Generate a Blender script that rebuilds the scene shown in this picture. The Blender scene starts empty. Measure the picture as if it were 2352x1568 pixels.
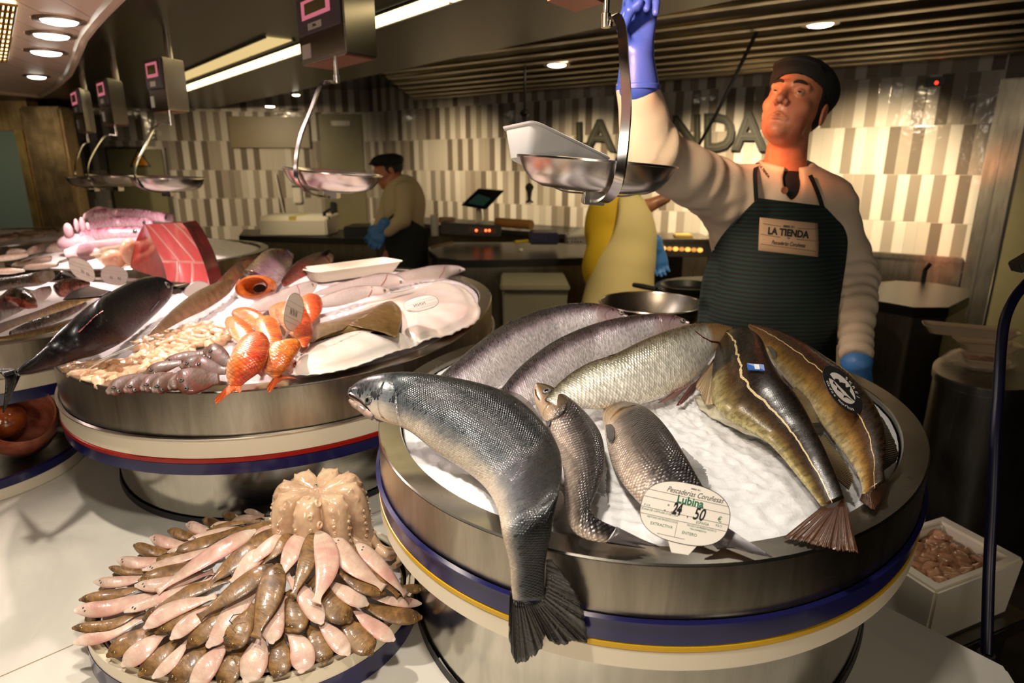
import bpy, bmesh, math, random
import numpy as np
from mathutils import Vector, Matrix, Euler, noise
PI = math.pi
C = bpy.context.scene.collection
rnd = random.Random(7)
F = 1450.0; PITCH = math.radians(15.75); CAMZ = 1.5
CP, SP = math.cos(PITCH), math.sin(PITCH)

# ---------- photo pixel <-> world (camera at 0,0,CAMZ looking +Y, pitched down) ----------
def ray(px, py):
    x = (px-1176)/F; y = -(py-784)/F
    return np.array([x, CP+y*SP, -SP+y*CP])
def PZ(px, py, z):
    d = ray(px, py); return np.array([0, 0, CAMZ])+d*((z-CAMZ)/d[2])
def PD(px, py, c):
    return np.array([0, 0, CAMZ])+ray(px, py)*c
def PY(px, py, Y):
    d = ray(px, py); return np.array([0, 0, CAMZ])+d*(Y/d[1])
def PPL(px, py, p0, n):
    d = ray(px, py); o = np.array([0, 0, CAMZ]); k = d@n
    return o+d*(((p0-o)@n)/k)
def proj(p):
    q = np.asarray(p, float)-np.array([0, 0, CAMZ])
    c = q[..., 1]*CP-q[..., 2]*SP
    u = q[..., 1]*SP+q[..., 2]*CP
    return np.stack([1176+F*q[..., 0]/c, 784-F*u/c], -1)
def crop(ox, oy, s):
    def f(*pts): return [(ox+a/s, oy+b/s) for a, b in pts]
    return f
K5 = crop(780, 650, 2.6133); K6 = crop(1400, 650, 2.4132); K3 = crop(400, 550, 3.136); K2 = crop(0, 450, 3.1357)
K4 = crop(100, 1050, 2.6133); KA = crop(840, 950, 2.5367); K1 = crop(0, 0, 2.6133); K7 = crop(1400, 0, 2.6129); K8 = crop(800, 250, 2.6133)
KG = crop(0, 400, 4.3556); KH = crop(830, 0, 3.7935)

# ---------- objects ----------
def V3(p): return Vector([float(q) for q in p])
def mesh(name, vs, fs, mat=None, smooth=True, uvs=None, mats=None, fmat=None):
    me = bpy.data.meshes.new(name)
    me.from_pydata([tuple(float(q) for q in v) for v in vs], [], [tuple(int(i) for i in f) for f in fs])
    for m in (mats or ([mat] if mat else [])): me.materials.append(m)
    if fmat is not None: me.polygons.foreach_set('material_index', np.asarray(fmat, dtype=np.int32))
    if smooth: me.polygons.foreach_set('use_smooth', np.ones(len(me.polygons), dtype=bool))
    if uvs:
        li = np.zeros(len(me.loops), dtype=np.int32); me.loops.foreach_get('vertex_index', li)
        for k, uv in uvs.items():
            l = me.uv_layers.new(name=k)
            l.data.foreach_set('uv', np.asarray(uv, dtype=np.float32)[li].ravel())
    me.update()
    return me
def tag(o, label=None, cat=None, group=None, kind=None):
    if label: o['label'] = label
    if cat: o['category'] = cat
    if group: o['group'] = group
    if kind: o['kind'] = kind
    return o
def link(o, parent=None):
    C.objects.link(o)
    if parent is not None:
        o.parent = parent
        M = Matrix.Identity(4); q = parent
        M = Matrix.Translation(worldloc(parent))
        o.matrix_parent_inverse = M.inverted()
    return o
def worldloc(p):
    return Vector(p.get('_w', (0, 0, 0)))
def obj(name, me, parent=None, *a, **k):
    if isinstance(me, MB): me = me.me(name, *a)
    o = bpy.data.objects.new(name, me)
    return link(o, parent)
def thing(name, label, cat, loc=(0, 0, 0), group=None):
    o = bpy.data.objects.new(name, None); C.objects.link(o)
    o.location = V3(loc); o['_w'] = [float(q) for q in loc]; o.empty_display_size = .02
    tag(o, label, cat, group)
    return o
def struct(name, me):
    o = obj(name, me); o['kind'] = 'structure'; return o
def copy_tree(o, parent=None, loc=None, rot=None, scale=None):
    c = o.copy(); C.objects.link(c)
    if parent is not None: c.parent = parent
    if loc is not None: c.location = V3(loc)
    if rot is not None: c.rotation_euler = rot
    if scale is not None: c.scale = scale
    for ch in list(o.children): copy_tree(ch, c)
    return c

class MB:
    """collects shapes into one mesh"""
    def __init__(s): s.v = []; s.f = []; s.m = []; s.cur = 0
    def mat(s, i): s.cur = i; return s
    def add(s, vs, fs):
        b = len(s.v); s.v += [tuple(float(q) for q in v) for v in vs]
        s.f += [tuple(b+i for i in f) for f in fs]; s.m += [s.cur]*len(fs); return s
    def box(s, lo, hi, M=None):
        x0, y0, z0 = lo; x1, y1, z1 = hi
        vs = [(x, y, z) for z in (z0, z1) for y in (y0, y1) for x in (x0, x1)]
        if M is not None: vs = [M @ Vector(v) for v in vs]
        return s.add(vs, [(0, 2, 3, 1), (4, 5, 7, 6), (0, 1, 5, 4), (2, 6, 7, 3), (0, 4, 6, 2), (1, 3, 7, 5)])
    def tube(s, pts, r, seg=12, cap=True, ry=None, up=None):
        pts = [V3(p) for p in pts]; n = len(pts)
        rs = r if isinstance(r, (list, tuple, np.ndarray)) else [r]*n
        vs = []; fs = []; prev = None
        for i, p in enumerate(pts):
            t = (pts[min(i+1, n-1)]-pts[max(i-1, 0)]).normalized()
            if up is not None: a = Vector(up)
            elif prev is None: a = Vector((0, 0, 1)) if abs(t.z) < .9 else Vector((1, 0, 0))
            else: a = prev
            b = t.cross(a); b = b.normalized() if b.length > 1e-6 else Vector((1, 0, 0)); a = b.cross(t).normalized(); prev = a
            k = ry if ry is not None else 1
            for j in range(seg):
                q = 2*PI*j/seg
                vs.append(p+b*math.cos(q)*rs[i]+a*math.sin(q)*rs[i]*k)
        for i in range(n-1):
            for j in range(seg):
                k2 = (j+1) % seg
                fs.append((i*seg+j, i*seg+k2, (i+1)*seg+k2, (i+1)*seg+j))
        if cap:
            fs.append(tuple(range(seg-1, -1, -1))); fs.append(tuple((n-1)*seg+j for j in range(seg)))
        return s.add(vs, fs)
    def lathe(s, prof, c=(0, 0, 0), seg=40, M=None, sx=1, sy=1):
        vs = []; fs = []; n = len(prof)
        for j in range(seg):
            q = 2*PI*j/seg
            for r, z in prof: 
                v = Vector((r*math.cos(q)*sx, r*math.sin(q)*sy, z))
                v = M @ v if M is not None else v+Vector(c)
                vs.append(v)
        for j in range(seg):
            k = (j+1) % seg
            for i in range(n-1):
                fs.append((j*n+i, k*n+i, k*n+i+1, j*n+i+1))
        return s.add(vs, fs)
    def ball(s, c, r, seg=16, rings=10, M=None):
        if not hasattr(r, '__len__'): r = (r, r, r)
        vs = []; fs = []
        for i in range(rings+1):
            a = PI*i/rings
            for j in range(seg):
                q = 2*PI*j/seg
                v = Vector((r[0]*math.sin(a)*math.cos(q), r[1]*math.sin(a)*math.sin(q), r[2]*math.cos(a)))
                if M is not None: v = M @ v
                vs.append(v+V3(c))
        for i in range(rings):
            for j in range(seg):
                k = (j+1) % seg
                fs.append((i*seg+j, (i+1)*seg+j, (i+1)*seg+k, i*seg+k))
        return s.add(vs, fs)
    def prism(s, poly, ext):
        """poly: 3D points (planar), ext: vector"""
        n = len(poly); e = V3(ext); P = [V3(p) for p in poly]
        vs = P+[p+e for p in P]
        fs = [tuple(range(n-1, -1, -1)), tuple(range(n, 2*n))]+[(i, (i+1) % n, n+(i+1) % n, n+i) for i in range(n)]
        return s.add(vs, fs)
    def me(s, name, mat=None, smooth=False, mats=None, bevel=0):
        m = mesh(name, s.v, s.f, mat, smooth, mats=mats, fmat=s.m if mats else None)
        if bevel or smooth == 'auto':
            bm = bmesh.new(); bm.from_mesh(m)
            bmesh.ops.remove_doubles(bm, verts=bm.verts, dist=1e-6)
            if bevel:
                es = [e for e in bm.edges if len(e.link_faces) == 2 and e.calc_face_angle(0) > .5]
                bmesh.ops.bevel(bm, geom=es, offset=bevel, segments=2, affect='EDGES', clamp_overlap=True)
            bmesh.ops.recalc_face_normals(bm, faces=bm.faces)
            for f in bm.faces: f.smooth = True
            bm.to_mesh(m); bm.free()
            m.set_sharp_from_angle(angle=.6)
        return m

def crspl(P, n, closed=False):
    """Catmull-Rom through rows of P, n samples"""
    P = np.asarray(P, float); m = len(P)
    if closed:
        t = np.linspace(0, m, n, endpoint=False)
    else:
        P = np.vstack([2*P[0]-P[1], P, 2*P[-1]-P[-2]]); t = np.linspace(0, m-1, n)
    i = np.floor(t).astype(int)
    if not closed: i = np.minimum(i, m-2)
    u = (t-i)[:, None]
    g = (lambda k: P[(i+k-1) % m]) if closed else (lambda k: P[i+k])
    p0, p1, p2, p3 = g(0), g(1), g(2), g(3)
    return .5*((2*p1)+(-p0+p2)*u+(2*p0-5*p1+4*p2-p3)*u**2+(-p0+3*p1-3*p2+p3)*u**3)
def resamp(P, n):
    """dense spline resampled to equal arc length"""
    Q = crspl(P, 400) if len(P) > 2 else np.asarray([np.asarray(P[0], float)*(1-t)+np.asarray(P[1], float)*t for t in np.linspace(0, 1, 50)])
    d = np.r_[0, np.cumsum(np.linalg.norm(np.diff(Q, axis=0), axis=1))]
    t = np.linspace(0, d[-1], n)
    return np.stack([np.interp(t, d, Q[:, k]) for k in range(Q.shape[1])], 1)
def fbm(p, sc=1, o=4):
    return noise.fractal(Vector(p)*sc, 1.0, 2.0, o)

# ---------- signed distance sculpting (numpy) + surface nets ----------
def sd_ell(P, c, r, R=None):
    q = P-np.asarray(c)
    if R is not None: q = q@np.asarray(R)
    r = np.asarray(r, float); k0 = np.linalg.norm(q/r, axis=-1); k1 = np.linalg.norm(q/(r*r), axis=-1)
    return k0*(k0-1)/np.maximum(k1, 1e-9)
def sd_cap(P, a, b, ra, rb):
    a = np.asarray(a, float); b = np.asarray(b, float); ab = b-a
    t = np.clip(((P-a)@ab)/max(ab@ab, 1e-12), 0, 1)
    return np.linalg.norm(P-a-t[..., None]*ab, axis=-1)-(ra+(rb-ra)*t)
def sd_box(P, c, h, r=0, R=None):
    q = P-np.asarray(c)
    if R is not None: q = q@np.asarray(R)
    q = np.abs(q)-(np.asarray(h)-r)
    return np.linalg.norm(np.maximum(q, 0), axis=-1)+np.minimum(q.max(-1), 0)-r
def smin(a, b, k):
    h = np.clip(.5+.5*(b-a)/k, 0, 1); return b*(1-h)+a*h-k*h*(1-h)
def smax(a, b, k): return -smin(-a, -b, k)
def sdf_mesh(fn, lo, hi, h):
    lo = np.asarray(lo, float); hi = np.asarray(hi, float)
    n = np.ceil((hi-lo)/h).astype(int)+1
    ax = [lo[i]+h*np.arange(n[i]) for i in range(3)]
    D = np.empty(n, np.float32)
    for i0 in range(0, n[0], 16):
        G = np.stack(np.meshgrid(ax[0][i0:i0+16], ax[1], ax[2], indexing='ij'), -1)
        D[i0:i0+16] = fn(G)
    S = D < 0
    # cells
    c = np.zeros(n-1, np.int8)
    for dx in (0, 1):
        for dy in (0, 1):
            for dz in (0, 1):
                c += S[dx:n[0]-1+dx, dy:n[1]-1+dy, dz:n[2]-1+dz]
    act = (c > 0) & (c < 8)
    idx = -np.ones(n-1, np.int64); ii = np.argwhere(act); idx[act] = np.arange(len(ii))
    acc = np.zeros((len(ii), 3)); cnt = np.zeros(len(ii))
    cor = [(x, y, z) for x in (0, 1) for y in (0, 1) for z in (0, 1)]
    for a in cor:
        for k in range(3):
            if a[k] == 0:
                b = list(a); b[k] = 1
                ia = ii+np.array(a); ib = ii+np.array(b)
                da = D[ia[:, 0], ia[:, 1], ia[:, 2]]; db = D[ib[:, 0], ib[:, 1], ib[:, 2]]
                m = (da < 0) != (db < 0)
                t = np.where(m, da/np.where(m, da-db, 1), 0)
                p = np.array(a)[None]+t[:, None]*(np.array(b)-np.array(a))[None]
                acc[m] += p[m]; cnt[m] += 1
    vs = lo+h*(ii+acc/cnt[:, None])
    fs = []
    for k in range(3):
        u, v = (k+1) % 3, (k+2) % 3
        sl0 = [slice(None)]*3; sl1 = [slice(None)]*3; sl0[k] = slice(0, -1); sl1[k] = slice(1, None)
        A = S[tuple(sl0)]; B = S[tuple(sl1)]
        e = np.argwhere(A != B)
        e = e[(e[:, u] > 0) & (e[:, v] > 0) & (e[:, u] < n[u]-1) & (e[:, v] < n[v]-1)]
        if len(e) == 0: continue
        inside = A[e[:, 0], e[:, 1], e[:, 2]]
        q = []
        for du, dv in ((1, 1), (0, 1), (0, 0), (1, 0)):
            w = e.copy(); w[:, u] -= du; w[:, v] -= dv
            q.append(idx[w[:, 0], w[:, 1], w[:, 2]])
        q = np.stack(q, 1)
        q[~inside] = q[~inside][:, ::-1]
        fs.append(q)
    return vs, np.vstack(fs)
# ---------- materials ----------
def srgb(r, g, b):
    f = lambda c: (c/255/12.92 if c/255 <= .04045 else ((c/255+.055)/1.055)**2.4)
    return (f(r), f(g), f(b), 1)
class NT:
    def __init__(s, name):
        s.m = bpy.data.materials.new(name); s.m.use_nodes = True; s.t = s.m.node_tree
        s.b = next(n for n in s.t.nodes if n.type == 'BSDF_PRINCIPLED')
    def n(s, typ, **k):
        o = s.t.nodes.new(typ)
        for a, v in k.items():
            if a.startswith('i_'): 
                key = a[2:]; key = int(key) if key.isdigit() else key.replace('_', ' ')
                s.set(o.inputs[key], v)
            else: setattr(o, a, v)
        return o
    def set(s, sock, v):
        if isinstance(v, bpy.types.NodeSocket): s.t.links.new(v, sock)
        elif isinstance(v, bpy.types.Node): s.t.links.new(v.outputs[0], sock)
        else: sock.default_value = v
    def p(s, **k):
        for a, v in k.items(): s.set(s.b.inputs[a.replace('_', ' ')], v)
        return s
    def math(s, op, a, b=0.0, c=None, clamp=False):
        o = s.t.nodes.new('ShaderNodeMath'); o.operation = op; o.use_clamp = clamp
        s.set(o.inputs[0], a); s.set(o.inputs[1], b)
        if c is not None: s.set(o.inputs[2], c)
        return o.outputs[0]
    def mix(s, f, a, b, blend='MIX'):
        o = s.t.nodes.new('ShaderNodeMix'); o.data_type = 'RGBA'; o.blend_type = blend
        s.set(o.inputs[0], f); s.set(o.inputs[6], a); s.set(o.inputs[7], b); return o.outputs[2]
    def ramp(s, f, stops, interp='LINEAR'):
        o = s.t.nodes.new('ShaderNodeValToRGB'); o.color_ramp.interpolation = interp
        e = o.color_ramp.elements
        while len(e) > 1: e.remove(e[-1])
        e[0].position = stops[0][0]; e[0].color = stops[0][1] if hasattr(stops[0][1], '__len__') else (stops[0][1],)*3+(1,)
        for p_, c_ in stops[1:]:
            q = e.new(p_); q.color = c_ if hasattr(c_, '__len__') else (c_,)*3+(1,)
        s.set(o.inputs[0], f); return o.outputs[0]
    def coord(s, kind='Object', scale=(1, 1, 1), rot=(0, 0, 0), uv=None, loc=(0, 0, 0)):
        if uv: src = s.n('ShaderNodeUVMap', uv_map=uv).outputs[0]
        else: src = s.n('ShaderNodeTexCoord').outputs[kind]
        m = s.t.nodes.new('ShaderNodeMapping'); s.set(m.inputs[0], src)
        m.inputs['Scale'].default_value = scale; m.inputs['Rotation'].default_value = rot; m.inputs['Location'].default_value = loc
        return m.outputs[0]
    def noise(s, vec, scale, detail=3, rough=.5, out='Fac', dist=0):
        o = s.n('ShaderNodeTexNoise', i_Scale=scale, i_Detail=detail, i_Roughness=rough, i_Distortion=dist); s.set(o.inputs['Vector'], vec); return o.outputs[out]
    def vor(s, vec, scale, rand=1, out='Distance', feature='F1'):
        o = s.n('ShaderNodeTexVoronoi', feature=feature, i_Scale=scale, i_Randomness=rand); s.set(o.inputs['Vector'], vec); return o.outputs[out]
    def wave(s, vec, scale, dist=0, bd='X', prof='SIN', detail=2, ds=1):
        o = s.n('ShaderNodeTexWave', wave_type='BANDS', bands_direction=bd, wave_profile=prof, i_Scale=scale, i_Distortion=dist, i_Detail=detail); o.inputs['Detail Scale'].default_value = ds
        s.set(o.inputs['Vector'], vec); return o.outputs['Fac']
    def bump(s, h, strength=.3, dist=.002):
        o = s.n('ShaderNodeBump', i_Strength=strength, i_Distance=dist); s.set(o.inputs['Height'], h)
        if s.b.inputs['Normal'].is_linked: s.set(o.inputs['Normal'], s.b.inputs['Normal'].links[0].from_socket)
        s.set(s.b.inputs['Normal'], o.outputs[0]); s.set(s.b.inputs['Coat Normal'], o.outputs[0]); return s
def simple(name, col, rough=.5, metal=0, spec=.5, bump=0, bscale=40, var=0, vscale=8, **k):
    t = NT(name); t.p(Roughness=rough, Metallic=metal, Base_Color=col); t.p(**{'Specular_IOR_Level': spec})
    v = t.coord()
    if var:
        c = t.noise(v, vscale, 4)
        t.p(Base_Color=t.mix(t.math('MULTIPLY', t.math('SUBTRACT', c, .35, clamp=True), 3*1.0, clamp=True), tuple(x*(1-var) for x in col[:3])+(1,), col))
    if bump: t.bump(t.noise(v, bscale, 4), bump, .002)
    for a, q in k.items(): t.p(**{a: q})
    return t.m
def emis(name, col, s):
    t = NT(name); t.p(Base_Color=(0, 0, 0, 1), Emission_Color=col, Emission_Strength=s); return t.m

def steel(name, base=(.47, .42, .34), rough=.28, streak=.5, axis='z', mottle=.65):
    t = NT(name)
    v = t.coord('Object', scale=(6, 6, .8) if axis == 'z' else (1, 1, 1))
    n1 = t.ramp(t.noise(v, 5, 7, .65, dist=.6), [(.34, 0.), (.66, 1.)]); v2 = t.coord('Object'); n2 = t.noise(v2, 5, 4)
    col = t.mix(t.math('MULTIPLY', n1, mottle), tuple(base)+(1,), tuple(x*.45 for x in base)+(1,))  # darker streaks follow the stretched noise
    t.p(Base_Color=col, Metallic=1.0, Roughness=t.math('ADD', t.math('MULTIPLY', n2, .25), rough-.1))
    vb = t.coord('Object', scale=(1, 1, 220) if axis == 'z' else (200, 3, 3))
    t.bump(t.noise(vb, 2.5, 2), .04, .001)
    return t.m
M = {}
M['steel'] = steel('brushed_steel')
M['steel_rim'] = steel('steel_rim', (.50, .47, .40), .22, axis='x', mottle=.5)
M['steel_mirror'] = steel('polished_steel', (.60, .57, .50), .13, mottle=.35)
M['steel_dark'] = steel('steel_dark', (.26, .25, .22), .35, mottle=.5)
M['chrome'] = simple('chrome', (.86, .82, .78, 1), .20, 1)
M['pan_steel'] = simple('pan_steel', (.66, .60, .56, 1), .24, 1, bump=.03, bscale=25)
M['black'] = simple('black_plastic', (.012, .012, .012, 1), .35)
M['black_top'] = simple('black_worktop', (.012, .011, .010, 1), .34, bump=.02)
M['cream_band'] = simple('cream_band', srgb(226, 214, 190), .3)
M['navy_band'] = simple('navy_band', srgb(28, 28, 78), .16, spec=.6)
M['red_band'] = simple('red_band', srgb(150, 22, 16), .25)
M['yellow_band'] = simple('yellow_band', srgb(205, 160, 15), .3)
M['white_plastic'] = simple('white_plastic', srgb(225, 220, 208), .4)
M['foam'] = simple('white_foam', srgb(235, 226, 205), .6, bump=.1, bscale=120)
M['rubber'] = simple('rubber', (.02, .02, .022, 1), .5)
def marble():
    t = NT('white_marble'); v = t.coord()
    n = t.noise(v, 1.1, 6, .55, dist=.9); r = t.ramp(n, [(.40, srgb(222, 217, 204)), (.5, srgb(204, 200, 188)), (.58, srgb(222, 217, 204))])
    g = t.noise(v, 1.3, 4)
    # one joint between slabs
    sep = t.n('ShaderNodeSeparateXYZ'); t.set(sep.inputs[0], v)
    l = t.math('ABSOLUTE', t.math('ADD', t.math('SUBTRACT', sep.outputs[1], t.math('MULTIPLY', sep.outputs[0], .99)), -1.575))
    c = t.mix(t.math('LESS_THAN', l, .0022), t.mix(t.math('MULTIPLY', g, .2), r, srgb(196, 190, 174)), srgb(150, 138, 115))
    t.p(Base_Color=c, Roughness=.16); return t.m
M['marble'] = marble()
def ice(name, col=(.90, .895, .89, 1)):
    t = NT(name); v = t.coord()
    c2 = t.noise(v, 60, 6, .7); col1 = t.vor(v, 90, 1, 'Color')
    t.p(Base_Color=t.mix(t.math('MULTIPLY', t.noise(v, 9, 4), .45), col, tuple(x*.8 for x in col[:3])+(1,)), Roughness=t.math('ADD', .15, t.math('MULTIPLY', c2, .5)))
    t.p(**{'Subsurface_Weight': .35, 'Subsurface_Radius': (.02, .02, .02), 'Subsurface_Scale': .5, 'Specular_IOR_Level': .6, 'Coat_Weight': .3, 'Coat_Roughness': .1})
    t.bump(c2, .5, .006); t.bump(t.n('ShaderNodeRGBToBW', i_0=col1).outputs[0], .45, .004)
    return t.m
M['ice'] = ice('crushed_ice')
def tiles():
    """stacked vertical tiles in random creams and greys; UV in metres"""
    t = NT('wall_tiles'); tw, th = .066, .30
    uv = t.n('ShaderNodeUVMap', uv_map='uv').outputs[0]
    sep = t.n('ShaderNodeSeparateXYZ'); t.set(sep.inputs[0], uv)
    row = t.math('FLOOR', t.math('DIVIDE', t.math('SUBTRACT', sep.outputs[1], .23), th))
    rx = t.math('FRACT', t.math('DIVIDE', t.math('SUBTRACT', sep.outputs[1], .23), th))
    uo = t.math('ADD', t.math('DIVIDE', sep.outputs[0], tw), t.math('MULTIPLY', row, .37))
    col = t.math('FLOOR', uo); cx = t.math('FRACT', uo)
    cmb = t.n('ShaderNodeCombineXYZ'); t.set(cmb.inputs[0], col); t.set(cmb.inputs[1], row)
    wn = t.n('ShaderNodeTexWhiteNoise', noise_dimensions='2D'); t.set(wn.inputs['Vector'], cmb.outputs[0])
    par = t.math('MODULO', t.math('ABSOLUTE', col), 2)
    h = t.math('ADD', t.math('MULTIPLY', wn.outputs[0], .62), t.math('MULTIPLY', par, .38))
    c = t.ramp(h, [(0, srgb(208, 203, 192)), (.36, srgb(190, 184, 172)), (.5, srgb(158, 149, 136)), (.68, srgb(140, 131, 118)), (.86, srgb(112, 103, 92))], 'CONSTANT')
    gx = t.math('MINIMUM', cx, t.math('SUBTRACT', 1, cx)); gy = t.math('MINIMUM', rx, t.math('SUBTRACT', 1, rx))
    g = t.math('MINIMUM', t.math('MULTIPLY', gx, tw), t.math('MULTIPLY', gy, th))
    gr = t.math('LESS_THAN', g, .0013)
    t.p(Base_Color=t.mix(gr, c, srgb(168, 160, 146)), Roughness=t.math('ADD', .10, t.math('MULTIPLY', gr, .5)))
    t.bump(t.math('MINIMUM', g, .004), .5, .3)
    t.bump(t.noise(t.coord(), 14, 2), .10, .02)
    return t.m
M['tiles'] = tiles()
# ---------- camera ----------
cam = bpy.data.cameras.new('camera'); cam_o = bpy.data.objects.new('camera', cam); C.objects.link(cam_o)
cam_o.location = (0, 0, CAMZ); cam_o.rotation_euler = (PI/2-PITCH, 0, 0)
cam.sensor_width = 36; cam.lens = F/2352*36; cam.clip_end = 60; cam.clip_start = .02
cam.dof.use_dof = True; cam.dof.focus_distance = .95; cam.dof.aperture_fstop = 5.0
bpy.context.scene.camera = cam_o

# ---------- wall planes ----------
WA = np.array([-1.58, 7.25, 0]); WU = np.array([3.11, -2.25, 0]); WU = WU/np.linalg.norm(WU); WN = np.array([WU[1], -WU[0], 0])   # right wall; WN points to the room
if WN[1] > 0: WN = -WN
def WR(px, py, off=0): return PPL(px, py, WA+WN*off, WN)
def wall_s(p): return float((p-WA)@WU)
LU = np.array([-4.75+1.58, 6.9-7.25, 0]); LU = LU/np.linalg.norm(LU); LN = np.array([LU[1], -LU[0], 0])
if LN[1] > 0: LN = -LN
def WL(px, py, off=0): return PPL(px, py, WA+LN*off, LN)
ZT = 2.12
def wall_box(name, base, u, n, s0, s1, z0, z1, thick, mat, uvz=True):
    """panel standing on a wall plane: face at offset 0, body behind; UV metres on the face"""
    P = []
    for d in (0, -thick):
        for s, z in ((s0, z0), (s1, z0), (s1, z1), (s0, z1)):
            P.append(base+u*s+n*d+np.array([0, 0, z]))
    uv = [(s, z) for _ in range(2) for s, z in ((s0, z0), (s1, z0), (s1, z1), (s0, z1))]
    fs = [(0, 1, 2, 3), (7, 6, 5, 4), (0, 4, 5, 1), (1, 5, 6, 2), (2, 6, 7, 3), (3, 7, 4, 0)]
    return mesh(name, P, fs, mat, smooth=False, uvs={'uv': uv})
M['wall_paint'] = simple('wall_paint', srgb(96, 88, 66), .5)
M['door_green'] = simple('door_paint', srgb(120, 116, 84), .45, var=.1)
M['ceil_dark'] = simple('ceiling_dark', srgb(64, 56, 40), .22, metal=.6, var=.3, vscale=2)
M['floor'] = simple('floor_tile', srgb(60, 52, 42), .4, var=.3)
s_tile1 = wall_s(WR(2266, 396))
struct('wall_right', wall_box('wall_right', WA, WU, WN, 0, s_tile1, 0, 2.4, .12, M['tiles']))
struct('wall_far_right', wall_box('wall_far_right', WA-WN*.02, WU, WN, s_tile1, s_tile1+2.6, 0, 2.4, .12, M['wall_paint']))
struct('wall_left', wall_box('wall_left', WA, LU, LN, 0, 3.2, 0, 2.4, .12, M['tiles']))
struct('wall_far_left', wall_box('wall_far_left', WA+LU*3.2+LN*.05, LU, LN, 0, 3.0, 0, 2.4, .12, M['wall_paint']))
fb = MB().box((-8.6, -3.2, -.08), (8.4, 8.2, 0)); struct('floor', fb.me('floor', M['floor']))
# door on the right wall, with steel frame
def wbox(mb, base, u, n, s0, s1, z0, z1, d0, d1):
    P = []
    for d in (d0, d1):
        for s, z in ((s0, z0), (s1, z0), (s1, z1), (s0, z1)): P.append(base+u*s+n*d+np.array([0, 0, z]))
    mb.add(P, [(0, 1, 2, 3), (7, 6, 5, 4), (0, 4, 5, 1), (1, 5, 6, 2), (2, 6, 7, 3), (3, 7, 4, 0)]); return mb
M['frame_steel'] = steel('frame_steel', (.34, .31, .24), .35)
dz = WR(2310, 207)[2]; sd0 = wall_s(WR(2330, 400))
f = MB()
wbox(f, WA, WU, WN, s_tile1-.02, sd0, 0, dz+.06, -.01, .035)
wbox(f, WA, WU, WN, sd0, sd0+1.0, dz, dz+.06, -.01, .035)
wbox(f, WA, WU, WN, s_tile1+.03, s_tile1+.05, 0, dz+.03, .035, .05)
d1 = struct('door_1', f.me('door_frame', M['frame_steel'], bevel=.004))
lf = MB(); wbox(lf, WA, WU, WN, sd0+.012, sd0+1.0, .02, dz-.012, -.015, .012); obj('door_leaf', lf.me('door_leaf', M['door_green'], bevel=.003), d1)
lk = MB(); wbox(lk, WA, WU, WN, sd0+.0, sd0+.012, .02, dz, -.015, .018); obj('door_gap', lk.me('door_gap', M['black']), d1)
# left wall doors
def ls(px, py=400): return float((WL(px, py)-WA)@LU)
def lz(px, py): return WL(px, py)[2]
sA, sB = ls(838), ls(742); zt = lz(790, 262)
f = MB(); wbox(f, WA, LU, LN, sA, sB, 0, zt, -.005, .02); dd = struct('door_2', f.me('door_2', M['door_green'], bevel=.004))
f = MB(); wbox(f, WA, LU, LN, sA+.12, sA+.32, zt-.12, zt-.07, .02, .03); obj('door_sign', f.me('door_sign', M['steel_dark']), dd)
f = MB(); wbox(f, WA, LU, LN, sB-.12, sB-.06, .95, 1.09, .02, .06); obj('door_handle', f.me('door_handle', M['black'], bevel=.01), dd)
sA, sB = ls(712, 300), ls(530, 300)
f = MB(); wbox(f, WA, LU, LN, sA, sB, lz(620, 340), lz(620, 268), 0, .05)
tag(obj('wall_panel', f.me('wall_panel', simple('panel_brown', srgb(112, 98, 66), .4), bevel=.006)), 'plain brown panel box fixed high on the tiled back wall', 'panel')
# electrical cabinet with warning sign
sA, sB = ls(390, 400), ls(255, 400); za, zb = .55, lz(320, 337)
cb = thing('electrical_cabinet', 'olive grey wall cabinet carrying a yellow triangular warning sign', 'cabinet', WA+LU*(sA+sB)/2+np.array([0, 0, za]))
f = MB(); wbox(f, WA, LU, LN, sA, sB, za, zb, 0.002, .06); obj('body', f.me('body', M['steel_dark'], bevel=.006), cb)
f = MB(); wbox(f, WA, LU, LN, sA+.025, sB-.025, za+.02, zb-.025, .06, .072); obj('door', f.me('door', M['door_green'], bevel=.003), cb)
def wtri(cx, cy, r, off, t, k=1.0):
    c = WL(cx, cy, off)
    return [c+(LU*math.cos(a)+np.array([0, 0, 1])*math.sin(a))*r for a in (PI/2, PI/2+2*PI/3, PI/2+4*PI/3)]
w = MB().prism(wtri(321, 369, .125, .073, 0), V3(LN)*.003); sg = obj('warning_sign', w.me('warning_sign', M['black']), cb)
w = MB().prism(wtri(321, 369, .094, .077, 0), V3(LN)*.002); obj('sign_face', w.me('sign_face', simple('sign_yellow', srgb(215, 140, 10), .5)), sg)
w = MB(); c0 = WL(321, 369, .08)
Z3 = np.array([0, 0, 1.])
w.prism([c0+LU*a+Z3*b for a, b in ((-.008, .05), (.010, .05), (.003, .01), (.014, .01), (-.004, -.04), (.001, 0), (-.012, 0))], V3(LN)*.002)
obj('bolt_mark', w.me('bolt_mark', M['black']), sg)
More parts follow.
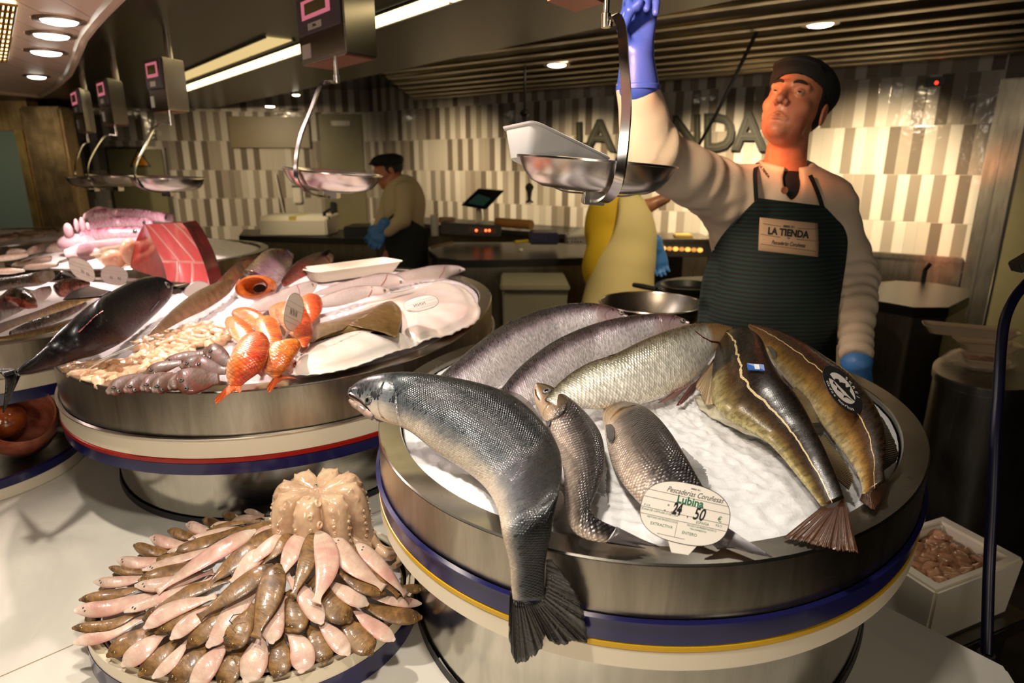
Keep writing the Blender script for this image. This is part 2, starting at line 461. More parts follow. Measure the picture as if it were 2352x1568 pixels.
# tap / pipe on left wall, small devices
p0 = WL(655, 505, .05); p1 = WL(632, 398, .05)
tag(obj('water_pipe', MB().tube([p0, p1], .008, 8).me('water_pipe', M['white_plastic'], 'auto')), 'thin cream pipe running up the tiled left back wall', 'pipe')
c0 = WL(684, 445, .0)
f = MB(); s0 = float((c0-WA)@LU); wbox(f, WA, LU, LN, s0-.045, s0+.045, c0[2]-.10, c0[2]+.07, 0, .05)
dsp = tag(obj('soap_dispenser', f.me('soap_dispenser', M['white_plastic'], bevel=.01)), 'small white dispenser with green top on the tiled left back wall', 'dispenser')
f = MB(); wbox(f, WA, LU, LN, s0-.045, s0+.045, c0[2]+.07, c0[2]+.09, 0, .05); obj('lid', f.me('lid', simple('green', srgb(20, 70, 40), .4)), dsp)
# steel wainscot + dado behind the man
sw0 = wall_s(WR(1985, 600)); zw1 = WR(2100, 583)[2]; zw0 = .55
f = MB(); wbox(f, WA, WU, WN, sw0-1.2, s_tile1-.03, zw0, zw1, .004, .03); wbox(f, WA, WU, WN, sw0-1.2, s_tile1-.03, zw1-.035, zw1, .031, .045)
tag(obj('splashback', f.me('splashback', M['steel'], bevel=.004)), 'brushed steel splashback strip below the tiles behind the fishmonger', 'splashback')
# red led box on the tiles
c0 = WR(2150, 190); s0 = wall_s(c0)
f = MB(); wbox(f, WA, WU, WN, s0-.05, s0+.05, c0[2]-.022, c0[2]+.03, 0, .04)
tl = tag(obj('alarm_sensor', f.me('alarm_sensor', M['black'], bevel=.006)), 'small black box with a glowing red light high on the tiles', 'sensor')
f = MB().ball(WR(2151, 190, .042), .010, 10, 6); obj('red_light', f.me('red_light', emis('red_led', (1, .02, .01, 1), 6), 'auto'), tl)

# ---------- ceilings ----------
f = MB().box((-8.6, -3.2, ZT+.14), (8.4, 8.2, ZT+.22)); struct('ceiling', f.me('ceiling', M['ceil_dark']))
# corrugated steel ceiling, ridges parallel to the right wall
fa, fb_ = PZ(830, 178, 2.05), PZ(1400, 60, 2.05)
FU = (fb_-fa)/np.linalg.norm(fb_-fa); FN = np.array([FU[1], -FU[0], 0])
if FN[1] > 0: FN = -FN
def corr():
    vs = []; fs = []; n = 360; W = 3.0
    e1_, e2_ = PZ(1020, 236, ZT), PZ(900, 184, ZT)
    sa, sb = wall_s(e1_), wall_s(e2_); db = float((e2_-WA)@WN)
    for i in range(n+1):
        d = W*i/n; k = math.floor(d/.25+.5)*.25
        z = ZT+.03*math.tanh(2.2*math.sin(2*PI*d/.25))
        s0 = sa+(sb-sa)*min(k/db, 2.2)
        for s in (s0, 9.0):
            vs.append(WA+WU*s+WN*(d+.004)+np.array([0, 0, z]))
    for i in range(n): fs.append((2*i, 2*i+1, 2*i+3, 2*i+2))
    b = len(vs)
    vs += [v+np.array([0, 0, .05]) for v in vs]
    fs += [(b+2*i+2, b+2*i+3, b+2*i+1, b+2*i) for i in range(n)]
    return mesh('ceiling_corrugated', vs, fs, steel('ceiling_steel', (.30, .26, .19), .30, axis='x', mottle=.5), smooth=True)
struct('ceiling_corrugated', corr())
# glossy dark soffit (fascia slab) running in front of it
s0, s1 = -6.0, 5.5
a0 = fa-FU*6.2; a1 = fa+FU*6.5
SO = [a0, a1, a1+FN*6.0, a0+FN*6.0]
def soff_panel():
    t = NT('soffit_panel'); v = t.coord()
    t.p(Base_Color=t.mix(t.noise(v, 1.5, 5), srgb(42, 36, 24), srgb(28, 24, 16)), Roughness=.30, Metallic=.2, Specular_IOR_Level=.2)
    return t.m
M['soffit'] = soff_panel()
so = MB().prism([(p[0], p[1], 2.05) for p in SO], (0, 0, .20)); struct('ceiling_soffit', so.me('ceiling_soffit', M['soffit']))
# long strip light let into the soffit
def strip(pxa, pxb, w, label, mat, ext0=0, ext1=0, z=2.048, nseg=1, name='strip_light'):
    A = PZ(*pxa, z); B = PZ(*pxb, z); u = (B-A)/np.linalg.norm(B-A); nn = np.array([u[1], -u[0], 0])
    if nn[1] > 0: nn = -nn
    A = A-u*ext0; B = B+u*ext1
    L = np.linalg.norm(B-A)
    t = thing(name, label, 'light', A)
    fr = MB()
    for (d0, d1) in ((-.012, 0), (w, w+.012)):
        fr.prism([A+nn*d0, B+nn*d0, B+nn*d1, A+nn*d1], (0, 0, -.008))
    obj('frame', fr.me('frame', M['black']), t)
    for k in range(nseg):
        a = A+u*(L*k/nseg+.012); b = A+u*(L*(k+1)/nseg-.012)
        q = MB().prism([a, b, b+nn*w, a+nn*w], (0, 0, -.004)); obj('diffuser', q.me('diffuser', mat), t)
    return t
M['strip_em'] = emis('strip_glow', (1.0, .80, .42, 1), 3.2)
M['strip_refl'] = emis('strip_reflection_glow', (1.0, .72, .30, 1), .8)  # dim glow painted as the reflection of the bright strip
strip((436, 206), (1049, 0), .115, 'long bright fluorescent strip light set in the dark soffit', M['strip_em'], .6, .8, nseg=6)
strip((436, 180), (692, 83), .12, 'dim glowing band added as the reflection of the long bright fluorescent strip', M['strip_refl'], .5, -.1, nseg=4)

# white canopy on the left with downlights
zc = 1.93
cpx = [(290, -30), (240, 22), (212, 55), (191, 84), (178, 118), (168, 145), (157, 168), (128, 196), (92, 218), (40, 214), (-60, 205), (-400, 190), (-500, -300), (330, -90)]
cw = [PZ(x, y, zc) for x, y in cpx[:11]]
cw += [cw[-1]+np.array([-1.5, 0.2, 0]), np.array([-3.6, .9, zc]), np.array([-1.0, .9, zc])]
def canopy():
    t = NT('canopy_slats'); v = t.coord('Object', rot=(0, 0, -.25))
    w = t.wave(v, 2.6, 0, 'X', 'SAW')
    l = t.math('LESS_THAN', w, .03)
    t.p(Base_Color=t.mix(l, srgb(240, 216, 196), srgb(150, 126, 110)), Roughness=.4)
    return t.m
cm = MB().prism([(p[0], p[1], zc) for p in cw], (0, 0, .12)); struct('ceiling_canopy', cm.me('ceiling_canopy', canopy()))
rim = MB().tube([p+np.array([0, 0, .0]) for p in cw[:11]], .018, 8); struct('trim_1', rim.me('trim_1', simple('canopy_rim', srgb(214, 190, 168), .35), 'auto'))
dl_mat = emis('downlight_glow', (1.0, .93, .80, 1), 14)
ring_m = simple('light_ring', srgb(150, 128, 108), .25, .7)
def downlight(px, py, z, r, label, mat=dl_mat, tilt=0):
    c = PZ(px, py, z)
    t = thing('downlight', label, 'light', c, 'ceiling downlights')
    rg = MB().lathe([(r*1.5, .0), (r*1.45, -.005), (r*1.10, -.007), (r, -.004), (r*.98, .004)], c, 32); obj('ring', rg.me('ring', ring_m, 'auto'), t)
    b = MB().lathe([(0, -.016), (r*.6, -.014), (r*.9, -.010), (r, -.004)], c, 28); obj('bulb', b.me('bulb', mat, 'auto'), t)
    return c
for px, py, r, lb in ((136, 45, .050, 'glowing downlight at the top of the row in the white slatted canopy'), (118, 79, .052, 'second glowing downlight from the top in the white slatted canopy'), (106, 118, .052, 'third glowing downlight from the top in the white slatted canopy'), (84, 174, .040, 'lowest glowing downlight near the edge of the white slatted canopy')):
    downlight(px, py, zc, r, lb)
# louvred lamp, square
lc = [PZ(*q, zc) for q in ((-60, -10), (36, 2), (14, 134), (-70, 128))]
lt = thing('louvre_light', 'square ceiling light with a shiny louvre grid in the canopy', 'light', lc[0])
fr = MB().prism([(p[0], p[1], zc-.002) for p in lc], (0, 0, -.004)); obj('diffuser', fr.me('diffuser', emis('louvre_glow', (1, .75, .38, 1), 4)), lt)
g = MB()
for k in range(13):
    a = k/12
    p, q = lc[0]*(1-a)+lc[3]*a, lc[1]*(1-a)+lc[2]*a; g.tube([p-Z3*.012, q-Z3*.012], .004, 4)
for k in range(9):
    a = k/8
    p, q = lc[0]*(1-a)+lc[1]*a, lc[3]*(1-a)+lc[2]*a; g.tube([p-Z3*.012, q-Z3*.012], .004, 4)
obj('louvre_grid', g.me('louvre_grid', simple('brass_grid', srgb(120, 88, 40), .3, .8)), lt)
# downlights in the corrugated ceiling
sp_mat = emis('spot_glow', (1.0, .88, .66, 1), 16)
for px, py, z, r, lb in ((1884, 54, ZT-.02, .055, 'round glowing downlight in the corrugated ceiling above the fishmonger'), (1279, 148, ZT-.02, .058, 'round glowing downlight in the corrugated ceiling near the hanging cord'), (620, 243, 2.048, .045, 'small round downlight in the dark soffit above the far wall'), (680, 216, 2.048, .03, 'tiny tilted spotlight in the dark soffit beside the small downlight')):
    downlight(px, py, z, r, lb, sp_mat)
# steel column, dark blue door on the far left
def colpan(name, x0, x1, y, mat, z1=2.0, th=.2, struct_=True, Y=6.2):
    a = PY(x0, y, Y); b = PY(x1, y, Y)
    return MB().box((a[0], Y, 0), (b[0], Y+th, z1)).me(name, mat, bevel=.02)
struct('pillar_steel', colpan('pillar_steel', 70, 163, 400, steel('pillar_mat', (.55, .42, .25), .25, axis='z'), Y=6.1))
b = PY(70, 400, 6.0)
f = MB().box((-7.4, 6.15, 0), (b[0]-.03, 6.28, PY(30, 300, 6.15)[2])); struct('door_3', f.me('door_3', simple('door_blue', srgb(70, 86, 84), .4), bevel=.01))
f = MB().box((b[0]-.13, 6.08, 0), (b[0]-.06, 6.16, PY(30, 300, 6.15)[2])); struct('trim_2', f.me('trim_2', steel('gold', (.5, .38, .16), .3)))
f = MB().box((-7.4, 6.15, PY(30, 300, 6.15)[2]), (b[0]-.02, 6.3, 2.2)); struct('wall_over_door', f.me('wall_over_door', steel('yellow_lit_wall', (.62, .46, .24), .3)))  # yellow light over the door put into the metal colour
# side and back enclosure of the market hall
struct('wall_side_right', MB().box((8.2, -3.2, 0), (8.3, 8.2, 2.3)).me('w', M['wall_paint']))
struct('wall_side_left', MB().box((-8.5, -3.2, 0), (-8.4, 8.2, 2.3)).me('w', M['wall_paint']))
struct('wall_behind', MB().box((-8.5, -3.2, 0), (8.3, -3.1, 2.3)).me('w', M['wall_paint']))
# ---------- marble counter, display drums ----------
ZC = .74
def fourier_outline(pts, z, c, order=3, lam=.02, n=160):
    P = np.array([PZ(x, y, z)[:2] for x, y in pts])-np.array(c)
    th = np.arctan2(P[:, 1], P[:, 0]); r = np.hypot(*P.T)
    def B(t): return np.stack([np.ones_like(t)]+[g(k*t) for k in range(1, order+1) for g in (np.cos, np.sin)], 1)
    A = B(th); W = np.diag([0]+[lam*k*k for k in range(1, order+1) for _ in (0, 1)])
    w = np.linalg.solve(A.T@A+W, A.T@r)
    t = np.linspace(0, 2*PI, n, endpoint=False); rr = B(t)@w
    return np.stack([c[0]+rr*np.cos(t), c[1]+rr*np.sin(t)], 1)
RP = [(883, 1001), (899, 1060), (923, 1100), (958, 1135), (998, 1165), (1037, 1187), (1096, 1212), (1147, 1231), (1274, 1265), (1352, 1281), (1439, 1292), (1640, 1298), (1731, 1289), (1822, 1275), (1891, 1260), (1970, 1227), (2055, 1173), (2121, 1100), (2130, 1028), (2107, 963), (2065, 917), (2011, 879)]
LP = [(117, 868), (178, 898), (248, 906), (373, 909), (471, 902), (557, 894), (667, 876), (784, 855), (901, 831), (999, 802), (1130, 703), (1114, 748), (1038, 786), (1101, 658), (1054, 641), (114, 845), (150, 806), (215, 765), (900, 606)]
ZR = 1.08
RC = (.254, 1.1235); LC = (-.618, 1.819)
RO = fourier_outline(RP, ZR, RC, 3, .3); LO = fourier_outline(LP, ZR, LC, 2, .3)
def offs(o, d):
    """offset closed outline outwards by d"""
    t = np.roll(o, -1, 0)-np.roll(o, 1, 0); n = np.stack([t[:, 1], -t[:, 0]], 1); n /= np.linalg.norm(n, axis=1)[:, None]
    return o+n*d
def ringmesh(name, rings, mat, close_bottom=False, close_top=False, parent=None, smooth='auto'):
    """rings: list of (outline Nx2, z)"""
    n = len(rings[0][0]); mb = MB(); vs = []; fs = []
    for o, z in rings: vs += [(p[0], p[1], z) for p in o]
    for i in range(len(rings)-1):
        for j in range(n):
            k = (j+1) % n; fs.append((i*n+j, i*n+k, (i+1)*n+k, (i+1)*n+j))
    if close_bottom: fs.append(tuple(range(n-1, -1, -1)))
    if close_top: b = (len(rings)-1)*n; fs.append(tuple(b+j for j in range(n)))
    mb.add(vs, fs)
    return obj(name, mb.me(name, mat, smooth), parent)
def drum(name, label, O, zr, wall, bands, ped_in, flange, floor_z):
    c = O.mean(0)
    t = thing('display_drum', label, 'display stand', (c[0], c[1], ZC))
    I = offs(O, -flange)
    ringmesh('flange', [(offs(O, -.002), zr-.006), (O, zr-.002), (offs(O, -.002), zr), (offs(I, .002), zr), (I, zr-.003), (I, zr-.03)], M['steel_rim'], parent=t)
    ringmesh('side_wall', [(O, zr-.003), (O, zr-wall)], M['steel'], parent=t)
    ringmesh('liner', [(I, zr-.003), (offs(I, .0), floor_z)], M['steel'], close_top=True, parent=t)
    z = zr-wall
    for nm, h, mt, d in bands:
        ringmesh(nm, [(offs(O, d-.006), z+.0005), (offs(O, d), z-.001), (offs(O, d), z-h+.001), (offs(O, d-.02), z-h)], M[mt], parent=t)
        z -= h
    ringmesh('underside', [(O, z+.002), (offs(O, -ped_in), z+.0021)], M['steel_dark'], parent=t)
    ringmesh('pedestal', [(offs(O, -ped_in), z+.002), (offs(O, -ped_in), ZC+.012)], M['steel_mirror'], parent=t)
    ringmesh('base_shadow', [(offs(O, -ped_in+.004), ZC+.014), (offs(O, -ped_in+.006), ZC)], M['rubber'], parent=t)  # dark ring put in for the shadow gap under the pedestal
    return t, I
drumR, RI = drum('r', 'round steel drum with navy, yellow and cream bands, under salmon, sea bass and cod', RO, ZR, .070,
     [('blue_edging', .005, 'navy_band', .008), ('navy_band', .028, 'navy_band', .004), ('yellow_stripe', .008, 'yellow_band', .005), ('cream_band', .026, 'cream_band', .004)], .05, .037, ZR-.05)
drumL, LI = drum('l', 'wide round steel drum with cream, red and navy bands, heaped with mullet and flatfish', LO, ZR, .092,
     [('chrome_bead', .004, 'chrome', .010), ('cream_band', .040, 'cream_band', .006), ('red_stripe', .010, 'red_band', .008), ('navy_band', .026, 'navy_band', .006)], .09, .040, ZR-.05)
# marble counter: top edge on the right from the photo
e0 = PZ(2040, 1390, ZC); e1 = PZ(2312, 1528, ZC)
cu = (e1-e0)/np.linalg.norm(e1-e0)
q1 = e1; q0 = e0-cu*1.9
poly = [q1, q0, (-1.0, 2.6, ZC), (-1.1, 4.5, ZC), (-4.3, 4.7, ZC), (-3.2, .12, ZC), (.2, .12, ZC), (q1[0]-.1, q1[1]-.35, ZC)]
poly = [np.array([p[0], p[1], ZC]) for p in poly]
cnt = thing('marble_counter', 'white marble counter slab carrying the fish drums', 'counter', (-.5, 1.2, 0))
mb = MB().prism([p-Z3*.035 for p in poly], (0, 0, .035)); obj('worktop', mb.me('worktop', M['marble'], bevel=.006), cnt)
pin = [p*np.array([.96, .97, 1]) for p in poly]
mb = MB().prism([(p[0]*.98, p[1]+.02, .0) for p in pin], (0, 0, ZC-.036)); obj('base_cabinet', mb.me('base_cabinet', M['steel_dark']), cnt)
# ice heightfields
def ice_field(name, I, zfun, label, res=.006, amp=.006, mat='ice', seed=0):
    lo = I.min(0); hi = I.max(0); c = I.mean(0)
    nr = int(np.hypot(*(hi-lo))/2/res); n = len(I)
    vs = [(c[0], c[1], zfun(c[0], c[1], 0))]; fs = []
    for i in range(1, nr+1):
        k = i/nr
        for j in range(n):
            p = c+(I[j]-c)*k*.992
            z = zfun(p[0], p[1], k)+amp*(noise.noise(Vector((p[0]*60+seed, p[1]*60, 0)))+.5*noise.noise(Vector((p[0]*150, p[1]*150+seed, 3))))*(1 if k < .97 else .3)
            vs.append((p[0], p[1], z))
    for j in range(n): fs.append((0, 1+j, 1+(j+1) % n))
    for i in range(nr-1):
        for j in range(n):
            k = (j+1) % n; a = 1+i*n; b = a+n; fs.append((a+j, b+j, b+k, a+k))
    o = obj(name, mesh(name, vs, fs, M[mat])); tag(o, label, 'ice', kind='stuff'); return o
M['ice_pink_lit'] = ice('crushed_ice_pink_lit', (.93, .86, .86, 1))  # pink tint of the lamps put into the ice colour
def dens(o, n=300):
    t = np.arange(len(o)); P = np.vstack([o, o[:1]]); x = np.linspace(0, len(o), n, endpoint=False)
    return np.stack([np.interp(x, np.arange(len(P)), P[:, k]) for k in (0, 1)], 1)
def zR(x, y, k): return ZR-.012+.022*(1-k*k)*(1+.3*math.sin(x*9+1))
def zL(x, y, k):
    return ZR-.012+.05*(1-k**2.2)
ice_field('crushed_ice', dens(RI, 320), zR, 'bed of white crushed ice in the drum of salmon and cod', .005)
ice_field('crushed_ice', dens(LI, 320), zL, 'pinkish lit bed of crushed ice in the wide drum of mullet and flatfish', .008, mat='ice_pink_lit', seed=5)
# ---------- fish building ----------
from mathutils.bvhtree import BVHTree
def bvh_of(vs, fs): return BVHTree.FromPolygons([tuple(v) for v in vs], [tuple(int(i) for i in f) for f in fs])
ORG = Vector((0, 0, CAMZ))
class Body: pass
def loft(C0, W, T, seg=32, pw=1.0):
    """C0 centres, W half-width vectors, T half-thickness vectors (n,3)"""
    n = len(C0); th = np.linspace(0, 2*PI, seg+1)
    c, s = np.cos(th), np.sin(th)
    sc_ = np.sign(s)*np.abs(s)**pw
    V = C0[:, None]+W[:, None]*c[None, :, None]+T[:, None]*sc_[None, :, None]
    L = np.r_[0, np.cumsum(np.linalg.norm(np.diff(C0, axis=0), axis=1))]
    g = np.linalg.norm(W, axis=1)
    v2 = (th/PI-1)  # -1..1
    uvm = np.stack([np.repeat(L[:, None], seg+1, 1), v2[None]*g[:, None]*1.5], -1)
    uvn = np.stack([np.repeat((L/L[-1])[:, None], seg+1, 1), np.repeat(((1+c)/2)[None], n, 0)], -1)
    vs = V.reshape(-1, 3); fs = []
    S = seg+1
    for i in range(n-1):
        for j in range(seg):
            fs.append((i*S+j, i*S+j+1, (i+1)*S+j+1, (i+1)*S+j))
    return vs, fs, uvm.reshape(-1, 2), uvn.reshape(-1, 2), L
def fish_body(name, A, B, centre, nrm, thick, mat, n=56, seg=32, parent=None, pw=1.0, nose=True, bend=None):
    """A dorsal / B ventral outline in photo pixels (snout to tail root); centre(t,px,py)->3D; nrm(t)->3D; thick: list of (t,ratio)"""
    a = resamp([(p[0], p[1]) for p in A], n); b = resamp([(p[0], p[1]) for p in B], n)
    ts = np.linspace(0, 1, n)
    ta = np.array([q[0] for q in thick]); tr = np.array([q[1] for q in thick])
    R = np.interp(ts, ta, tr)
    Cn = np.zeros((n, 3)); W = np.zeros((n, 3)); T = np.zeros((n, 3))
    th = np.linspace(0, 2*PI, 33)
    at, bt = a.copy(), b.copy()
    for i in range(n):
        N = np.asarray(nrm(ts[i]), float); N /= np.linalg.norm(N)
        d = a[i]-b[i]; dl = max(np.linalg.norm(d), 1e-6); d = d/dl
        A_, B_ = a[i].copy(), b[i].copy()
        for it in range(6):
            m = (A_+B_)/2; p0 = centre(ts[i], *m)
            pa = PPL(A_[0], A_[1], p0, N); pb = PPL(B_[0], B_[1], p0, N)
            c = (pa+pb)/2; w = (pa-pb)/2; tt = N*np.linalg.norm(w)*R[i]
            eT = abs((proj(c+tt)-proj(c))@d)*2
            if eT > .8*dl: tt = tt*(.8*dl/eT)
            ring = c+np.outer(np.cos(th), w)+np.outer(np.sin(th), tt)
            q = (proj(ring)-b[i])@d
            A_ = A_+d*max(-dl*.3, min(dl*.3, dl-q.max()))*.7; B_ = B_-d*max(-dl*.3, min(dl*.3, q.min()))*.7
            if (A_-B_)@d < dl*.25: m_ = (A_+B_)/2; A_ = m_+d*dl*.125; B_ = m_-d*dl*.125
        Cn[i], W[i], T[i] = c, w, tt
    # smooth
    for _ in range(2 if n < 70 else 7):
        for X in (Cn, W, T): X[1:-1] = (X[:-2]+2*X[1:-1]+X[2:])/4
    if nose:  # rounded snout cap
        k = 5; ext = Cn[0]-Cn[1]; ext = ext/np.linalg.norm(ext)*np.linalg.norm(W[0])*.7
        aa = np.linspace(PI/2, PI/2/k, k)
        Cn = np.vstack([[Cn[0]+ext*math.sin(q) for q in aa], Cn])
        W = np.vstack([[W[0]*math.cos(q)+W[0]*.02 for q in aa], W]); T = np.vstack([[T[0]*math.cos(q)+T[0]*.02 for q in aa], T])
    vs, fs, u1, u2, L = loft(Cn, W, T, seg, pw)
    S = seg+1
    fs = list(fs); fs.append(tuple(reversed(range(seg)))); fs.append(tuple((len(Cn)-1)*S+j for j in range(seg)))
    o = obj(name, mesh(name, vs, fs, mat, uvs={'uv': u1, 'nrm': u2}), parent)
    r = Body(); r.o = o; r.C, r.W, r.T, r.L = Cn, W, T, L; r.bvh = bvh_of(vs, fs); r.vs = np.asarray(vs); r.u1 = u1; r.u2 = u2; r.mat = mat
    return r
def hit(bv, px, py, off=0):
    d = V3(ray(px, py)).normalized(); h = bv.ray_cast(ORG, d)
    if h[0] is None: return None, None
    n = h[1] if h[1].dot(d) < 0 else -h[1]
    return h[0]+n*off, n
def hitn(bv, px, py, off=0):
    p, n = hit(bv, px, py, off)
    if p is not None: return np.array(p), np.array(n)
    # nearest: step inwards
    h = bv.find_nearest(V3(PD(px, py, 1.0))); 
    best = None
    for c in np.linspace(.4, 3, 60):
        q = bv.find_nearest(V3(PD(px, py, c)))
        if best is None or q[3] < best[3]: best = q
    n = best[1]; return np.array(best[0]), np.array(n)
def zplane(z): return lambda t, px, py: PZ(px, py, z)
def zvar(pts):
    ta = [p[0] for p in pts]; za = [p[1] for p in pts]
    return lambda t, px, py: PZ(px, py, float(np.interp(t, ta, za)))
UP = lambda t: (0, 0, 1)
def sheet(P, Q, nv=8, thick=.0007, ruffle=.0, rag=0, seed=0, bulge=None, nu=None, rays=0):
    """thin two-sided sheet between base curve P and tip curve Q (m,3)"""
    r = random.Random(seed); m = nu or max(len(P), 40)
    if len(P) == len(Q) and len(P) > 7: P = crspl(P, m); Q = crspl(Q, m)
    else: P = resamp(P, m); Q = resamp(Q, m)
    vs = []; uv = []
    nrm = np.zeros((m, 3))
    for i in range(m):
        tu = P[min(i+1, m-1)]-P[max(i-1, 0)]; tv = Q[i]-P[i]; q = np.cross(tu, tv); l = np.linalg.norm(q); nrm[i] = q/l if l > 1e-12 else (0, 0, 1)
    cut = [1-(rag*(r.random() if r.random() < .5 else r.random()*.4)) for _ in range(m)]
    for side in (1, -1):
        for i in range(m):
            for j in range(nv+1):
                v = j/nv; k = v*cut[i]
                p = P[i]*(1-k)+Q[i]*k
                d = nrm[i]*(side*thick*(1-.6*v)+ruffle*v*math.sin(i*.9+seed)+(bulge(i/(m-1), v) if bulge else 0))
                vs.append(p+d); uv.append((i/(m-1), v))
    fs = []; N = m*(nv+1)
    for i in range(m-1):
        for j in range(nv):
            a = i*(nv+1)+j; b = a+nv+1
            fs.append((a, a+1, b+1, b)); fs.append((N+a, N+b, N+b+1, N+a+1))
        a = i*(nv+1)+nv; b = a+nv+1; fs.append((a, N+a, N+b, b))
        a = i*(nv+1); b = a+nv+1; fs.append((a, b, N+b, N+a))
    return vs, fs, np.array(uv)
def fin(name, P, Q, mat, parent, **k):
    vs, fs, uv = sheet(np.asarray(P, float), np.asarray(Q, float), **k)
    o = obj(name, mesh(name, vs, fs, mat, uvs={'uv': uv}), parent); return o
def eye(parent, p, n, r, iris, flat=.5, name='eye'):
    n = Vector(n).normalized(); q = n.to_track_quat('Z', 'Y').to_matrix()
    mb = MB(); seg = 20; vs = []; fs = []
    angs = [0, .14, .28, .42, .46, .7, 1.0, 1.3, PI/2]
    for i, a in enumerate(angs):
        for j in range(seg):
            t = 2*PI*j/seg; v = q @ Vector((r*math.sin(a)*math.cos(t), r*math.sin(a)*math.sin(t), r*flat*math.cos(a))); vs.append(V3(p)+v)
    fm = []
    for i in range(len(angs)-1):
        for j in range(seg):
            k = (j+1) % seg; fs.append((i*seg+j, (i+1)*seg+j, (i+1)*seg+k, i*seg+k)); fm.append(0 if i < 3 else (1 if i < 6 else 2))
    o = obj(name, mesh(name, vs, fs, mats=[M['pupil'], iris, M['eye_rim']], fmat=fm), parent); return o
M['pupil'] = simple('pupil', (.005, .005, .006, 1), .05)
M['eye_rim'] = simple('eye_rim', (.05, .045, .04, 1), .15)
M['iris_silver'] = simple('iris_silver', srgb(190, 180, 160), .12, .4)
M['iris_dark'] = simple('iris_dark', srgb(110, 110, 105), .12, .3)
M['iris_gold'] = simple('iris_gold', srgb(190, 150, 80), .12, .4)
def fishmat(name, stops, head=None, head_t=.15, scale=.004, sc_amt=.35, spots=None, metal=.35, rough=.22, bump=.5, line=None, mott=None, coat=.5, skew=.15, sx=1.0, spec=.5):
    """stops: colours from belly (0) to back (1)"""
    t = NT(name)
    nr = t.n('ShaderNodeUVMap', uv_map='nrm').outputs[0]; sp = t.n('ShaderNodeSeparateXYZ'); t.set(sp.inputs[0], nr)
    tt, ss = sp.outputs[0], t.math('MULTIPLY', sp.outputs[1], sx)
    uv = t.coord(uv='uv')
    wob = t.noise(uv, 30, 4)
    s2 = t.math('ADD', ss, t.math('MULTIPLY', t.math('SUBTRACT', wob, .5), skew))
    col = t.ramp(s2, stops)
    if mott:
        mc, ms, ma = mott
        nn = t.ramp(t.noise(uv, ms, 5, .65), [(.42, 0.), (.60, 1.)])
        col = t.mix(t.math('MULTIPLY', nn, ma), col, mc)
    hm = t.ramp(tt, [(head_t-.015, 0.), (head_t+.03, 1.)])
    uvr = t.coord(uv='uv', rot=(0, 0, PI/4), scale=(1, 1.15, 1))
    vd = t.vor(uvr, 1/scale, .22, 'Distance'); vc = t.vor(uvr, 1/scale, .22, 'Color')
    bw = t.n('ShaderNodeRGBToBW', i_0=vc).outputs[0]
    amt = t.math('MULTIPLY', hm, sc_amt)
    shade = t.math('ADD', t.math('MULTIPLY', t.math('SUBTRACT', bw, .5), .55), t.math('SUBTRACT', .32, vd))
    colx = t.mix(t.math('MULTIPLY', amt, t.math('MULTIPLY', shade, 1.6, clamp=True)), col, t.mix(1.0, t.mix(1.0, col, (2.6, 2.6, 2.6, 1), 'MULTIPLY'), (.02, .02, .02, 1), 'ADD'))  # silver sparkle of single scales put into the colour
    colx = t.mix(t.math('MULTIPLY', amt, t.math('MULTIPLY', shade, -1.6, clamp=True)), colx, (0, 0, 0, 1))
    if head:
        hc = t.ramp(s2, head); colx = t.mix(hm, hc, colx)
    if line:
        lc, lp, lw = line
        a = t.math('ABSOLUTE', t.math('SUBTRACT', s2, lp)); a = t.math('LESS_THAN', a, lw)
        colx = t.mix(t.math('MULTIPLY', a, .85), colx, lc)
    if spots:
        dens_, size, smin = spots
        uvs_ = t.coord(uv='uv', scale=(1, 1, 1))
        d = t.vor(uvs_, dens_, 1, 'Distance'); c2 = t.n('ShaderNodeRGBToBW', i_0=t.vor(uvs_, dens_, 1, 'Color')).outputs[0]
        th = t.math('MULTIPLY', t.ramp(s2, [(smin, 0.), (min(smin+.35, 1), 1.)]), size)
        th = t.math('MULTIPLY', th, t.math('ADD', .4, c2))
        k = t.math('LESS_THAN', d, th)
        colx = t.mix(t.math('MULTIPLY', k, .9), colx, (.008, .009, .01, 1))
    t.p(Base_Color=colx, Roughness=t.math('ADD', rough, t.math('MULTIPLY', bw, .12)), Metallic=t.math('MULTIPLY', t.math('ADD', .35, t.math('MULTIPLY', hm, .65)), metal))
    t.p(**{'Specular_IOR_Level': spec, 'Coat_Weight': coat, 'Coat_Roughness': .12})
    hgt = t.math('MULTIPLY', t.math('ADD', t.math('MULTIPLY', vd, -1), t.math('MULTIPLY', bw, .5)), hm)
    t.bump(hgt, bump, scale*.35)
    t.bump(t.noise(uv, 60, 3), .15, .003)
    return t.m
def finmat(name, c1, c2, rays=46, metal=0, rough=.3, alpha=1):
    t = NT(name); uv = t.coord(uv='uv')
    w = t.wave(uv, rays/6.28, 1.5, 'X', 'SIN', 2, 2.0)
    n = t.noise(uv, 4, 4)
    t.p(Base_Color=t.mix(t.math('MULTIPLY', w, n), c1, c2), Roughness=rough, Metallic=metal, Coat_Weight=.4, Coat_Roughness=.1)
    t.bump(w, .5, .0015); return t.m
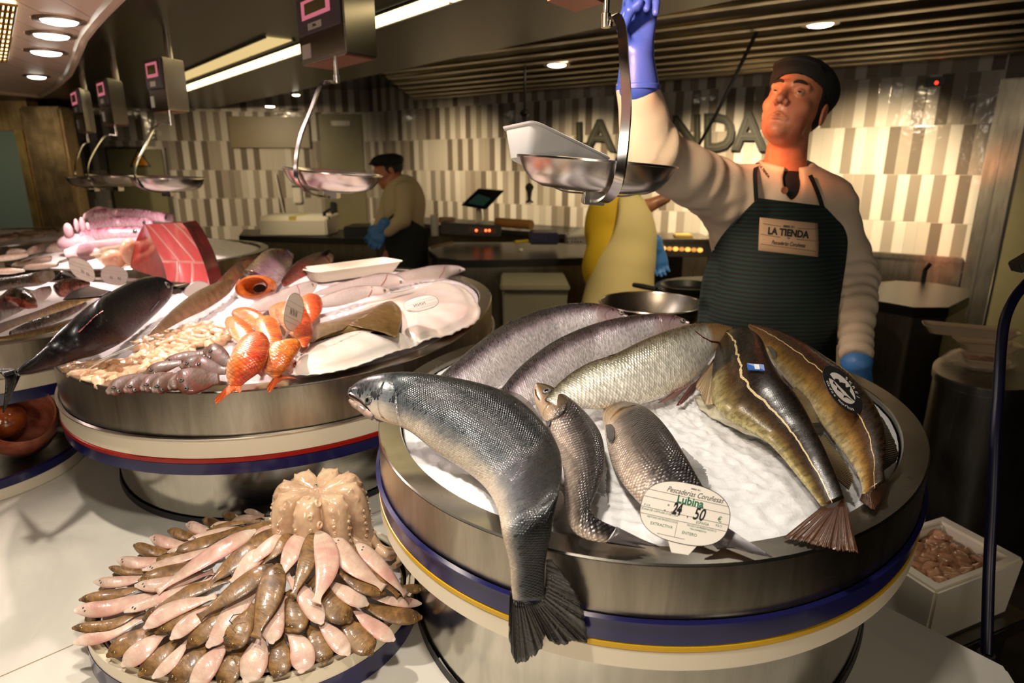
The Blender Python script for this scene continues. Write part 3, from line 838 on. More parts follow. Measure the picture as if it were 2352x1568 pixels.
def wetmat(name, c1, c2, sc_=30, rough=.25, sss=.2, bump=.3, coat=.6, c3=None, metal=0, coord='Object'):
    t = NT(name); v = t.coord(coord)
    n = t.ramp(t.noise(v, sc_, 5, .65), [(.38, 0.), (.64, 1.)])
    c = t.mix(n, c1, c2)
    if c3: c = t.mix(t.math('MULTIPLY', t.ramp(t.noise(v, sc_*.4, 3), [(.55, 0.), (.7, 1.)]), .7), c, c3)
    t.p(Base_Color=c, Roughness=rough, Subsurface_Weight=sss, Subsurface_Radius=(.01, .005, .003), Subsurface_Scale=.5, Coat_Weight=coat, Coat_Roughness=.08, Metallic=metal)
    t.bump(t.noise(v, sc_*2.5, 4), bump, .002); return t.m
def dome(outl, ztop, z0, name, mat, parent=None, dirn=None, rimfrac=.16, edge=.18, nr=14, skirt=True, wav=0.0, pw=.5, tilt=None, seed=0, n=90):
    """flatfish-like domed body over a pixel outline; outline unprojected to plane z0; ztop: height; flat fin rim"""
    Pp = crspl(np.array([PZ(x, y, z0) for x, y in outl]), n, closed=True)
    if tilt is not None:  # (cx,cy,slopex,slopey): lift z linearly, re-unproject for the same outline
        px = proj(Pp); Q = []
        for (x, y), p in zip(px, Pp):
            for _ in range(3):
                z = z0+(p[0]-tilt[0])*tilt[2]+(p[1]-tilt[1])*tilt[3]; p = PZ(x, y, z)
            Q.append(p)
        Pp = np.array(Q)
    c = Pp.mean(0)
    # medial-axis-like centre line: shrink toward principal axis
    X = Pp-c; u, s_, vt = np.linalg.svd(X, full_matrices=False); ax = vt[0] if dirn is None else np.asarray(dirn, float); ax = ax/np.linalg.norm(ax)
    proj_ = (X@ax); L = np.abs(proj_).max()
    tgt = c+np.outer(proj_*.55, ax)
    vs = []; uv = []; fs = []; m = n
    ks = [0, edge*.5, edge]+list(np.linspace(edge, 1, nr+1)[1:])
    for side in (1, -1):
        for k in ks:
            base = Pp*(1-k)+tgt*k
            kk = max(0, (k-edge)/(1-edge)); h = ztop*(1-(1-kk)**2)**pw if k > edge else 0
            for i in range(m):
                z = wav*math.sin(i*2.1+seed)*(1-k/edge) if k < edge else 0
                thk = .0012
                vs.append(base[i]+Z3*((h+thk+z) if side > 0 else (-thk*.5+z))); uv.append(((proj_[i]*(1-.45*k)/L+1)/2, k))
    nk = len(ks)
    for s in (0, 1):
        o = s*nk*m
        for a in range(nk-1):
            for i in range(m):
                j = (i+1) % m; q = (o+a*m+i, o+a*m+j, o+(a+1)*m+j, o+(a+1)*m+i)
                fs.append(q if s == 0 else q[::-1])
    for i in range(m):
        j = (i+1) % m; fs.append((i, nk*m+i, nk*m+j, j))
    # close the inner slit
    fs += [((nk-1)*m+i, (nk-1)*m+(i+1) % m, (nk-1)*m+(m-1-i-1) % m, (nk-1)*m+(m-1-i)) for i in range(m//2-1)]
    me = mesh(name, vs, fs, mat, uvs={'uv': np.array(uv)})
    o = obj(name, me, parent); r = Body(); r.o = o; r.bvh = bvh_of(vs, fs); r.c = c; r.ax = ax; r.L = L; r.P = Pp
    return r
# ---------- fish in the right drum ----------
def mid(A, B): return [((a[0]+b[0])/2, (a[1]+b[1])/2) for a, b in zip(A, B)]
salmon_m = fishmat('salmon_skin', [(0, srgb(214, 196, 172)), (.11, srgb(182, 170, 154)), (.21, srgb(116, 115, 113)), (.32, srgb(64, 70, 74)), (.44, srgb(30, 36, 40)), (.6, srgb(12, 16, 18)), (1, srgb(12, 15, 16))],
    head=[(0, srgb(226, 206, 184)), (.16, srgb(186, 172, 156)), (.34, srgb(104, 108, 110)), (.55, srgb(56, 66, 70)), (1, srgb(30, 36, 38))], head_t=.155, scale=.0026, sc_amt=.34, spots=(150, .56, .12), sx=1.08, metal=.18, rough=.24, bump=.6, coat=.25)
trout_m = fishmat('trout_skin', [(0, srgb(246, 236, 234)), (.40, srgb(240, 230, 232)), (.56, srgb(214, 200, 208)), (.68, srgb(130, 116, 124)), (.80, srgb(64, 54, 60)), (1, srgb(44, 38, 40))],
    head=[(0, srgb(220, 190, 185)), (.5, srgb(176, 150, 152)), (.8, srgb(112, 78, 82)), (1, srgb(76, 50, 54))], head_t=.12, scale=.0042, sc_amt=.55, spots=(120, .36, .50), sx=1.08, metal=.22, rough=.24, coat=.35, bump=.6)
trout2_m = fishmat('trout_skin_pale', [(0, srgb(246, 238, 222)), (.35, srgb(240, 236, 222)), (.62, srgb(220, 216, 200)), (.8, srgb(142, 140, 120)), (.92, srgb(96, 88, 66)), (1, srgb(60, 52, 38))],
    head=[(0, srgb(226, 200, 160)), (.5, srgb(180, 140, 90)), (1, srgb(96, 66, 34))], head_t=.16, scale=.0048, sc_amt=.6, spots=(120, .28, .66), sx=1.05, metal=.22, rough=.24, coat=.35, bump=.6)
bass_m = fishmat('bass_skin', [(0, srgb(216, 194, 174)), (.24, srgb(150, 134, 120)), (.40, srgb(82, 71, 66)), (.62, srgb(42, 36, 36)), (1, srgb(26, 22, 24))],
    head=[(0, srgb(200, 174, 146)), (.25, srgb(150, 122, 88)), (.5, srgb(98, 78, 52)), (1, srgb(44, 36, 30))], head_t=.20, scale=.0046, sc_amt=.6, sx=1.1, metal=.22, rough=.26, coat=.3, bump=.8, skew=.1)
cod_m = fishmat('cod_skin', [(0, srgb(196, 184, 130)), (.10, srgb(140, 122, 64)), (.24, srgb(84, 60, 30)), (.38, srgb(46, 30, 16)), (.6, srgb(24, 16, 10)), (1, srgb(14, 10, 7))],
    head=[(0, srgb(34, 26, 16)), (.4, srgb(14, 11, 8)), (1, srgb(7, 6, 5))], head_t=.32, scale=.0018, sc_amt=.12, metal=.05, rough=.24, bump=.14, mott=(srgb(38, 24, 12), 90, .6), line=(srgb(236, 214, 160), .46, .020), coat=.15, sx=1.12, spec=.3)
cod2_m = fishmat('cod_skin_golden', [(0, srgb(226, 206, 156)), (.16, srgb(176, 136, 66)), (.36, srgb(104, 68, 26)), (.54, srgb(60, 38, 16)), (.72, srgb(26, 18, 10)), (1, srgb(20, 15, 9))],
    head=[(0, srgb(120, 90, 50)), (.5, srgb(90, 60, 30)), (1, srgb(30, 22, 14))], head_t=.16, scale=.0018, sc_amt=.12, metal=.08, rough=.24, bump=.14, mott=(srgb(70, 44, 18), 90, .5), line=(srgb(240, 210, 150), .56, .014), coat=.15, sx=1.12, spec=.3)
fin_dark = finmat('fin_dark', srgb(16, 14, 13), srgb(50, 43, 38), 60)
fin_grey = finmat('fin_grey', srgb(42, 38, 40), srgb(112, 100, 96), 50)
fin_brown = finmat('fin_brown', srgb(56, 34, 22), srgb(136, 92, 58), 60)
fin_pink = finmat('fin_pink', srgb(150, 96, 84), srgb(206, 160, 140), 26)

# -- front salmon: head over the rim on the left, tail hanging down outside --
A = K5((72, 622), (96, 588), (160, 565), (260, 540), (400, 532), (560, 548), (760, 582), (960, 636), (1100, 712), (1190, 800), (1262, 885), (1318, 985), (1338, 1085), (1330, 1200), (1308, 1300), (1286, 1400), (1272, 1500))+KA((1062, 775), (1048, 850), (1040, 930), (1040, 1010), (1045, 1080))
B = K5((70, 690), (90, 735), (140, 772), (215, 812), (290, 838), (370, 862), (440, 900), (540, 985), (640, 1052), (760, 1128), (860, 1210), (920, 1290), (952, 1370), (966, 1430), (972, 1500))+KA((800, 720), (815, 790), (838, 860), (845, 930), (846, 1000), (858, 1080))
Yt = .596
def sal_c(t, px, py):
    if t < .57: return PZ(px, py, float(np.interp(t, [0, .12, .3, .6], [1.155, 1.16, 1.15, 1.115])))
    c60 = .42/1.0
    zc_ = PZ(px, py, 1.115)
    d_on = ray(px, py); k1 = (1.115-CAMZ)/d_on[2]
    k2 = .592/d_on[1]
    w = np.clip((t-.57)/.22, 0, 1); w = w*w*(3-2*w)
    return PD(px, py, k1*(1-w)+k2*w if k1 < k2 or w > 0 else k1)
def sal_n(t):
    w = np.clip((t-.42)/.42, 0, 1); w = w*w*(3-2*w)
    return np.array([0, -.72, .70])*(1-w)+np.array([.05, -1., .12])*w
st = thing('salmon', 'large dark spotted salmon, head over the rim and tail hanging outside', 'fish', PZ(1050, 950, ZR+.01))
sb = fish_body('body', A, B, sal_c, sal_n, [(0, .6), (.1, .52), (.3, .45), (.6, .45), (.8, .42), (1, .18)], salmon_m, n=80, seg=48, parent=st)
# tail fin, in front of the drum wall
tb = KA((846, 1040), (870, 1090), (930, 1110), (990, 1100), (1035, 1060), (1046, 1000))
tp = [((846, 1030), (834, 1240)), ((848, 1055), (842, 1350)), ((855, 1080), (866, 1446)), ((880, 1092), (906, 1453)), ((905, 1098), (965, 1425)), ((928, 1102), (1028, 1364)), ((948, 1104), (1046, 1296)), ((965, 1104), (1078, 1328)), ((985, 1100), (1150, 1350)), ((1005, 1090), (1215, 1322)), ((1022, 1072), (1293, 1330)), ((1036, 1040), (1280, 1195)), ((1044, 1000), (1262, 1120)), ((1050, 950), (1225, 1040)), ((1052, 900), (1165, 950)), ((1054, 850), (1085, 850))]
def py_list(L, Y): return np.array([PY(x, y, Y) for x, y in L])
fin('tail_fin', py_list(KA(*[q[0] for q in tp]), Yt+.002), py_list(KA(*[q[1] for q in tp]), Yt-.004), fin_dark, st, nv=10, rag=.06, seed=3, thick=.0014, ruffle=.0010, nu=130)
# adipose fin, dorsal fin
ad0 = [hitn(sb.bvh, x, y, -.004)[0] for x, y in KA((1070, 620), (1062, 580), (1058, 530), (1064, 480), (1076, 445))]
c_ = np.linalg.norm(ad0[2]-np.array([0, 0, CAMZ]))
ad1 = [PD(x, y, .735) for x, y in KA((1092, 632), (1125, 600), (1150, 520), (1140, 460), (1105, 432))]
fin('adipose_fin', ad0, ad1, fin_grey, st, thick=.003, nv=6, seed=1)
d0 = K5((940, 640), (1000, 668), (1060, 700), (1110, 735), (1160, 780), (1205, 822))
d1 = K5((965, 628), (1040, 632), (1105, 656), (1140, 700), (1168, 748), (1210, 815))
fin('dorsal_fin', [hitn(sb.bvh, x, y, -.003)[0] for x, y in d0], [PZ(x, y, 1.118) for x, y in d1], fin_dark, st, rag=.2, seed=5, thick=.0009)
# head: gill cover, lower jaw, eye, nostril
def patch(name, LA, LB, body, mat, parent, o0=.0006, o1=.003, m=26, nv=6, seed=0):
    """raised plate on a body between two pixel lines; takes over the body's own skin when mat is None"""
    a = resamp(LA, m); b = resamp(LB, m); bv = body.bvh
    vs = []; fs = []
    for s_ in (1, 0):
        for i in range(m):
            for j in range(nv+1):
                v = j/nv; q = a[i]*(1-v)+b[i]*v; e = math.sin(PI*min(max(i/(m-1), .02), .98))**.5
                p, n = hitn(bv, q[0], q[1]); vs.append(p+n*((o0+(o1-o0)*v*v)*e if s_ else -.0015))
    A_ = np.array(vs); k = ((A_[:, None]-body.vs[None])**2).sum(-1).argmin(1)
    N = m*(nv+1)
    for i in range(m-1):
        for j in range(nv):
            q = i*(nv+1)+j; l = q+nv+1; fs += [(q, q+1, l+1, l), (N+q, N+l, N+l+1, N+q+1)]
        q = i*(nv+1)+nv; l = q+nv+1; fs.append((q, N+q, N+l, l))
        q = i*(nv+1); l = q+nv+1; fs.append((q, l, N+l, N+q))
    return obj(name, mesh(name, vs, fs, mat or body.mat, uvs={'uv': body.u1[k]+(A_-body.vs[k])[:, :2], 'nrm': body.u2[k]}), parent)
gill_m = wetmat('salmon_gill_cover', srgb(92, 96, 98), srgb(54, 62, 66), 50, .2, 0, .2, c3=srgb(170, 158, 144))
patch('gill_cover', K5((262, 590), (232, 660), (228, 740), (250, 800), (300, 840)), K5((322, 600), (350, 660), (352, 730), (362, 790), (372, 855)), sb, None, st, .0004, .0030)
pe, ne = hitn(sb.bvh, *K5((172, 702))[0], -.001); eye(st, pe, ne, .0080, M['iris_dark'], .45)
jw = MB(); J = K5((62, 704), (86, 728), (126, 752), (160, 776), (200, 808))
jp = [PD(x, y, np.linalg.norm(hitn(sb.bvh, x+8, y-10)[0]-np.array([0, 0, CAMZ]))/np.linalg.norm(ray(x, y))+.006) for x, y in J]
jw.tube(jp, [.0025, .0042, .005, .0055, .004], 12, ry=1.2)
obj('lower_jaw', jw.me('lower_jaw', wetmat('jaw_skin', srgb(176, 150, 134), srgb(96, 88, 84), 60, .2), 'auto'), st)
mo = K5((66, 668), (92, 682), (128, 706), (160, 740), (185, 770))
obj('mouth_line', MB().tube([hitn(sb.bvh, x, y, .0)[0] for x, y in mo], [.0040, .0034, .0024, .0018, .0010], 8).me('mouth_line', simple('mouth_dark', srgb(40, 22, 18), .3), 'auto'), st)
pn, nn = hitn(sb.bvh, *K5((116, 640))[0]); eye(st, pn, nn, .0022, M['pupil'], .3, 'nostril')
pf0 = K5((215, 805), (232, 818), (250, 828)); pf1 = K5((205, 812), (228, 832), (262, 836))
fin('pectoral_fin', [hitn(sb.bvh, x, y, -.001)[0] for x, y in pf0], [PZ(x, y, 1.10) for x, y in pf1], fin_dark, st, rag=.3, thick=.0008)

# -- three trout behind --
TL = lambda t: (-.05, -.62, .78)
def lying(name, label, A, B, z, mat, cat='fish', group=None, thick=None, n=56, seg=36, nrm=UP, **k):
    t = thing(name, label, cat, PZ(*[sum(q)/len(q) for q in zip(*A)], z if not callable(z) else ZR), group)
    cen = z if callable(z) else zplane(z)
    b = fish_body('body', A, B, cen, nrm if nrm is not UP else TL, thick or [(0, .55), (.15, .5), (.5, .46), (.85, .4), (1, .22)], mat, n=n, seg=seg, parent=t, **k)
    return t, b
A1 = K5((1722, 188), (1660, 150), (1600, 134), (1500, 118), (1350, 126), (1200, 160), (1050, 218), (940, 276), (830, 358), (710, 460), (600, 556), (520, 640))
B1 = K5((1722, 215), (1660, 255), (1580, 300), (1480, 340), (1360, 400), (1250, 450), (1130, 510), (1040, 570), (960, 620), (880, 670), (790, 710), (640, 720))
t1, b1 = lying('trout', 'silvery pink spotted trout lying furthest back in the drum', A1, B1, zvar([(0, 1.145), (1, 1.13)]), trout_m)
A2 = K5((2092, 226), (2040, 200), (1960, 186), (1850, 184), (1730, 198), (1600, 224), (1450, 272), (1300, 340), (1180, 420), (1060, 522), (980, 622), (900, 720))
B2 = K5((2085, 255), (2010, 290), (1930, 320), (1840, 350), (1760, 400), (1650, 450), (1540, 500), (1430, 560), (1330, 620), (1240, 690), (1150, 740), (1010, 800))
t2, b2 = lying('trout', 'silvery spotted trout with a plum-coloured head, middle of three behind the front salmon', A2, B2, zvar([(0, 1.155), (.5, 1.145), (1, 1.13)]), trout_m)
A3 = K5((2350, 262), (2280, 244), (2200, 240), (2080, 252), (1950, 290), (1800, 352), (1640, 430), (1500, 475), (1380, 545), (1290, 625), (1230, 700))
B3 = K5((2330, 330), (2270, 410), (2215, 480), (2120, 600), (2010, 660), (1900, 700), (1780, 728), (1680, 742), (1560, 756), (1440, 750), (1330, 760))
t3, b3 = lying('trout', 'broad silver scaly salmon with golden neck lying beside the dark cod head', A3, B3, zvar([(0, 1.15), (1, 1.14)]), trout2_m, thick=[(0, .5), (.3, .42), (1, .4)])
for tb_, bb, P0, P1, sd in ((t1, b1, ((880, 320), (930, 285), (985, 255), (1030, 232)), ((845, 345), (880, 272), (950, 245), (1035, 226)), 2),
                    (t2, b2, ((1290, 350), (1340, 325), (1400, 300), (1440, 280)), ((1258, 352), (1290, 312), (1360, 290), (1440, 272)), 3),
                    (t3, b3, ((1650, 430), (1700, 405), (1750, 385), (1800, 360)), ((1610, 442), (1650, 396), (1720, 368), (1800, 352)), 4)):
    fin('dorsal_fin', [hitn(bb.bvh, x, y, -.001)[0] for x, y in K5(*P0)], [hitn(bb.bvh, x, y, .004)[0] if i else hitn(bb.bvh, x, y, .002)[0] for i, (x, y) in enumerate(K5(*P1))], fin_dark, tb_, thick=.0011, rag=.1, seed=sd)
gm2 = wetmat('trout_gill_cover', srgb(226, 206, 204), srgb(188, 160, 160), 40, .15, .1, .2)
patch('gill_cover', K5((1640, 150), (1600, 180), (1600, 210), (1630, 236)), K5((1545, 140), (1530, 190), (1548, 225), (1585, 252)), b1, None, t1, .0004, .003)
gm3 = wetmat('trout_gill_cover_plum', srgb(120, 70, 78), srgb(86, 50, 56), 40, .2, 0, .3)
patch('gill_cover', K5((2010, 200), (1985, 230), (1980, 262), (2000, 290)), K5((1915, 195), (1925, 235), (1940, 275), (1948, 305)), b2, None, t2, .0004, .003)
for tb_, bb, q in ((t1, b1, (1690, 180)), (t2, b2, (2060, 226))):
    p_, n_ = hitn(bb.bvh, *K5(q)[0]); eye(tb_, p_, n_, .0065, M['iris_silver'])
# pelvic / pectoral fins of the broad one
fin('pelvic_fin', [PZ(x, y, 1.115) for x, y in K5((2010, 655), (2060, 632), (2105, 605))], [PZ(x, y, 1.10) for x, y in K5((1905, 722), (1945, 715), (2015, 690))], fin_pink, t3, rag=.15)
fin('anal_fin', [PZ(x, y, 1.115) for x, y in K5((2110, 610), (2150, 580), (2180, 545))], [PZ(x, y, 1.10) for x, y in K5((2015, 742), (2060, 725), (2130, 650))], finmat('fin_plum', srgb(70, 34, 36), srgb(140, 84, 80), 20), t3, rag=.15)
obj('gill_wound', MB().tube([hitn(b3.bvh, x, y, -.0005)[0] for x, y in K5((2135, 290), (2180, 325), (2230, 350), (2275, 355))], .0022, 6).me('gill_wound', simple('blood', srgb(96, 16, 8), .2), 'auto'), t3)

# -- two sea bass --
A = K5((1196, 600), (1240, 606), (1300, 635), (1370, 680), (1450, 748), (1520, 825), (1570, 905), (1592, 1000), (1592, 1100), (1565, 1200), (1530, 1280), (1505, 1340), (1520, 1385), (1580, 1430), (1660, 1465))
B = K5((1174, 618), (1166, 660), (1172, 720), (1205, 790), (1248, 852), (1285, 930), (1320, 1030), (1345, 1140), (1352, 1250), (1358, 1350), (1372, 1430), (1400, 1490), (1450, 1525), (1530, 1550), (1600, 1556))
u1, v1 = lying('sea_bass', 'dark scaled sea bass, head up, curled beside the big salmon', A, B, zvar([(0, 1.150), (.3, 1.12), (.8, 1.105), (1, 1.095)]), bass_m, thick=[(0, .6), (.15, .5), (.5, .46), (.8, .45), (1, .2)], n=64)
fin('tail_fin', [PZ(x, y, 1.097) for x, y in K5((1660, 1465), (1650, 1495), (1630, 1525), (1600, 1556))], [PZ(x, y, 1.088) for x, y in K5((1830, 1545), (1920, 1582), (1790, 1568), (1840, 1592))], fin_grey, u1, rag=.05, nu=50, thick=.0012)
fin('dorsal_fin', [hitn(v1.bvh, x, y, -.003)[0] for x, y in K5((1590, 1050), (1588, 1120), (1568, 1190), (1545, 1250))], [PZ(x, y, 1.098) for x, y in K5((1606, 1100), (1600, 1200), (1598, 1284), (1548, 1260))], fin_dark, u1, rag=.35, seed=9)
pe, ne = hitn(v1.bvh, *K5((1244, 648))[0], -.0008); eye(u1, pe, ne, .0080, M['iris_dark'], .4)
gb = wetmat('bass_gill_cover', srgb(196, 160, 112), srgb(128, 100, 66), 60, .16, 0, .5, c3=srgb(70, 56, 40))
patch('gill_cover', K5((1290, 690), (1245, 730), (1222, 770), (1225, 800)), K5((1368, 712), (1352, 770), (1310, 808), (1250, 832)), v1, None, u1, .0004, .0035)
obj('mouth_line', MB().tube([hitn(v1.bvh, x, y, .0002)[0] for x, y in K5((1176, 640), (1180, 670), (1200, 700))], .0012, 6).me('mouth_line', M['pupil'], 'auto'), u1)
fin('pectoral_fin', [hitn(v1.bvh, x, y, .0)[0] for x, y in K5((1235, 826), (1255, 822), (1272, 830))], [hitn(v1.bvh, x, y, .004)[0] for x, y in K5((1240, 850), (1258, 866), (1272, 855))], fin_grey, u1)
A = K5((1700, 716), (1790, 728), (1860, 764), (1920, 815), (1990, 900), (2055, 1000), (2110, 1090), (2160, 1180), (2200, 1250), (2225, 1330))+K6((560, 1290), (620, 1345))
B = K5((1590, 735), (1572, 790), (1588, 870), (1602, 960), (1625, 1060), (1665, 1150), (1720, 1230), (1790, 1310), (1860, 1380), (1930, 1440))+K6((460, 1370), (540, 1410))
u2, v2 = lying('sea_bass', 'dark scaled sea bass lying behind the oval Lubina price card', A, B, zvar([(0, 1.115), (.5, 1.125), (1, 1.098)]), bass_m, thick=[(0, .55), (.5, .48), (.8, .42), (1, .2)], n=60, nose=True)
fin('tail_fin', [PZ(x, y, 1.098) for x, y in K6((640, 1350), (620, 1370), (590, 1390), (545, 1410))], [PZ(x, y, 1.088) for x, y in K6((905, 1520), (800, 1500), (690, 1470), (600, 1475))], fin_grey, u2, rag=.04, nu=50, thick=.0012)
fin('dorsal_fin', [hitn(v2.bvh, x, y, -.003)[0] for x, y in K5((2030, 1000), (2080, 1070), (2130, 1140), (2170, 1210))], [PZ(x, y, 1.105) for x, y in K5((2060, 985), (2140, 1060), (2205, 1125), (2218, 1235))], fin_dark, u2, rag=.2, seed=2)
fin('pectoral_fin', [hitn(v2.bvh, x, y, .0005)[0] for x, y in K5((1600, 855), (1630, 850), (1650, 870))], [hitn(v2.bvh, x, y, .005)[0] for x, y in K5((1622, 940), (1650, 960), (1664, 930))], fin_grey, u2, thick=.001)
patch('gill_cover', K5((1720, 722), (1650, 730), (1600, 770), (1592, 830)), K5((1780, 732), (1700, 752), (1640, 800), (1612, 850)), v2, None, u2, .0003, .002)

# -- two cod --
A = K6((655, 262), (720, 250), (790, 265), (850, 320), (890, 420), (950, 520), (1020, 600), (1090, 710), (1150, 830), (1200, 930), (1240, 1020), (1275, 1110), (1300, 1190))
B = K6((635, 290), (600, 340), (574, 430), (562, 540), (575, 660), (640, 745), (760, 812), (860, 868), (940, 945), (1010, 1030), (1075, 1110), (1130, 1180), (1180, 1245))
w1, x1 = lying('cod', 'large dark brown cod, pale lateral line, tail resting over the front rim', A, B, zvar([(0, 1.155), (.2, 1.15), (.6, 1.12), (1, 1.10)]), cod_m, thick=[(0, .6), (.2, .52), (.5, .45), (.8, .42), (1, .2)], n=64)
fin('tail_fin', [PZ(x, y, 1.098) for x, y in K6((1178, 1240), (1215, 1250), (1255, 1235), (1298, 1185))], [PZ(x, y, 1.084) for x, y in K6((962, 1412), (1130, 1452), (1260, 1482), (1380, 1496))], fin_brown, w1, rag=.07, nu=80, thick=.0014, ruffle=.001)
for nm, P0, P1, sd in (('dorsal_fin', ((1000, 590), (1060, 660), (1120, 770)), ((1040, 570), (1120, 640), (1168, 772)), 1),
                   ('dorsal_fin', ((1150, 860), (1200, 950), (1250, 1060)), ((1195, 835), (1345, 1045), (1330, 1150)), 2)):
    fin(nm, [hitn(x1.bvh, x, y, -.003)[0] for x, y in K6(*P0)], [PZ(x, y, 1.10) for x, y in K6(*P1)], fin_dark, w1, rag=.12, seed=sd)
fin('pectoral_fin', [hitn(x1.bvh, x, y, -.002)[0] for x, y in K6((585, 400), (572, 440), (570, 500))], [PZ(x, y, 1.11) for x, y in K6((480, 560), (510, 660), (582, 676))], finmat('fin_cream', srgb(150, 124, 90), srgb(222, 202, 164), 24), w1, rag=.08, thick=.0012, bulge=lambda u, v: .008*math.sin(PI*u)*v)
bf = K6((470, 622), (500, 690), (570, 745), (660, 790), (760, 838), (860, 872)); bt_ = K6((560, 640), (600, 690), (680, 740), (780, 790), (850, 835), (900, 880))
fin('belly_flap', [PZ(x, y, 1.105) for x, y in bt_], [PZ(x, y, 1.088) for x, y in bf], wetmat('belly_flesh', srgb(225, 218, 196), srgb(206, 196, 160), 40), w1, thick=.004, ruffle=.002)
# blue tag
tg = [hitn(x1.bvh, x, y, .004)[0] for x, y in K6((762, 478), (852, 486), (860, 500), (770, 494))]
tg = [np.array([p[0], p[1], p[2]+dz_]) for p, dz_ in zip(tg, (.006, .006, 0, 0))]
tgt_ = tag(obj('blue_tag', MB().prism(tg, (0, 0, .0012)).me('blue_tag', simple('tag_blue', srgb(44, 96, 176), .3))), 'tiny blue and white tag stuck on the dark cod behind its head', 'tag')
tg2 = [tg[0]*.62+tg[1]*.38, tg[0]*.25+tg[1]*.75, tg[3]*.25+tg[2]*.75, tg[3]*.62+tg[2]*.38]
obj('tag_mark', MB().prism([p*.8+sum(tg2)/4*.2+Z3*.0013 for p in tg2], (0, 0, .0004)).me('tag_mark', simple('tag_white', srgb(225, 228, 232), .4)), tgt_)
A = K6((780, 225), (850, 236), (960, 274), (1080, 330), (1200, 410), (1320, 490), (1420, 600), (1500, 730), (1530, 850), (1530, 960), (1520, 1040), (1530, 1100))
B = K6((770, 245), (810, 300), (870, 390), (940, 490), (1020, 580), (1110, 690), (1190, 800), (1265, 900), (1330, 985), (1378, 1070), (1398, 1130), (1400, 1180))
w2, x2 = lying('cod', 'golden brown cod with a round black and white badge on its back', A, B, zvar([(0, 1.14), (.5, 1.125), (1, 1.10)]), cod2_m, thick=[(0, .5), (.3, .5), (.8, .42), (1, .2)], n=60)
fin('tail_fin', [PZ(x, y, 1.098) for x, y in K6((1400, 1170), (1440, 1160), (1490, 1130), (1530, 1098))], [PZ(x, y, 1.086) for x, y in K6((1385, 1205), (1430, 1236), (1478, 1250), (1556, 1100))], fin_brown, w2, rag=.1, nu=50)
fin('dorsal_fin', [hitn(x2.bvh, x, y, -.003)[0] for x, y in K6((1490, 730), (1520, 830), (1525, 940), (1515, 1020))], [PZ(x, y, 1.10) for x, y in K6((1510, 740), (1570, 850), (1602, 965), (1520, 1040))], fin_dark, w2, rag=.1, seed=8)
fin('pectoral_fin', [hitn(x2.bvh, x, y, -.001)[0] for x, y in K6((868, 345), (880, 370), (895, 400))], [hitn(x2.bvh, x, y, .006)[0] for x, y in K6((905, 360), (938, 392), (940, 424))], fin_dark, w2, rag=.1, seed=8)
# ---------- low round plate of soles with an octopus ----------
ZP = .800
PPp = [(839, 1203), (904, 1249), (946, 1297), (957, 1340), (953, 1363), (915, 1424), (865, 1469), (778, 1513), (677, 1548), (312, 1269), (239, 1325), (216, 1363), (200, 1420), (208, 1475), (251, 1520), (328, 1551), (560, 1568), (640, 1190)]
PC = PZ(575, 1365, ZP)[:2]
PO = fourier_outline(PPp, ZP, PC, 3, .4, 140)
pl = thing('fish_platter', 'low round platter with cream and navy rim under the fanned soles', 'platter', (PC[0], PC[1], ZC))
ringmesh('rim', [(offs(PO, -.016), ZP-.012), (offs(PO, -.014), ZP), (offs(PO, -.010), ZP+.001), (offs(PO, -.008), ZP-.004), (offs(PO, -.003), ZP-.004), (PO, ZP-.001), (PO, ZP-.024)], M['cream_band'], parent=pl)
ringmesh('navy_band', [(offs(PO, .001), ZP-.0238), (offs(PO, .001), ZC+.001)], M['navy_band'], close_bottom=True, parent=pl)
ringmesh('tray_floor', [(offs(PO, -.0145), ZP-.003), (offs(PO, -.02), ZP-.014)], M['pan_steel'], close_top=True, parent=pl)
PKC = PZ(700, 1262, .868)[:2]
_pa = PO-PKC; _th = np.arctan2(_pa[:, 1], _pa[:, 0]); _rr = np.hypot(*_pa.T); _o = np.argsort(_th); _th, _rr = _th[_o], _rr[_o]
def kmound(x, y):
    a = math.atan2(y-PKC[1], x-PKC[0]); r = np.interp(a, _th, _rr, period=2*PI); return math.hypot(x-PKC[0], y-PKC[1])/r
def zmound(x, y, lift=0):
    k = kmound(x, y); return ZP+.004+.062*max(0, 1-min(k, 1.25)**1.35)+lift if k < 1 else ZP+.004-.035*(k-1)+lift
def pm(px, py, lift=0):
    z = .83+lift
    for _ in range(14): 
        p = PZ(px, py, z); z = .5*z+.5*zmound(p[0], p[1], lift)
    return PZ(px, py, z)
ice_field('crushed_ice', dens(offs(PO, -.022), 200), lambda x, y, k: min(zmound(x, y)-.016, ZP+.040), 'thin mound of crushed ice under the soles, showing at the right of the platter', .007, .004, seed=9)
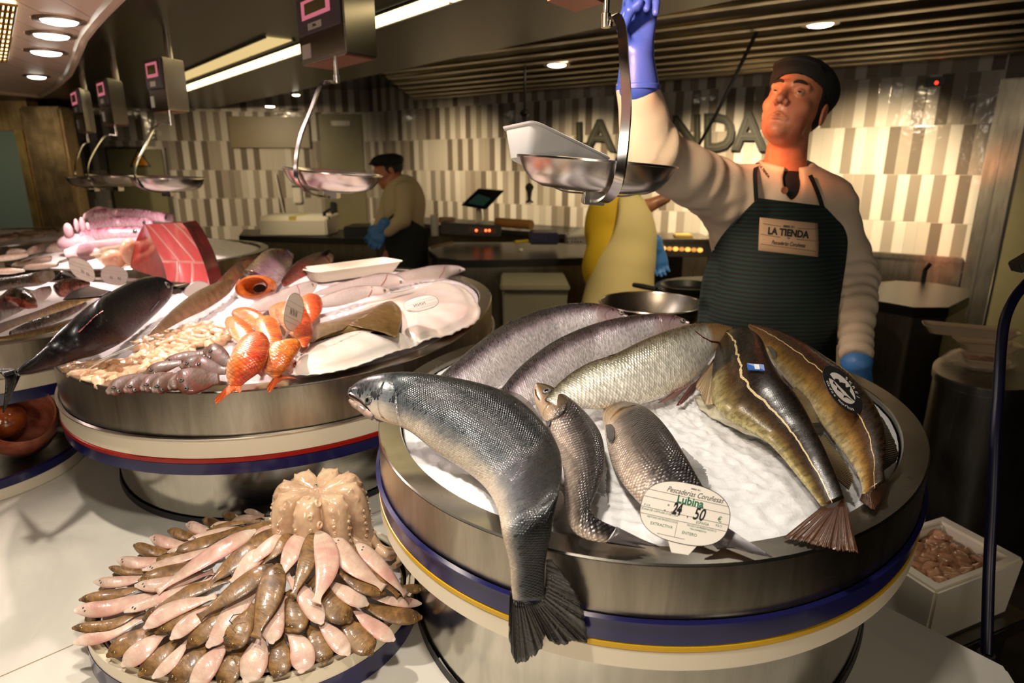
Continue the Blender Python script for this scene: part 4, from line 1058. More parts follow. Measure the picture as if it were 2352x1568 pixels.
def solemat(name, c1, c2, c3, hc, sc_, spark):
    t = NT(name); uv = t.coord(uv='uv'); nr = t.n('ShaderNodeUVMap', uv_map='nrm').outputs[0]; sp = t.n('ShaderNodeSeparateXYZ'); t.set(sp.inputs[0], nr)
    oi = t.n('ShaderNodeObjectInfo').outputs['Random']
    add = t.n('ShaderNodeVectorMath', operation='ADD'); t.set(add.inputs[0], uv); cb = t.n('ShaderNodeCombineXYZ'); t.set(cb.inputs[0], t.math('MULTIPLY', oi, 7)); t.set(add.inputs[1], cb.outputs[0]); uv = add.outputs[0]
    n = t.ramp(t.noise(uv, sc_, 5, .7), [(.36, 0.), (.62, 1.)])
    c = t.mix(n, c1, c2)
    n2 = t.ramp(t.noise(uv, sc_*.35, 3), [(.5, 0.), (.68, 1.)]); c = t.mix(t.math('MULTIPLY', n2, .8), c, c3)
    e = t.math('ABSOLUTE', t.math('SUBTRACT', sp.outputs[1], .5)); c = t.mix(t.ramp(e, [(.40, 0.), (.49, .75)]), c, c3)
    ml = t.math('LESS_THAN', e, .012); c = t.mix(t.math('MULTIPLY', ml, .35), c, c3)
    hd = t.ramp(sp.outputs[0], [(.12, .8), (.2, 0.)]); c = t.mix(t.math('MULTIPLY', hd, n), c, hc)
    t.p(Base_Color=c, Roughness=.42, Coat_Weight=.38, Coat_Roughness=.12, Subsurface_Weight=.1, Subsurface_Radius=(.01, .005, .003), Subsurface_Scale=.4)
    t.bump(t.noise(uv, 260, 3), .22, .0012); t.bump(t.noise(uv, 70, 3), .35, .003)
    return t.m
sole_b = solemat('sole_brown', srgb(150, 112, 64), srgb(108, 78, 42), srgb(72, 50, 28), srgb(50, 36, 22), 110, .5)
sole_p = solemat('sole_pale', srgb(212, 186, 164), srgb(192, 158, 140), srgb(194, 134, 122), srgb(232, 216, 200), 60, .5)
S1 = crop(150, 1170, 3.94); S2 = crop(550, 1170, 3.94)
SOLES = [  # crop, side, head, mid, tail, width, lift, ring, clock words
 (1,'b',(72,1072),(400,1045),(720,900),105,4,'o'), (1,'p',(88,1205),(420,1105),(740,955),130,1,'o'), (1,'p',(95,915),(430,880),(850,740),150,3,'o'), (1,'b',(140,815),(430,770),(740,690),105,5,'o'),
 (1,'p',(268,655),(480,655),(780,600),105,2,'o'), (1,'b',(400,525),(560,560),(800,565),80,1,'o'), (1,'p',(475,460),(650,482),(900,440),115,3,'o'), (1,'b',(625,325),(790,380),(980,362),115,1,'o'),
 (1,'p',(775,255),(920,300),(1110,310),115,3,'o'), (1,'b',(935,195),(1060,232),(1220,240),110,1,'o'), (1,'p',(1100,135),(1190,170),(1340,195),110,3,'o'), (1,'b',(1245,95),(1320,115),(1450,130),90,1,'o'),
 (1,'b',(1428,55),(1510,65),(1620,80),85,1,'o'), (1,'p',(1625,15),(1700,25),(1800,50),60,2,'o'),
 (1,'b',(395,1315),(590,1190),(840,1050),165,2,'o'), (1,'p',(530,1400),(710,1260),(920,1100),175,4,'o'), (1,'b',(680,1490),(860,1330),(1040,1150),160,2,'o'), (1,'p',(800,1515),(965,1370),(1140,1150),115,4,'o'),
 (1,'b',(955,1560),(1145,1380),(1300,1190),195,2,'o'), (1,'p',(1150,1590),(1325,1370),(1480,1190),195,4,'o'), (1,'b',(1410,1600),(1515,1400),(1630,1210),195,2,'o'), (2,'p',(60,1545),(155,1320),(210,1090),230,4,'o'),
 (2,'b',(330,1510),(372,1320),(370,1110),205,2,'o'), (2,'p',(560,1460),(565,1270),(430,1080),215,4,'o'), (2,'b',(770,1385),(725,1210),(600,1030),200,2,'o'), (2,'p',(985,1305),(855,1150),(690,980),165,5,'o'),
 (2,'b',(1185,1300),(1065,1135),(900,990),235,2,'o'), (2,'p',(1395,1175),(1190,1040),(1010,880),145,4,'o'), (2,'b',(1640,975),(1350,945),(1080,840),155,2,'o'), (2,'p',(1640,850),(1380,825),(1150,780),90,5,'o'),
 (2,'b',(1655,720),(1570,715),(1450,690),85,3,'o'),
 (1,'p',(930,385),(1020,360),(1160,310),55,5,'m'), (1,'b',(985,385),(1270,290),(1640,130),115,7,'m'), (1,'b',(810,470),(950,440),(1180,400),85,4,'m'), (1,'p',(712,545),(1050,445),(1400,320),85,8,'m'),
 (1,'b',(680,640),(950,555),(1280,450),125,6,'m'), (1,'p',(640,690),(900,675),(1340,560),125,8,'m'), (1,'b',(725,985),(1090,760),(1510,620),155,9,'m'), (1,'p',(545,922),(860,805),(1340,620),95,11,'m'),
 (1,'p',(728,1062),(960,910),(1370,780),145,12,'m'), (1,'b',(825,1110),(1060,985),(1430,840),115,9,'m'), (1,'p',(965,1160),(1150,1005),(1420,840),135,12,'m'), (1,'b',(1118,1232),(1335,1010),(1620,800),175,9,'m'),
 (1,'p',(1298,1225),(1500,960),(1760,700),195,10,'m'), (1,'b',(1480,1250),(1595,1060),(1720,860),225,12,'m'), (2,'p',(290,1195),(312,990),(400,770),195,12,'m'), (2,'b',(440,1090),(515,960),(430,740),220,10,'m'),
 (2,'p',(745,1022),(612,810),(420,590),175,13,'m'), (2,'b',(1000,1000),(855,870),(640,630),240,9,'m'), (2,'p',(1155,855),(962,760),(770,630),145,12,'m'), (2,'b',(1315,755),(1070,672),(860,530),125,14,'m'),
 (1,'p',(1705,195),(1290,430),(825,745),145,17,'i'), (2,'b',(285,508),(10,705),(-370,975),160,19,'i'), (2,'b',(355,505),(262,790),(138,1158),225,21,'i'),
 (2,'p',(842,242),(1010,480),(1310,710),185,19,'i'), (2,'b',(1060,345),(1230,560),(1440,785),120,14,'i'), (2,'p',(1066,312),(1290,530),(1510,775),135,17,'i'), (2,'p',(705,200),(795,480),(692,845),215,24,'i'),
 (2,'b',(690,195),(605,480),(482,785),155,22,'i'), (2,'p',(575,222),(455,420),(370,620),165,17,'i'), (2,'b',(480,212),(345,350),(190,500),110,13,'i'), (2,'p',(398,222),(180,400),(-40,580),115,15,'i'),
 (2,'b',(375,185),(150,290),(-70,440),115,12,'i'), (2,'p',(335,165),(220,190),(60,265),70,11,'i'), (2,'b',(370,125),(170,160),(-160,240),80,11,'i'), (1,'p',(1520,100),(1640,75),(1800,60),65,8,'i'),
 (1,'p',(1325,155),(1410,130),(1540,115),50,8,'i'), (1,'b',(1290,185),(1500,130),(1773,95),50,10,'i'), (1,'p',(1125,270),(1330,210),(1570,140),60,10,'i'), (1,'b',(1775,290),(1510,490),(1290,680),155,12,'i'), (1,'p',(1800,380),(1640,490),(1500,660),150,13,'i'),
]
RING = {'o': 'outer ring', 'm': 'middle ring', 'i': 'top layer'}
HRS = ['twelve', 'one', 'two', 'three', 'four', 'five', 'six', 'seven', 'eight', 'nine', 'ten', 'eleven']
used_ = {}
cpx = proj(np.array([PC[0], PC[1], ZP+.03]))
for i, (cr, sd, h, m_, tl_, w_, lift, rg) in enumerate(SOLES):
    K = S1 if cr == 1 else S2
    P3 = K(h, m_, tl_); sp_ = resamp([np.array(q) for q in P3], 20); tg_ = np.gradient(sp_, axis=0); tg_ /= np.linalg.norm(tg_, axis=1)[:, None]; nn_ = np.stack([tg_[:, 1], -tg_[:, 0]], 1)
    ts = np.linspace(0, 1, 20); wv = np.interp(ts, [0, .04, .12, .25, .42, .6, .78, .90, .95, 1], [.28, .55, .84, 1, .98, .80, .48, .26, .28, .46])*w_/3.94/2*1.10
    A = [tuple(q) for q in sp_+nn_*wv[:, None]]; B = [tuple(q) for q in sp_-nn_*wv[:, None]]
    lf = .0013*lift+.001
    cen = (lambda lf: lambda t, px, py: pm(px, py, lf+.004*math.sin(t*PI)))(lf)
    p1 = pm(*P3[0], lf); p2 = pm(*P3[1], lf)
    def nr(t, K=P3, lf=lf):
        q = pm(*K[1], lf); e = .02; gx = (zmound(q[0]+e, q[1])-zmound(q[0]-e, q[1]))/(2*e); gy = (zmound(q[0], q[1]+e)-zmound(q[0], q[1]-e))/(2*e)
        return (-gx*.8, -gy*.8, 1)
    # clock position of the head as seen on the platter
    hd = np.array(P3[0])-cpx; ang = math.degrees(math.atan2(hd[0], -hd[1]*1.75)) % 360
    hh = round(ang/15) % 24; word = (HRS[hh//2]+" o'clock") if hh % 2 == 0 else 'half past '+HRS[(hh//2) % 12]
    side = 'brown-backed' if sd == 'b' else 'pale belly-up'
    lb = f"{side} sole, {RING[rg]} of the platter, head pointing to {word}"
    used_[lb] = used_.get(lb, 0)+1
    if used_[lb] == 2: lb = f"{side} sole, {RING[rg]}, the wider-set second one at {word}"
    elif used_[lb] > 2: lb = f"narrow {side} sole, {RING[rg]}, tucked beneath others at {word}"
    t = thing('sole', lb, 'fish', p2, 'soles fanned out on the platter')
    b = fish_body('body', A, B, cen, nr, [(0, .16), (.1, .26), (.3, .26), (.6, .24), (.88, .18), (1, .05)], sole_b if sd == 'b' else sole_p, n=30, seg=18, parent=t, pw=1.35)
    if sd == 'b' or i % 2 == 0:
        for dd, q in ((.055, .30), (.10, -.12)):
            k = sp_[1]*(1-dd*6)+sp_[3]*dd*6 if dd < .06 else sp_[2]
            pt = k+nn_[2]*wv[2]*q
            pp, nnn = hit(b.bvh, pt[0], pt[1], -.0003)
            if pp is not None: eye(t, pp, nnn, .0019, M['iris_dark'] if sd == 'p' else M['iris_gold'], .8)
# octopus: rows of arms folded down like a bundt cake
oc = PZ(742, 1236, .835); oc = np.array([oc[0], oc[1], .835])
ot = thing('octopus', 'pale peach octopus turned inside out, arms folded down, beside the fanned soles', 'octopus', oc)
def octo():
    na, nr_ = 320, 46; vs = []; fs = []
    NL = 8
    prof = [(0, .104), (.012, .100), (.03, .106), (.055, .112), (.072, .106), (.082, .088), (.086, .06), (.088, .03), (.092, 0.0), (.098, -.02)]
    P = resamp([np.array(q) for q in prof], nr_)
    for i in range(na):
        a = 2*PI*i/na; l = math.cos(NL*a+.5); fr = abs(math.cos((NL*a+.5)/2))
        lob = fr**.55
        for j in range(nr_):
            r, z = P[j]; w = min(1, r/.05)
            k = (.70+.33*lob)*w+(1-w)
            rr = r*k
            wob = 1+.05*noise.noise(Vector((math.cos(a)*2, math.sin(a)*2, z*14)))
            # saw edge of small bumps along each arm edge
            ed = math.exp(-((lob-.80)/.09)**2)*w
            s = .0052*ed*max(0, math.sin(j*1.35))
            zz = z-(1-lob)*.010*w+(0 if r > .03 else 0)
            vs.append(oc+np.array([math.cos(a)*(rr*wob+s), math.sin(a)*(rr*wob+s)*.95, zz+s*.6]))
    for i in range(na):
        k = (i+1) % na
        for j in range(nr_-1): fs.append((i*nr_+j, i*nr_+j+1, k*nr_+j+1, k*nr_+j))
    return vs, fs, P
octo_m = wetmat('octopus_skin', srgb(218, 186, 152), srgb(190, 156, 126), 22, .20, .45, .25, 1.0, c3=srgb(160, 122, 98))
ovs, ofs, OPf = octo()
obj('mantle', mesh('mantle', ovs, ofs, octo_m), ot)
ob = bvh_of(ovs, ofs)
sk = MB()
for l in range(8):
    for sgn in (-1, 1):
        for j in range(3, 11):
            a = (2*PI*l-.5)/8+sgn*(.155+.012*math.sin(j)) ; z0 = .106-j*.0125
            o = oc+np.array([math.cos(a)*.2, math.sin(a)*.2, z0 if j > 1 else z0])
            if j < 3:
                r = .035+j*.014; o = oc+np.array([math.cos(a)*r, math.sin(a)*r, .3]); dr = Vector((0, 0, -1))
            else: dr = Vector((-math.cos(a), -math.sin(a), 0))
            h = ob.ray_cast(V3(o), dr)
            if h[0] is None: continue
            n = h[1] if h[1].dot(dr) < 0 else -h[1]
            Mx = Matrix.Translation(h[0]+n*.0004) @ n.to_track_quat('Z', 'Y').to_matrix().to_4x4()
            r = .0026*(.7+.5*rnd.random())
            sk.lathe([(0, .0004), (r*.45, .0006), (r*.62, .0022), (r*.9, .0026), (r*1.1, .0012), (r*1.2, -.002)], seg=12, M=Mx)
for px, py, r in ((706, 1145, .0044), (729, 1156, .0066), (733, 1205, .0062), (712, 1187, .0044)):
    p, n = hit(ob, px, py, .0003)
    if p is None: continue
    Mx = Matrix.Translation(p) @ n.to_track_quat('Z', 'Y').to_matrix().to_4x4()
    sk.lathe([(0, -.0006), (r*.45, 0), (r*.65, .0026), (r*.9, .0030), (r*1.05, .0014), (r*1.15, -.002)], seg=18, M=Mx)
obj('suckers', sk.me('suckers', wetmat('sucker_skin', srgb(236, 204, 168), srgb(216, 176, 140), 60, .18, .3, .1, 1), 'auto'), ot)
p, n = hit(ob, 726, 1114, .0)
if p is not None: eye(ot, p, n, .0034, M['iris_silver'], .3, 'beak')
ar = MB()
for pts, r0 in ((((842, 1215), (866, 1250), (884, 1262), (902, 1262)), .012), (((868, 1262), (892, 1276), (912, 1272), (918, 1290), (905, 1300)), .011), (((800, 1236), (826, 1250), (850, 1252)), .013)):
    q = resamp([pm(x, y, .006) for x, y in pts], 14); ar.tube(q, list(np.linspace(r0, r0*.45, 14)), 12)
obj('arm_tip', ar.me('arm_tip', octo_m, 'auto'), ot)
ct = MB().tube(resamp([pm(x, y, .010) for x, y in ((895, 1259), (905, 1261), (908, 1252))], 10), list(np.linspace(.0028, .0012, 10)), 8); obj('arm_tip', ct.me('arm_tip', octo_m, 'auto'), ot)
tw = MB().tube([pm(x, y, .038) for x, y in S1((1605, 938), (1520, 955), (1485, 1005), (1512, 1035))], .0008, 6).tube([pm(x, y, .038) for x, y in S1((1455, 1130), (1432, 1155), (1462, 1170), (1490, 1222))], .0010, 6)
tag(obj('weed_thread', tw.me('weed_thread', M['black'], 'auto')), 'thin broken black thread lying on the soles near the middle of the platter', 'thread')
# ---------- contents of the wide left drum ----------
KQ = crop(140, 690, 5.88); KZ = crop(0, 540, 6.535)
def icez(x, y): 
    c = LI.mean(0); a = math.atan2(y-c[1], x-c[0]); d = LI-c; th = np.arctan2(d[:, 1], d[:, 0]); o = np.argsort(th)
    r = np.interp(a, th[o], np.hypot(*d.T)[o], period=2*PI); return zL(x, y, min(1, math.hypot(x-c[0], y-c[1])/r))
def onice(lift):
    def f(t, px, py):
        z = 1.11
        for _ in range(8): q = PZ(px, py, z); z = .5*z+.5*(icez(q[0], q[1])+lift)
        return PZ(px, py, z)
    return f
def LIE(name, label, A, B, lift, mat, group=None, thick=None, n=44, seg=28, nrm=lambda t: (0, -.80, .60), cen=None, **k):
    t = thing(name, label, 'fish', onice(0)(0, *[sum(q)/len(q) for q in zip(*(A+B))]), group)
    b = fish_body('body', A, B, cen or onice(lift), nrm, thick or [(0, .7), (.5, .7), (.85, .6), (1, .4)], mat, n=n, seg=seg, parent=t, **k)
    return t, b
# black tuna
tuna_m = fishmat('tuna_skin', [(0, srgb(52, 34, 34)), (.25, srgb(22, 15, 17)), (.5, srgb(6, 6, 8)), (1, srgb(4, 5, 6))], scale=.003, sc_amt=.0, metal=.0, rough=.25, bump=.05, coat=.1, sx=1.2, spec=.25, head=None)
A = K2((1236, 622), (1180, 580), (1080, 572), (980, 602), (850, 662), (700, 752), (560, 862), (440, 965), (370, 1050), (280, 1132), (180, 1205), (118, 1258))
B = K2((1240, 650), (1215, 740), (1110, 850), (1000, 950), (880, 1050), (700, 1145), (540, 1190), (400, 1232), (300, 1262), (210, 1285), (135, 1290))
tn, tnb = LIE('tuna', 'glossy black tuna hanging its tail over the left edge of the wide drum', A, B, .05, tuna_m, thick=[(0, .9), (1, .9)], n=60, seg=40, cen=zvar([(0, 1.175), (.4, 1.165), (.75, 1.125), (1, 1.12)]))
blk = finmat('tuna_fin', srgb(10, 10, 12), srgb(30, 28, 30), 20)
fin('tail_fin', [PZ(x, y, 1.12) for x, y in K2((112, 1256), (120, 1270), (135, 1292))], [PZ(x, y, z) for (x, y), z in zip(K2((-40, 1240), (40, 1330), (24, 1562)), (1.13, 1.11, 1.0))], blk, tn, thick=.003, nu=40, nv=10)
fin('pectoral_fin', [hitn(tnb.bvh, x, y, -.002)[0] for x, y in K2((795, 655), (760, 672), (720, 705))], [PZ(x, y, 1.17) for x, y in K2((640, 646), (520, 690), (452, 748))], blk, tn, thick=.002, nu=30)
fl = [hitn(tnb.bvh, x, y, .0008)[0] for x, y in K2((560, 985), (620, 930), (680, 870), (740, 825))]
obj('flank_highlight', MB().tube(resamp(fl, 40), [.0008+.0032*abs(noise.noise(Vector((k*.55, 1, 0))))*2 for k in range(40)], 6, ry=.3).me('flank_highlight', simple('highlight_pink', srgb(150, 78, 74), .3, .2, bump=.8, bscale=200), 'auto'), tn)  # broken pink highlight on the flank, made as a coloured ridge
obj('gill_line', MB().tube([hitn(tnb.bvh, x, y, -.0005)[0] for x, y in K2((1120, 600), (1150, 680), (1140, 760), (1080, 830))], .002, 6).me('gill_line', M['pupil'], 'auto'), tn)
pe, ne = hitn(tnb.bvh, *K2((1205, 640))[0], -.001); eye(tn, pe, ne, .010, M['iris_dark'], .35)
# brown ray wing
wing_m = fishmat('brown_wing', [(0, srgb(150, 112, 84)), (.5, srgb(112, 78, 50)), (1, srgb(82, 66, 34))], scale=.004, sc_amt=.1, metal=.1, rough=.3, bump=.3, mott=(srgb(60, 40, 24), 50, .5), coat=.7)
LIE('scorpionfish', 'brown pointed fish wedge lying between the black tuna and the pale heap', K2((1668, 598), (1560, 622), (1420, 684), (1280, 784), (1150, 904), (1064, 1000)), K2((1690, 650), (1640, 712), (1500, 810), (1330, 890), (1180, 970), (1070, 1010)), .045, wing_m, thick=[(0, .2), (1, .15)], nrm=lambda t: (.3, -.5, .8))
# three wrasse, cut open
wr1 = fishmat('wrasse_green', [(0, srgb(190, 96, 64)), (.4, srgb(150, 112, 40)), (.7, srgb(120, 84, 36)), (1, srgb(80, 40, 34))], scale=.005, sc_amt=.5, metal=.25, rough=.25, mott=(srgb(120, 40, 50), 40, .7), sx=1.3)
wr2 = fishmat('wrasse_purple', [(0, srgb(232, 200, 206)), (.22, srgb(196, 156, 184)), (.45, srgb(132, 84, 130)), (.75, srgb(78, 44, 70)), (1, srgb(50, 30, 36))], scale=.0055, sc_amt=.6, metal=.3, rough=.22, mott=(srgb(160, 130, 60), 45, .5), sx=1.2)
wr3 = fishmat('wrasse_red', [(0, srgb(180, 60, 50)), (.4, srgb(128, 28, 28)), (1, srgb(40, 14, 16))], scale=.005, sc_amt=.6, metal=.25, rough=.22, mott=(srgb(60, 20, 30), 40, .5), sx=1.2)
flesh = wetmat('orange_flesh', srgb(214, 122, 52), srgb(186, 88, 34), 50, .25, .4, .3, .7)
w_, b_ = LIE('wrasse', 'greenish red wrasse lying behind the brown wedge, leftmost of three', K3((578, 140), (530, 130), (468, 152), (400, 212), (340, 272), (300, 312)), K3((585, 165), (540, 215), (480, 270), (445, 320), (410, 362), (360, 372)), .05, wr1)
w_, b_ = LIE('wrasse', 'purple wrasse cut open, orange hollow end facing front', K3((842, 96), (790, 72), (700, 68), (640, 92), (585, 145), (530, 205), (490, 246)), K3((852, 128), (850, 180), (826, 236), (784, 288), (750, 326)), .06, wr2, thick=[(0, .4), (.5, .75), (1, .85)])
fin('dorsal_fin', [hitn(b_.bvh, x, y, -.002)[0] for x, y in K3((800, 84), (830, 100), (845, 130))], [hitn(b_.bvh, x-4, y+6, .012)[0] for x, y in K3((822, 62), (836, 80), (860, 120))], fin_dark, w_, rag=.4)
ec = onice(.07)(0, *K3((572, 342))[0]); cE = float((ec-np.array([0, 0, CAMZ]))@np.array([0, CP, -SP]))
XR = Vector((1, 0, 0)); UPc = Vector((0, SP, CP)); FW = Vector((0, CP, -SP))
rx, ry_ = 140/3.136*cE/F, 88/3.136*cE/F
Mx = Matrix.Translation(V3(ec)) @ Matrix((( *XR, ),)).to_3x3().to_4x4() if False else Matrix.Translation(V3(ec)) @ Matrix((XR, UPc, -FW)).transposed().to_4x4() @ Matrix.Rotation(.12, 4, 'Z')
me_ = MB().lathe([(.30, -.045), (.52, -.03), (.60, -.006), (.78, .006), (.95, .002), (1.03, -.012), (1.0, -.03)], seg=40, M=Mx @ Matrix.Diagonal((rx, ry_, 1, 1)))
obj('cut_flesh', me_.me('cut_flesh', flesh, 'auto'), w_)
me_ = MB().lathe([(0, -.040), (.34, -.040)], seg=24, M=Mx @ Matrix.Diagonal((rx, ry_, 1, 1))); obj('gullet', me_.me('gullet', simple('dark_gullet', srgb(48, 14, 6), .3)), w_)
w_, b_ = LIE('wrasse', 'dark red wrasse lying right of the purple one', K3((1120, 96), (1050, 92), (960, 120), (880, 162), (822, 220), (790, 268), (768, 300)), K3((1152, 130), (1138, 180), (1060, 222), (965, 256), (884, 296), (830, 330), (792, 340)), .05, wr3)
fin('dorsal_fin', [hitn(b_.bvh, x, y, -.002)[0] for x, y in K3((1060, 100), (1090, 100), (1110, 105))], [hitn(b_.bvh, x, y+6, .02)[0] for x, y in K3((1085, 84), (1096, 82), (1102, 90))], fin_dark, w_)
# pale hake
hake_m = fishmat('hake_skin', [(0, srgb(240, 226, 218)), (.5, srgb(230, 214, 208)), (.75, srgb(206, 184, 178)), (.9, srgb(150, 128, 120)), (1, srgb(110, 92, 84))], scale=.004, sc_amt=.12, metal=.05, rough=.3, bump=.15, sx=1.0, coat=.5)
HK = [(((1028, 312), (980, 298), (880, 322), (780, 362), (680, 402), (580, 450), (490, 505)), ((1030, 332), (1000, 382), (900, 430), (800, 470), (700, 505), (620, 524), (510, 530)), 'pale hake lying in front of the purple wrasse', .035),
      (((2085, 205), (2050, 188), (1950, 182), (1850, 188), (1750, 208), (1650, 228), (1560, 258)), ((2092, 225), (2005, 265), (1900, 286), (1800, 296), (1700, 314), (1570, 330)), 'pale hake pointing right behind the white flatfish, furthest right', .03),
      (((1660, 290), (1620, 256), (1540, 240), (1450, 246), (1330, 280), (1200, 312), (1080, 352), (1000, 386)), ((1662, 312), (1590, 335), (1470, 356), (1330, 364), (1200, 380), (1100, 395), (1005, 408)), 'pale hake lying just in front of the foam tray', .035),
      (((1545, 352), (1500, 334), (1420, 330), (1300, 336), (1180, 368), (1080, 402), (985, 446)), ((1548, 372), (1500, 400), (1400, 412), (1300, 450), (1180, 482), (1080, 492), (1000, 492)), 'pale hake with open gill lying beneath another, nearest the red mullet', .04)]
for A, B, lb, lf in HK:
    w_, b_ = LIE('hake', lb, K3(*A), K3(*B), lf, hake_m, thick=[(0, .8), (.5, .8), (1, .6)])
    m0 = K3(A[0])[0]
    pe, ne = hit(b_.bvh, m0[0]-9, m0[1]+5, -.001)
    if pe is not None: eye(w_, pe, ne, .006, M['iris_silver'], .4)
    q = [K3(A[2])[0], K3(((A[2][0]+B[2][0])/2+12, (A[2][1]+B[2][1])/2))[0], K3(B[2])[0]]
    ln = [hit(b_.bvh, x, y, 0)[0] for x, y in resamp(q, 12)]; ln = [p for p in ln if p is not None]
    if len(ln) > 3: obj('gill_line', MB().tube(ln, .0016, 6).me('gill_line', simple('gill_pink', srgb(170, 96, 92), .3), 'auto'), w_)
# flatfish
ff_w = wetmat('flatfish_white', srgb(250, 238, 228), srgb(244, 226, 212), 14, .32, .25, .25, .4, c3=srgb(240, 212, 198))
ff_b = wetmat('flatfish_brown', srgb(122, 94, 46), srgb(88, 66, 32), 60, .28, 0, .4, .8, c3=srgb(140, 112, 60))
def flat(label, outl, z0, h, mat, tilt=None, **k):
    t = thing('turbot', label, 'fish', PZ(*[sum(q)/len(q) for q in zip(*outl)], z0))
    r = dome(outl, h, z0, 'body', mat, t, tilt=tilt, **k); return t, r
t_, r_ = flat('huge white-bellied turbot filling the right of the wide drum', K3((1060, 505), (1250, 470), (1480, 420), (1640, 392), (1780, 360), (1900, 330), (2000, 318), (2090, 350), (2150, 400), (2178, 450), (2204, 500), (2196, 568), (2142, 618), (2060, 650), (1980, 690), (1850, 712), (1760, 745), (1690, 735), (1560, 690), (1350, 610), (1150, 590)), 1.090, .026, ff_w, wav=.0022, edge=.13)
t_, r_ = flat('brown mottled turbot lying over the white ones beside the mullet', K3((975, 745), (990, 660), (1010, 620), (1100, 592), (1220, 556), (1340, 522), (1450, 482), (1530, 450), (1570, 446), (1625, 492), (1640, 560), (1622, 640), (1598, 702), (1480, 664), (1350, 656), (1230, 672), (1100, 705), (1020, 730)), 1.127, .008, ff_b, edge=.1)
t_, r_ = flat('white-bellied turbot at the front rim right of the red mullet', K3((815, 965), (860, 890), (930, 812), (1000, 745), (1120, 695), (1250, 672), (1400, 660), (1500, 672), (1600, 702), (1700, 725), (1765, 748), (1720, 775), (1610, 802), (1500, 842), (1350, 900), (1200, 942), (1050, 968), (900, 976)), 1.092, .034, ff_w, wav=.001, edge=.12)
# red mullet
mul = fishmat('mullet_skin', [(0, srgb(244, 190, 150)), (.25, srgb(240, 150, 96)), (.5, srgb(232, 104, 52)), (.75, srgb(214, 72, 32)), (1, srgb(176, 44, 20))], scale=.0055, sc_amt=.5, metal=.08, rough=.24, bump=.5, mott=(srgb(236, 130, 40), 30, .35), sx=1.15, skew=.1, coat=.6)
mul_p = fishmat('mullet_skin_pale', [(0, srgb(240, 186, 150)), (.35, srgb(236, 140, 92)), (.6, srgb(226, 104, 58)), (1, srgb(190, 64, 30))], scale=.0055, sc_amt=.45, metal=.08, rough=.24, bump=.45, mott=(srgb(240, 160, 40), 26, .45), coat=.6)
mfin = finmat('mullet_fin', srgb(214, 76, 30), srgb(248, 160, 90), 26)
MUL = [('red mullet, tallest at the back right of the cluster', ((1010, 392), (1050, 408), (1069, 452), (1064, 512), (1030, 560), (992, 604)), ((960, 392), (915, 418), (902, 452), (928, 492), (955, 545), (972, 600)), .05, mul, None),
       ('orange mullet half hidden behind the price card', ((800, 452), (850, 452), (880, 480), (880, 540), (860, 600)), ((770, 458), (710, 480), (684, 512), (690, 550), (740, 610)), .045, mul_p, None),
       ('pale orange mullet at the upper left of the cluster', ((505, 492), (562, 496), (620, 524), (652, 560), (662, 610)), ((480, 495), (432, 510), (412, 545), (470, 582), (590, 650)), .04, mul_p, None),
       ('pale orange mullet, leftmost of the cluster', ((450, 557), (500, 576), (550, 622), (578, 668), (586, 712), (566, 750)), ((428, 560), (384, 560), (364, 600), (380, 652), (412, 702), (470, 750)), .05, mul_p, None),
       ('deep red mullet with wet shine behind the price card', ((880, 440), (930, 470), (962, 522), (986, 582), (1000, 662), (986, 722), (950, 775)), ((810, 455), (745, 480), (724, 522), (748, 582), (800, 655), (862, 710), (925, 775)), .055, mul, None),
       ('striped orange mullet in the middle of the cluster', ((690, 551), (740, 580), (766, 640), (780, 702), (776, 750), (745, 800)), ((660, 549), (602, 565), (582, 612), (592, 665), (630, 720), (690, 780)), .065, mul_p, None),
       ('largest red mullet, tail hanging over the front rim', ((585, 662), (640, 670), (685, 722), (686, 790), (668, 860), (640, 920), (600, 965), (548, 1002), (505, 1036), (482, 1056)), ((560, 668), (500, 702), (450, 762), (410, 832), (380, 902), (372, 962), (382, 1016), (402, 1050)), .075, mul,
        (((482, 1052), (460, 1054), (440, 1054), (420, 1052), (402, 1046)), ((476, 1112), (445, 1092), (388, 1118), (306, 1186), (288, 1150)))),
       ('orange mullet with yellow stripes, forked tail on the rim', ((862, 712), (900, 726), (915, 766), (892, 812), (862, 852), (836, 902), (802, 940), (772, 964), (758, 985)), ((840, 715), (772, 730), (712, 746), (670, 792), (645, 842), (632, 902), (642, 952), (680, 978), (712, 1002)), .065, mul_p,
        (((765, 972), (750, 980), (738, 988), (725, 996), (712, 1002)), ((884, 1002), (800, 1006), (742, 1042), (686, 1106), (664, 1066))))]
for lb, A, B, lf, mt, tl_ in MUL:
    zc_ = [1.085+lf, 1.085+lf, 1.100] if tl_ else None
    w_, b_ = LIE('red_mullet', lb, K3(*A), K3(*B), lf, mt, thick=[(0, .6), (.5, .6), (1, .3)], cen=zvar([(0, 1.10+lf*.9), (.5, 1.085+lf*.8), (1, 1.098)]) if tl_ else None)
    if tl_:
        fin('tail_fin', [PZ(x, y, 1.098) for x, y in K3(*tl_[0])], [PY(x, y, float(PZ(x, y, 1.09)[1]) if k != 3 and k != 4 else float(PZ(*K3(tl_[0][2])[0], 1.098)[1])-.035) for k, (x, y) in enumerate(K3(*tl_[1]))], mfin, w_, rag=.15, nu=40, thick=.0014)
        q0 = K3((A[4][0], A[4][1]), (A[5][0]+4, A[5][1]), (A[6][0]+6, A[6][1])); q1 = [(x+8, y+8) for x, y in q0]
        fin('pelvic_fin', [hitn(b_.bvh, x-3, y, -.002)[0] for x, y in q0], [PZ(x, y, 1.10) for x, y in q1], mfin, w_, rag=.3)
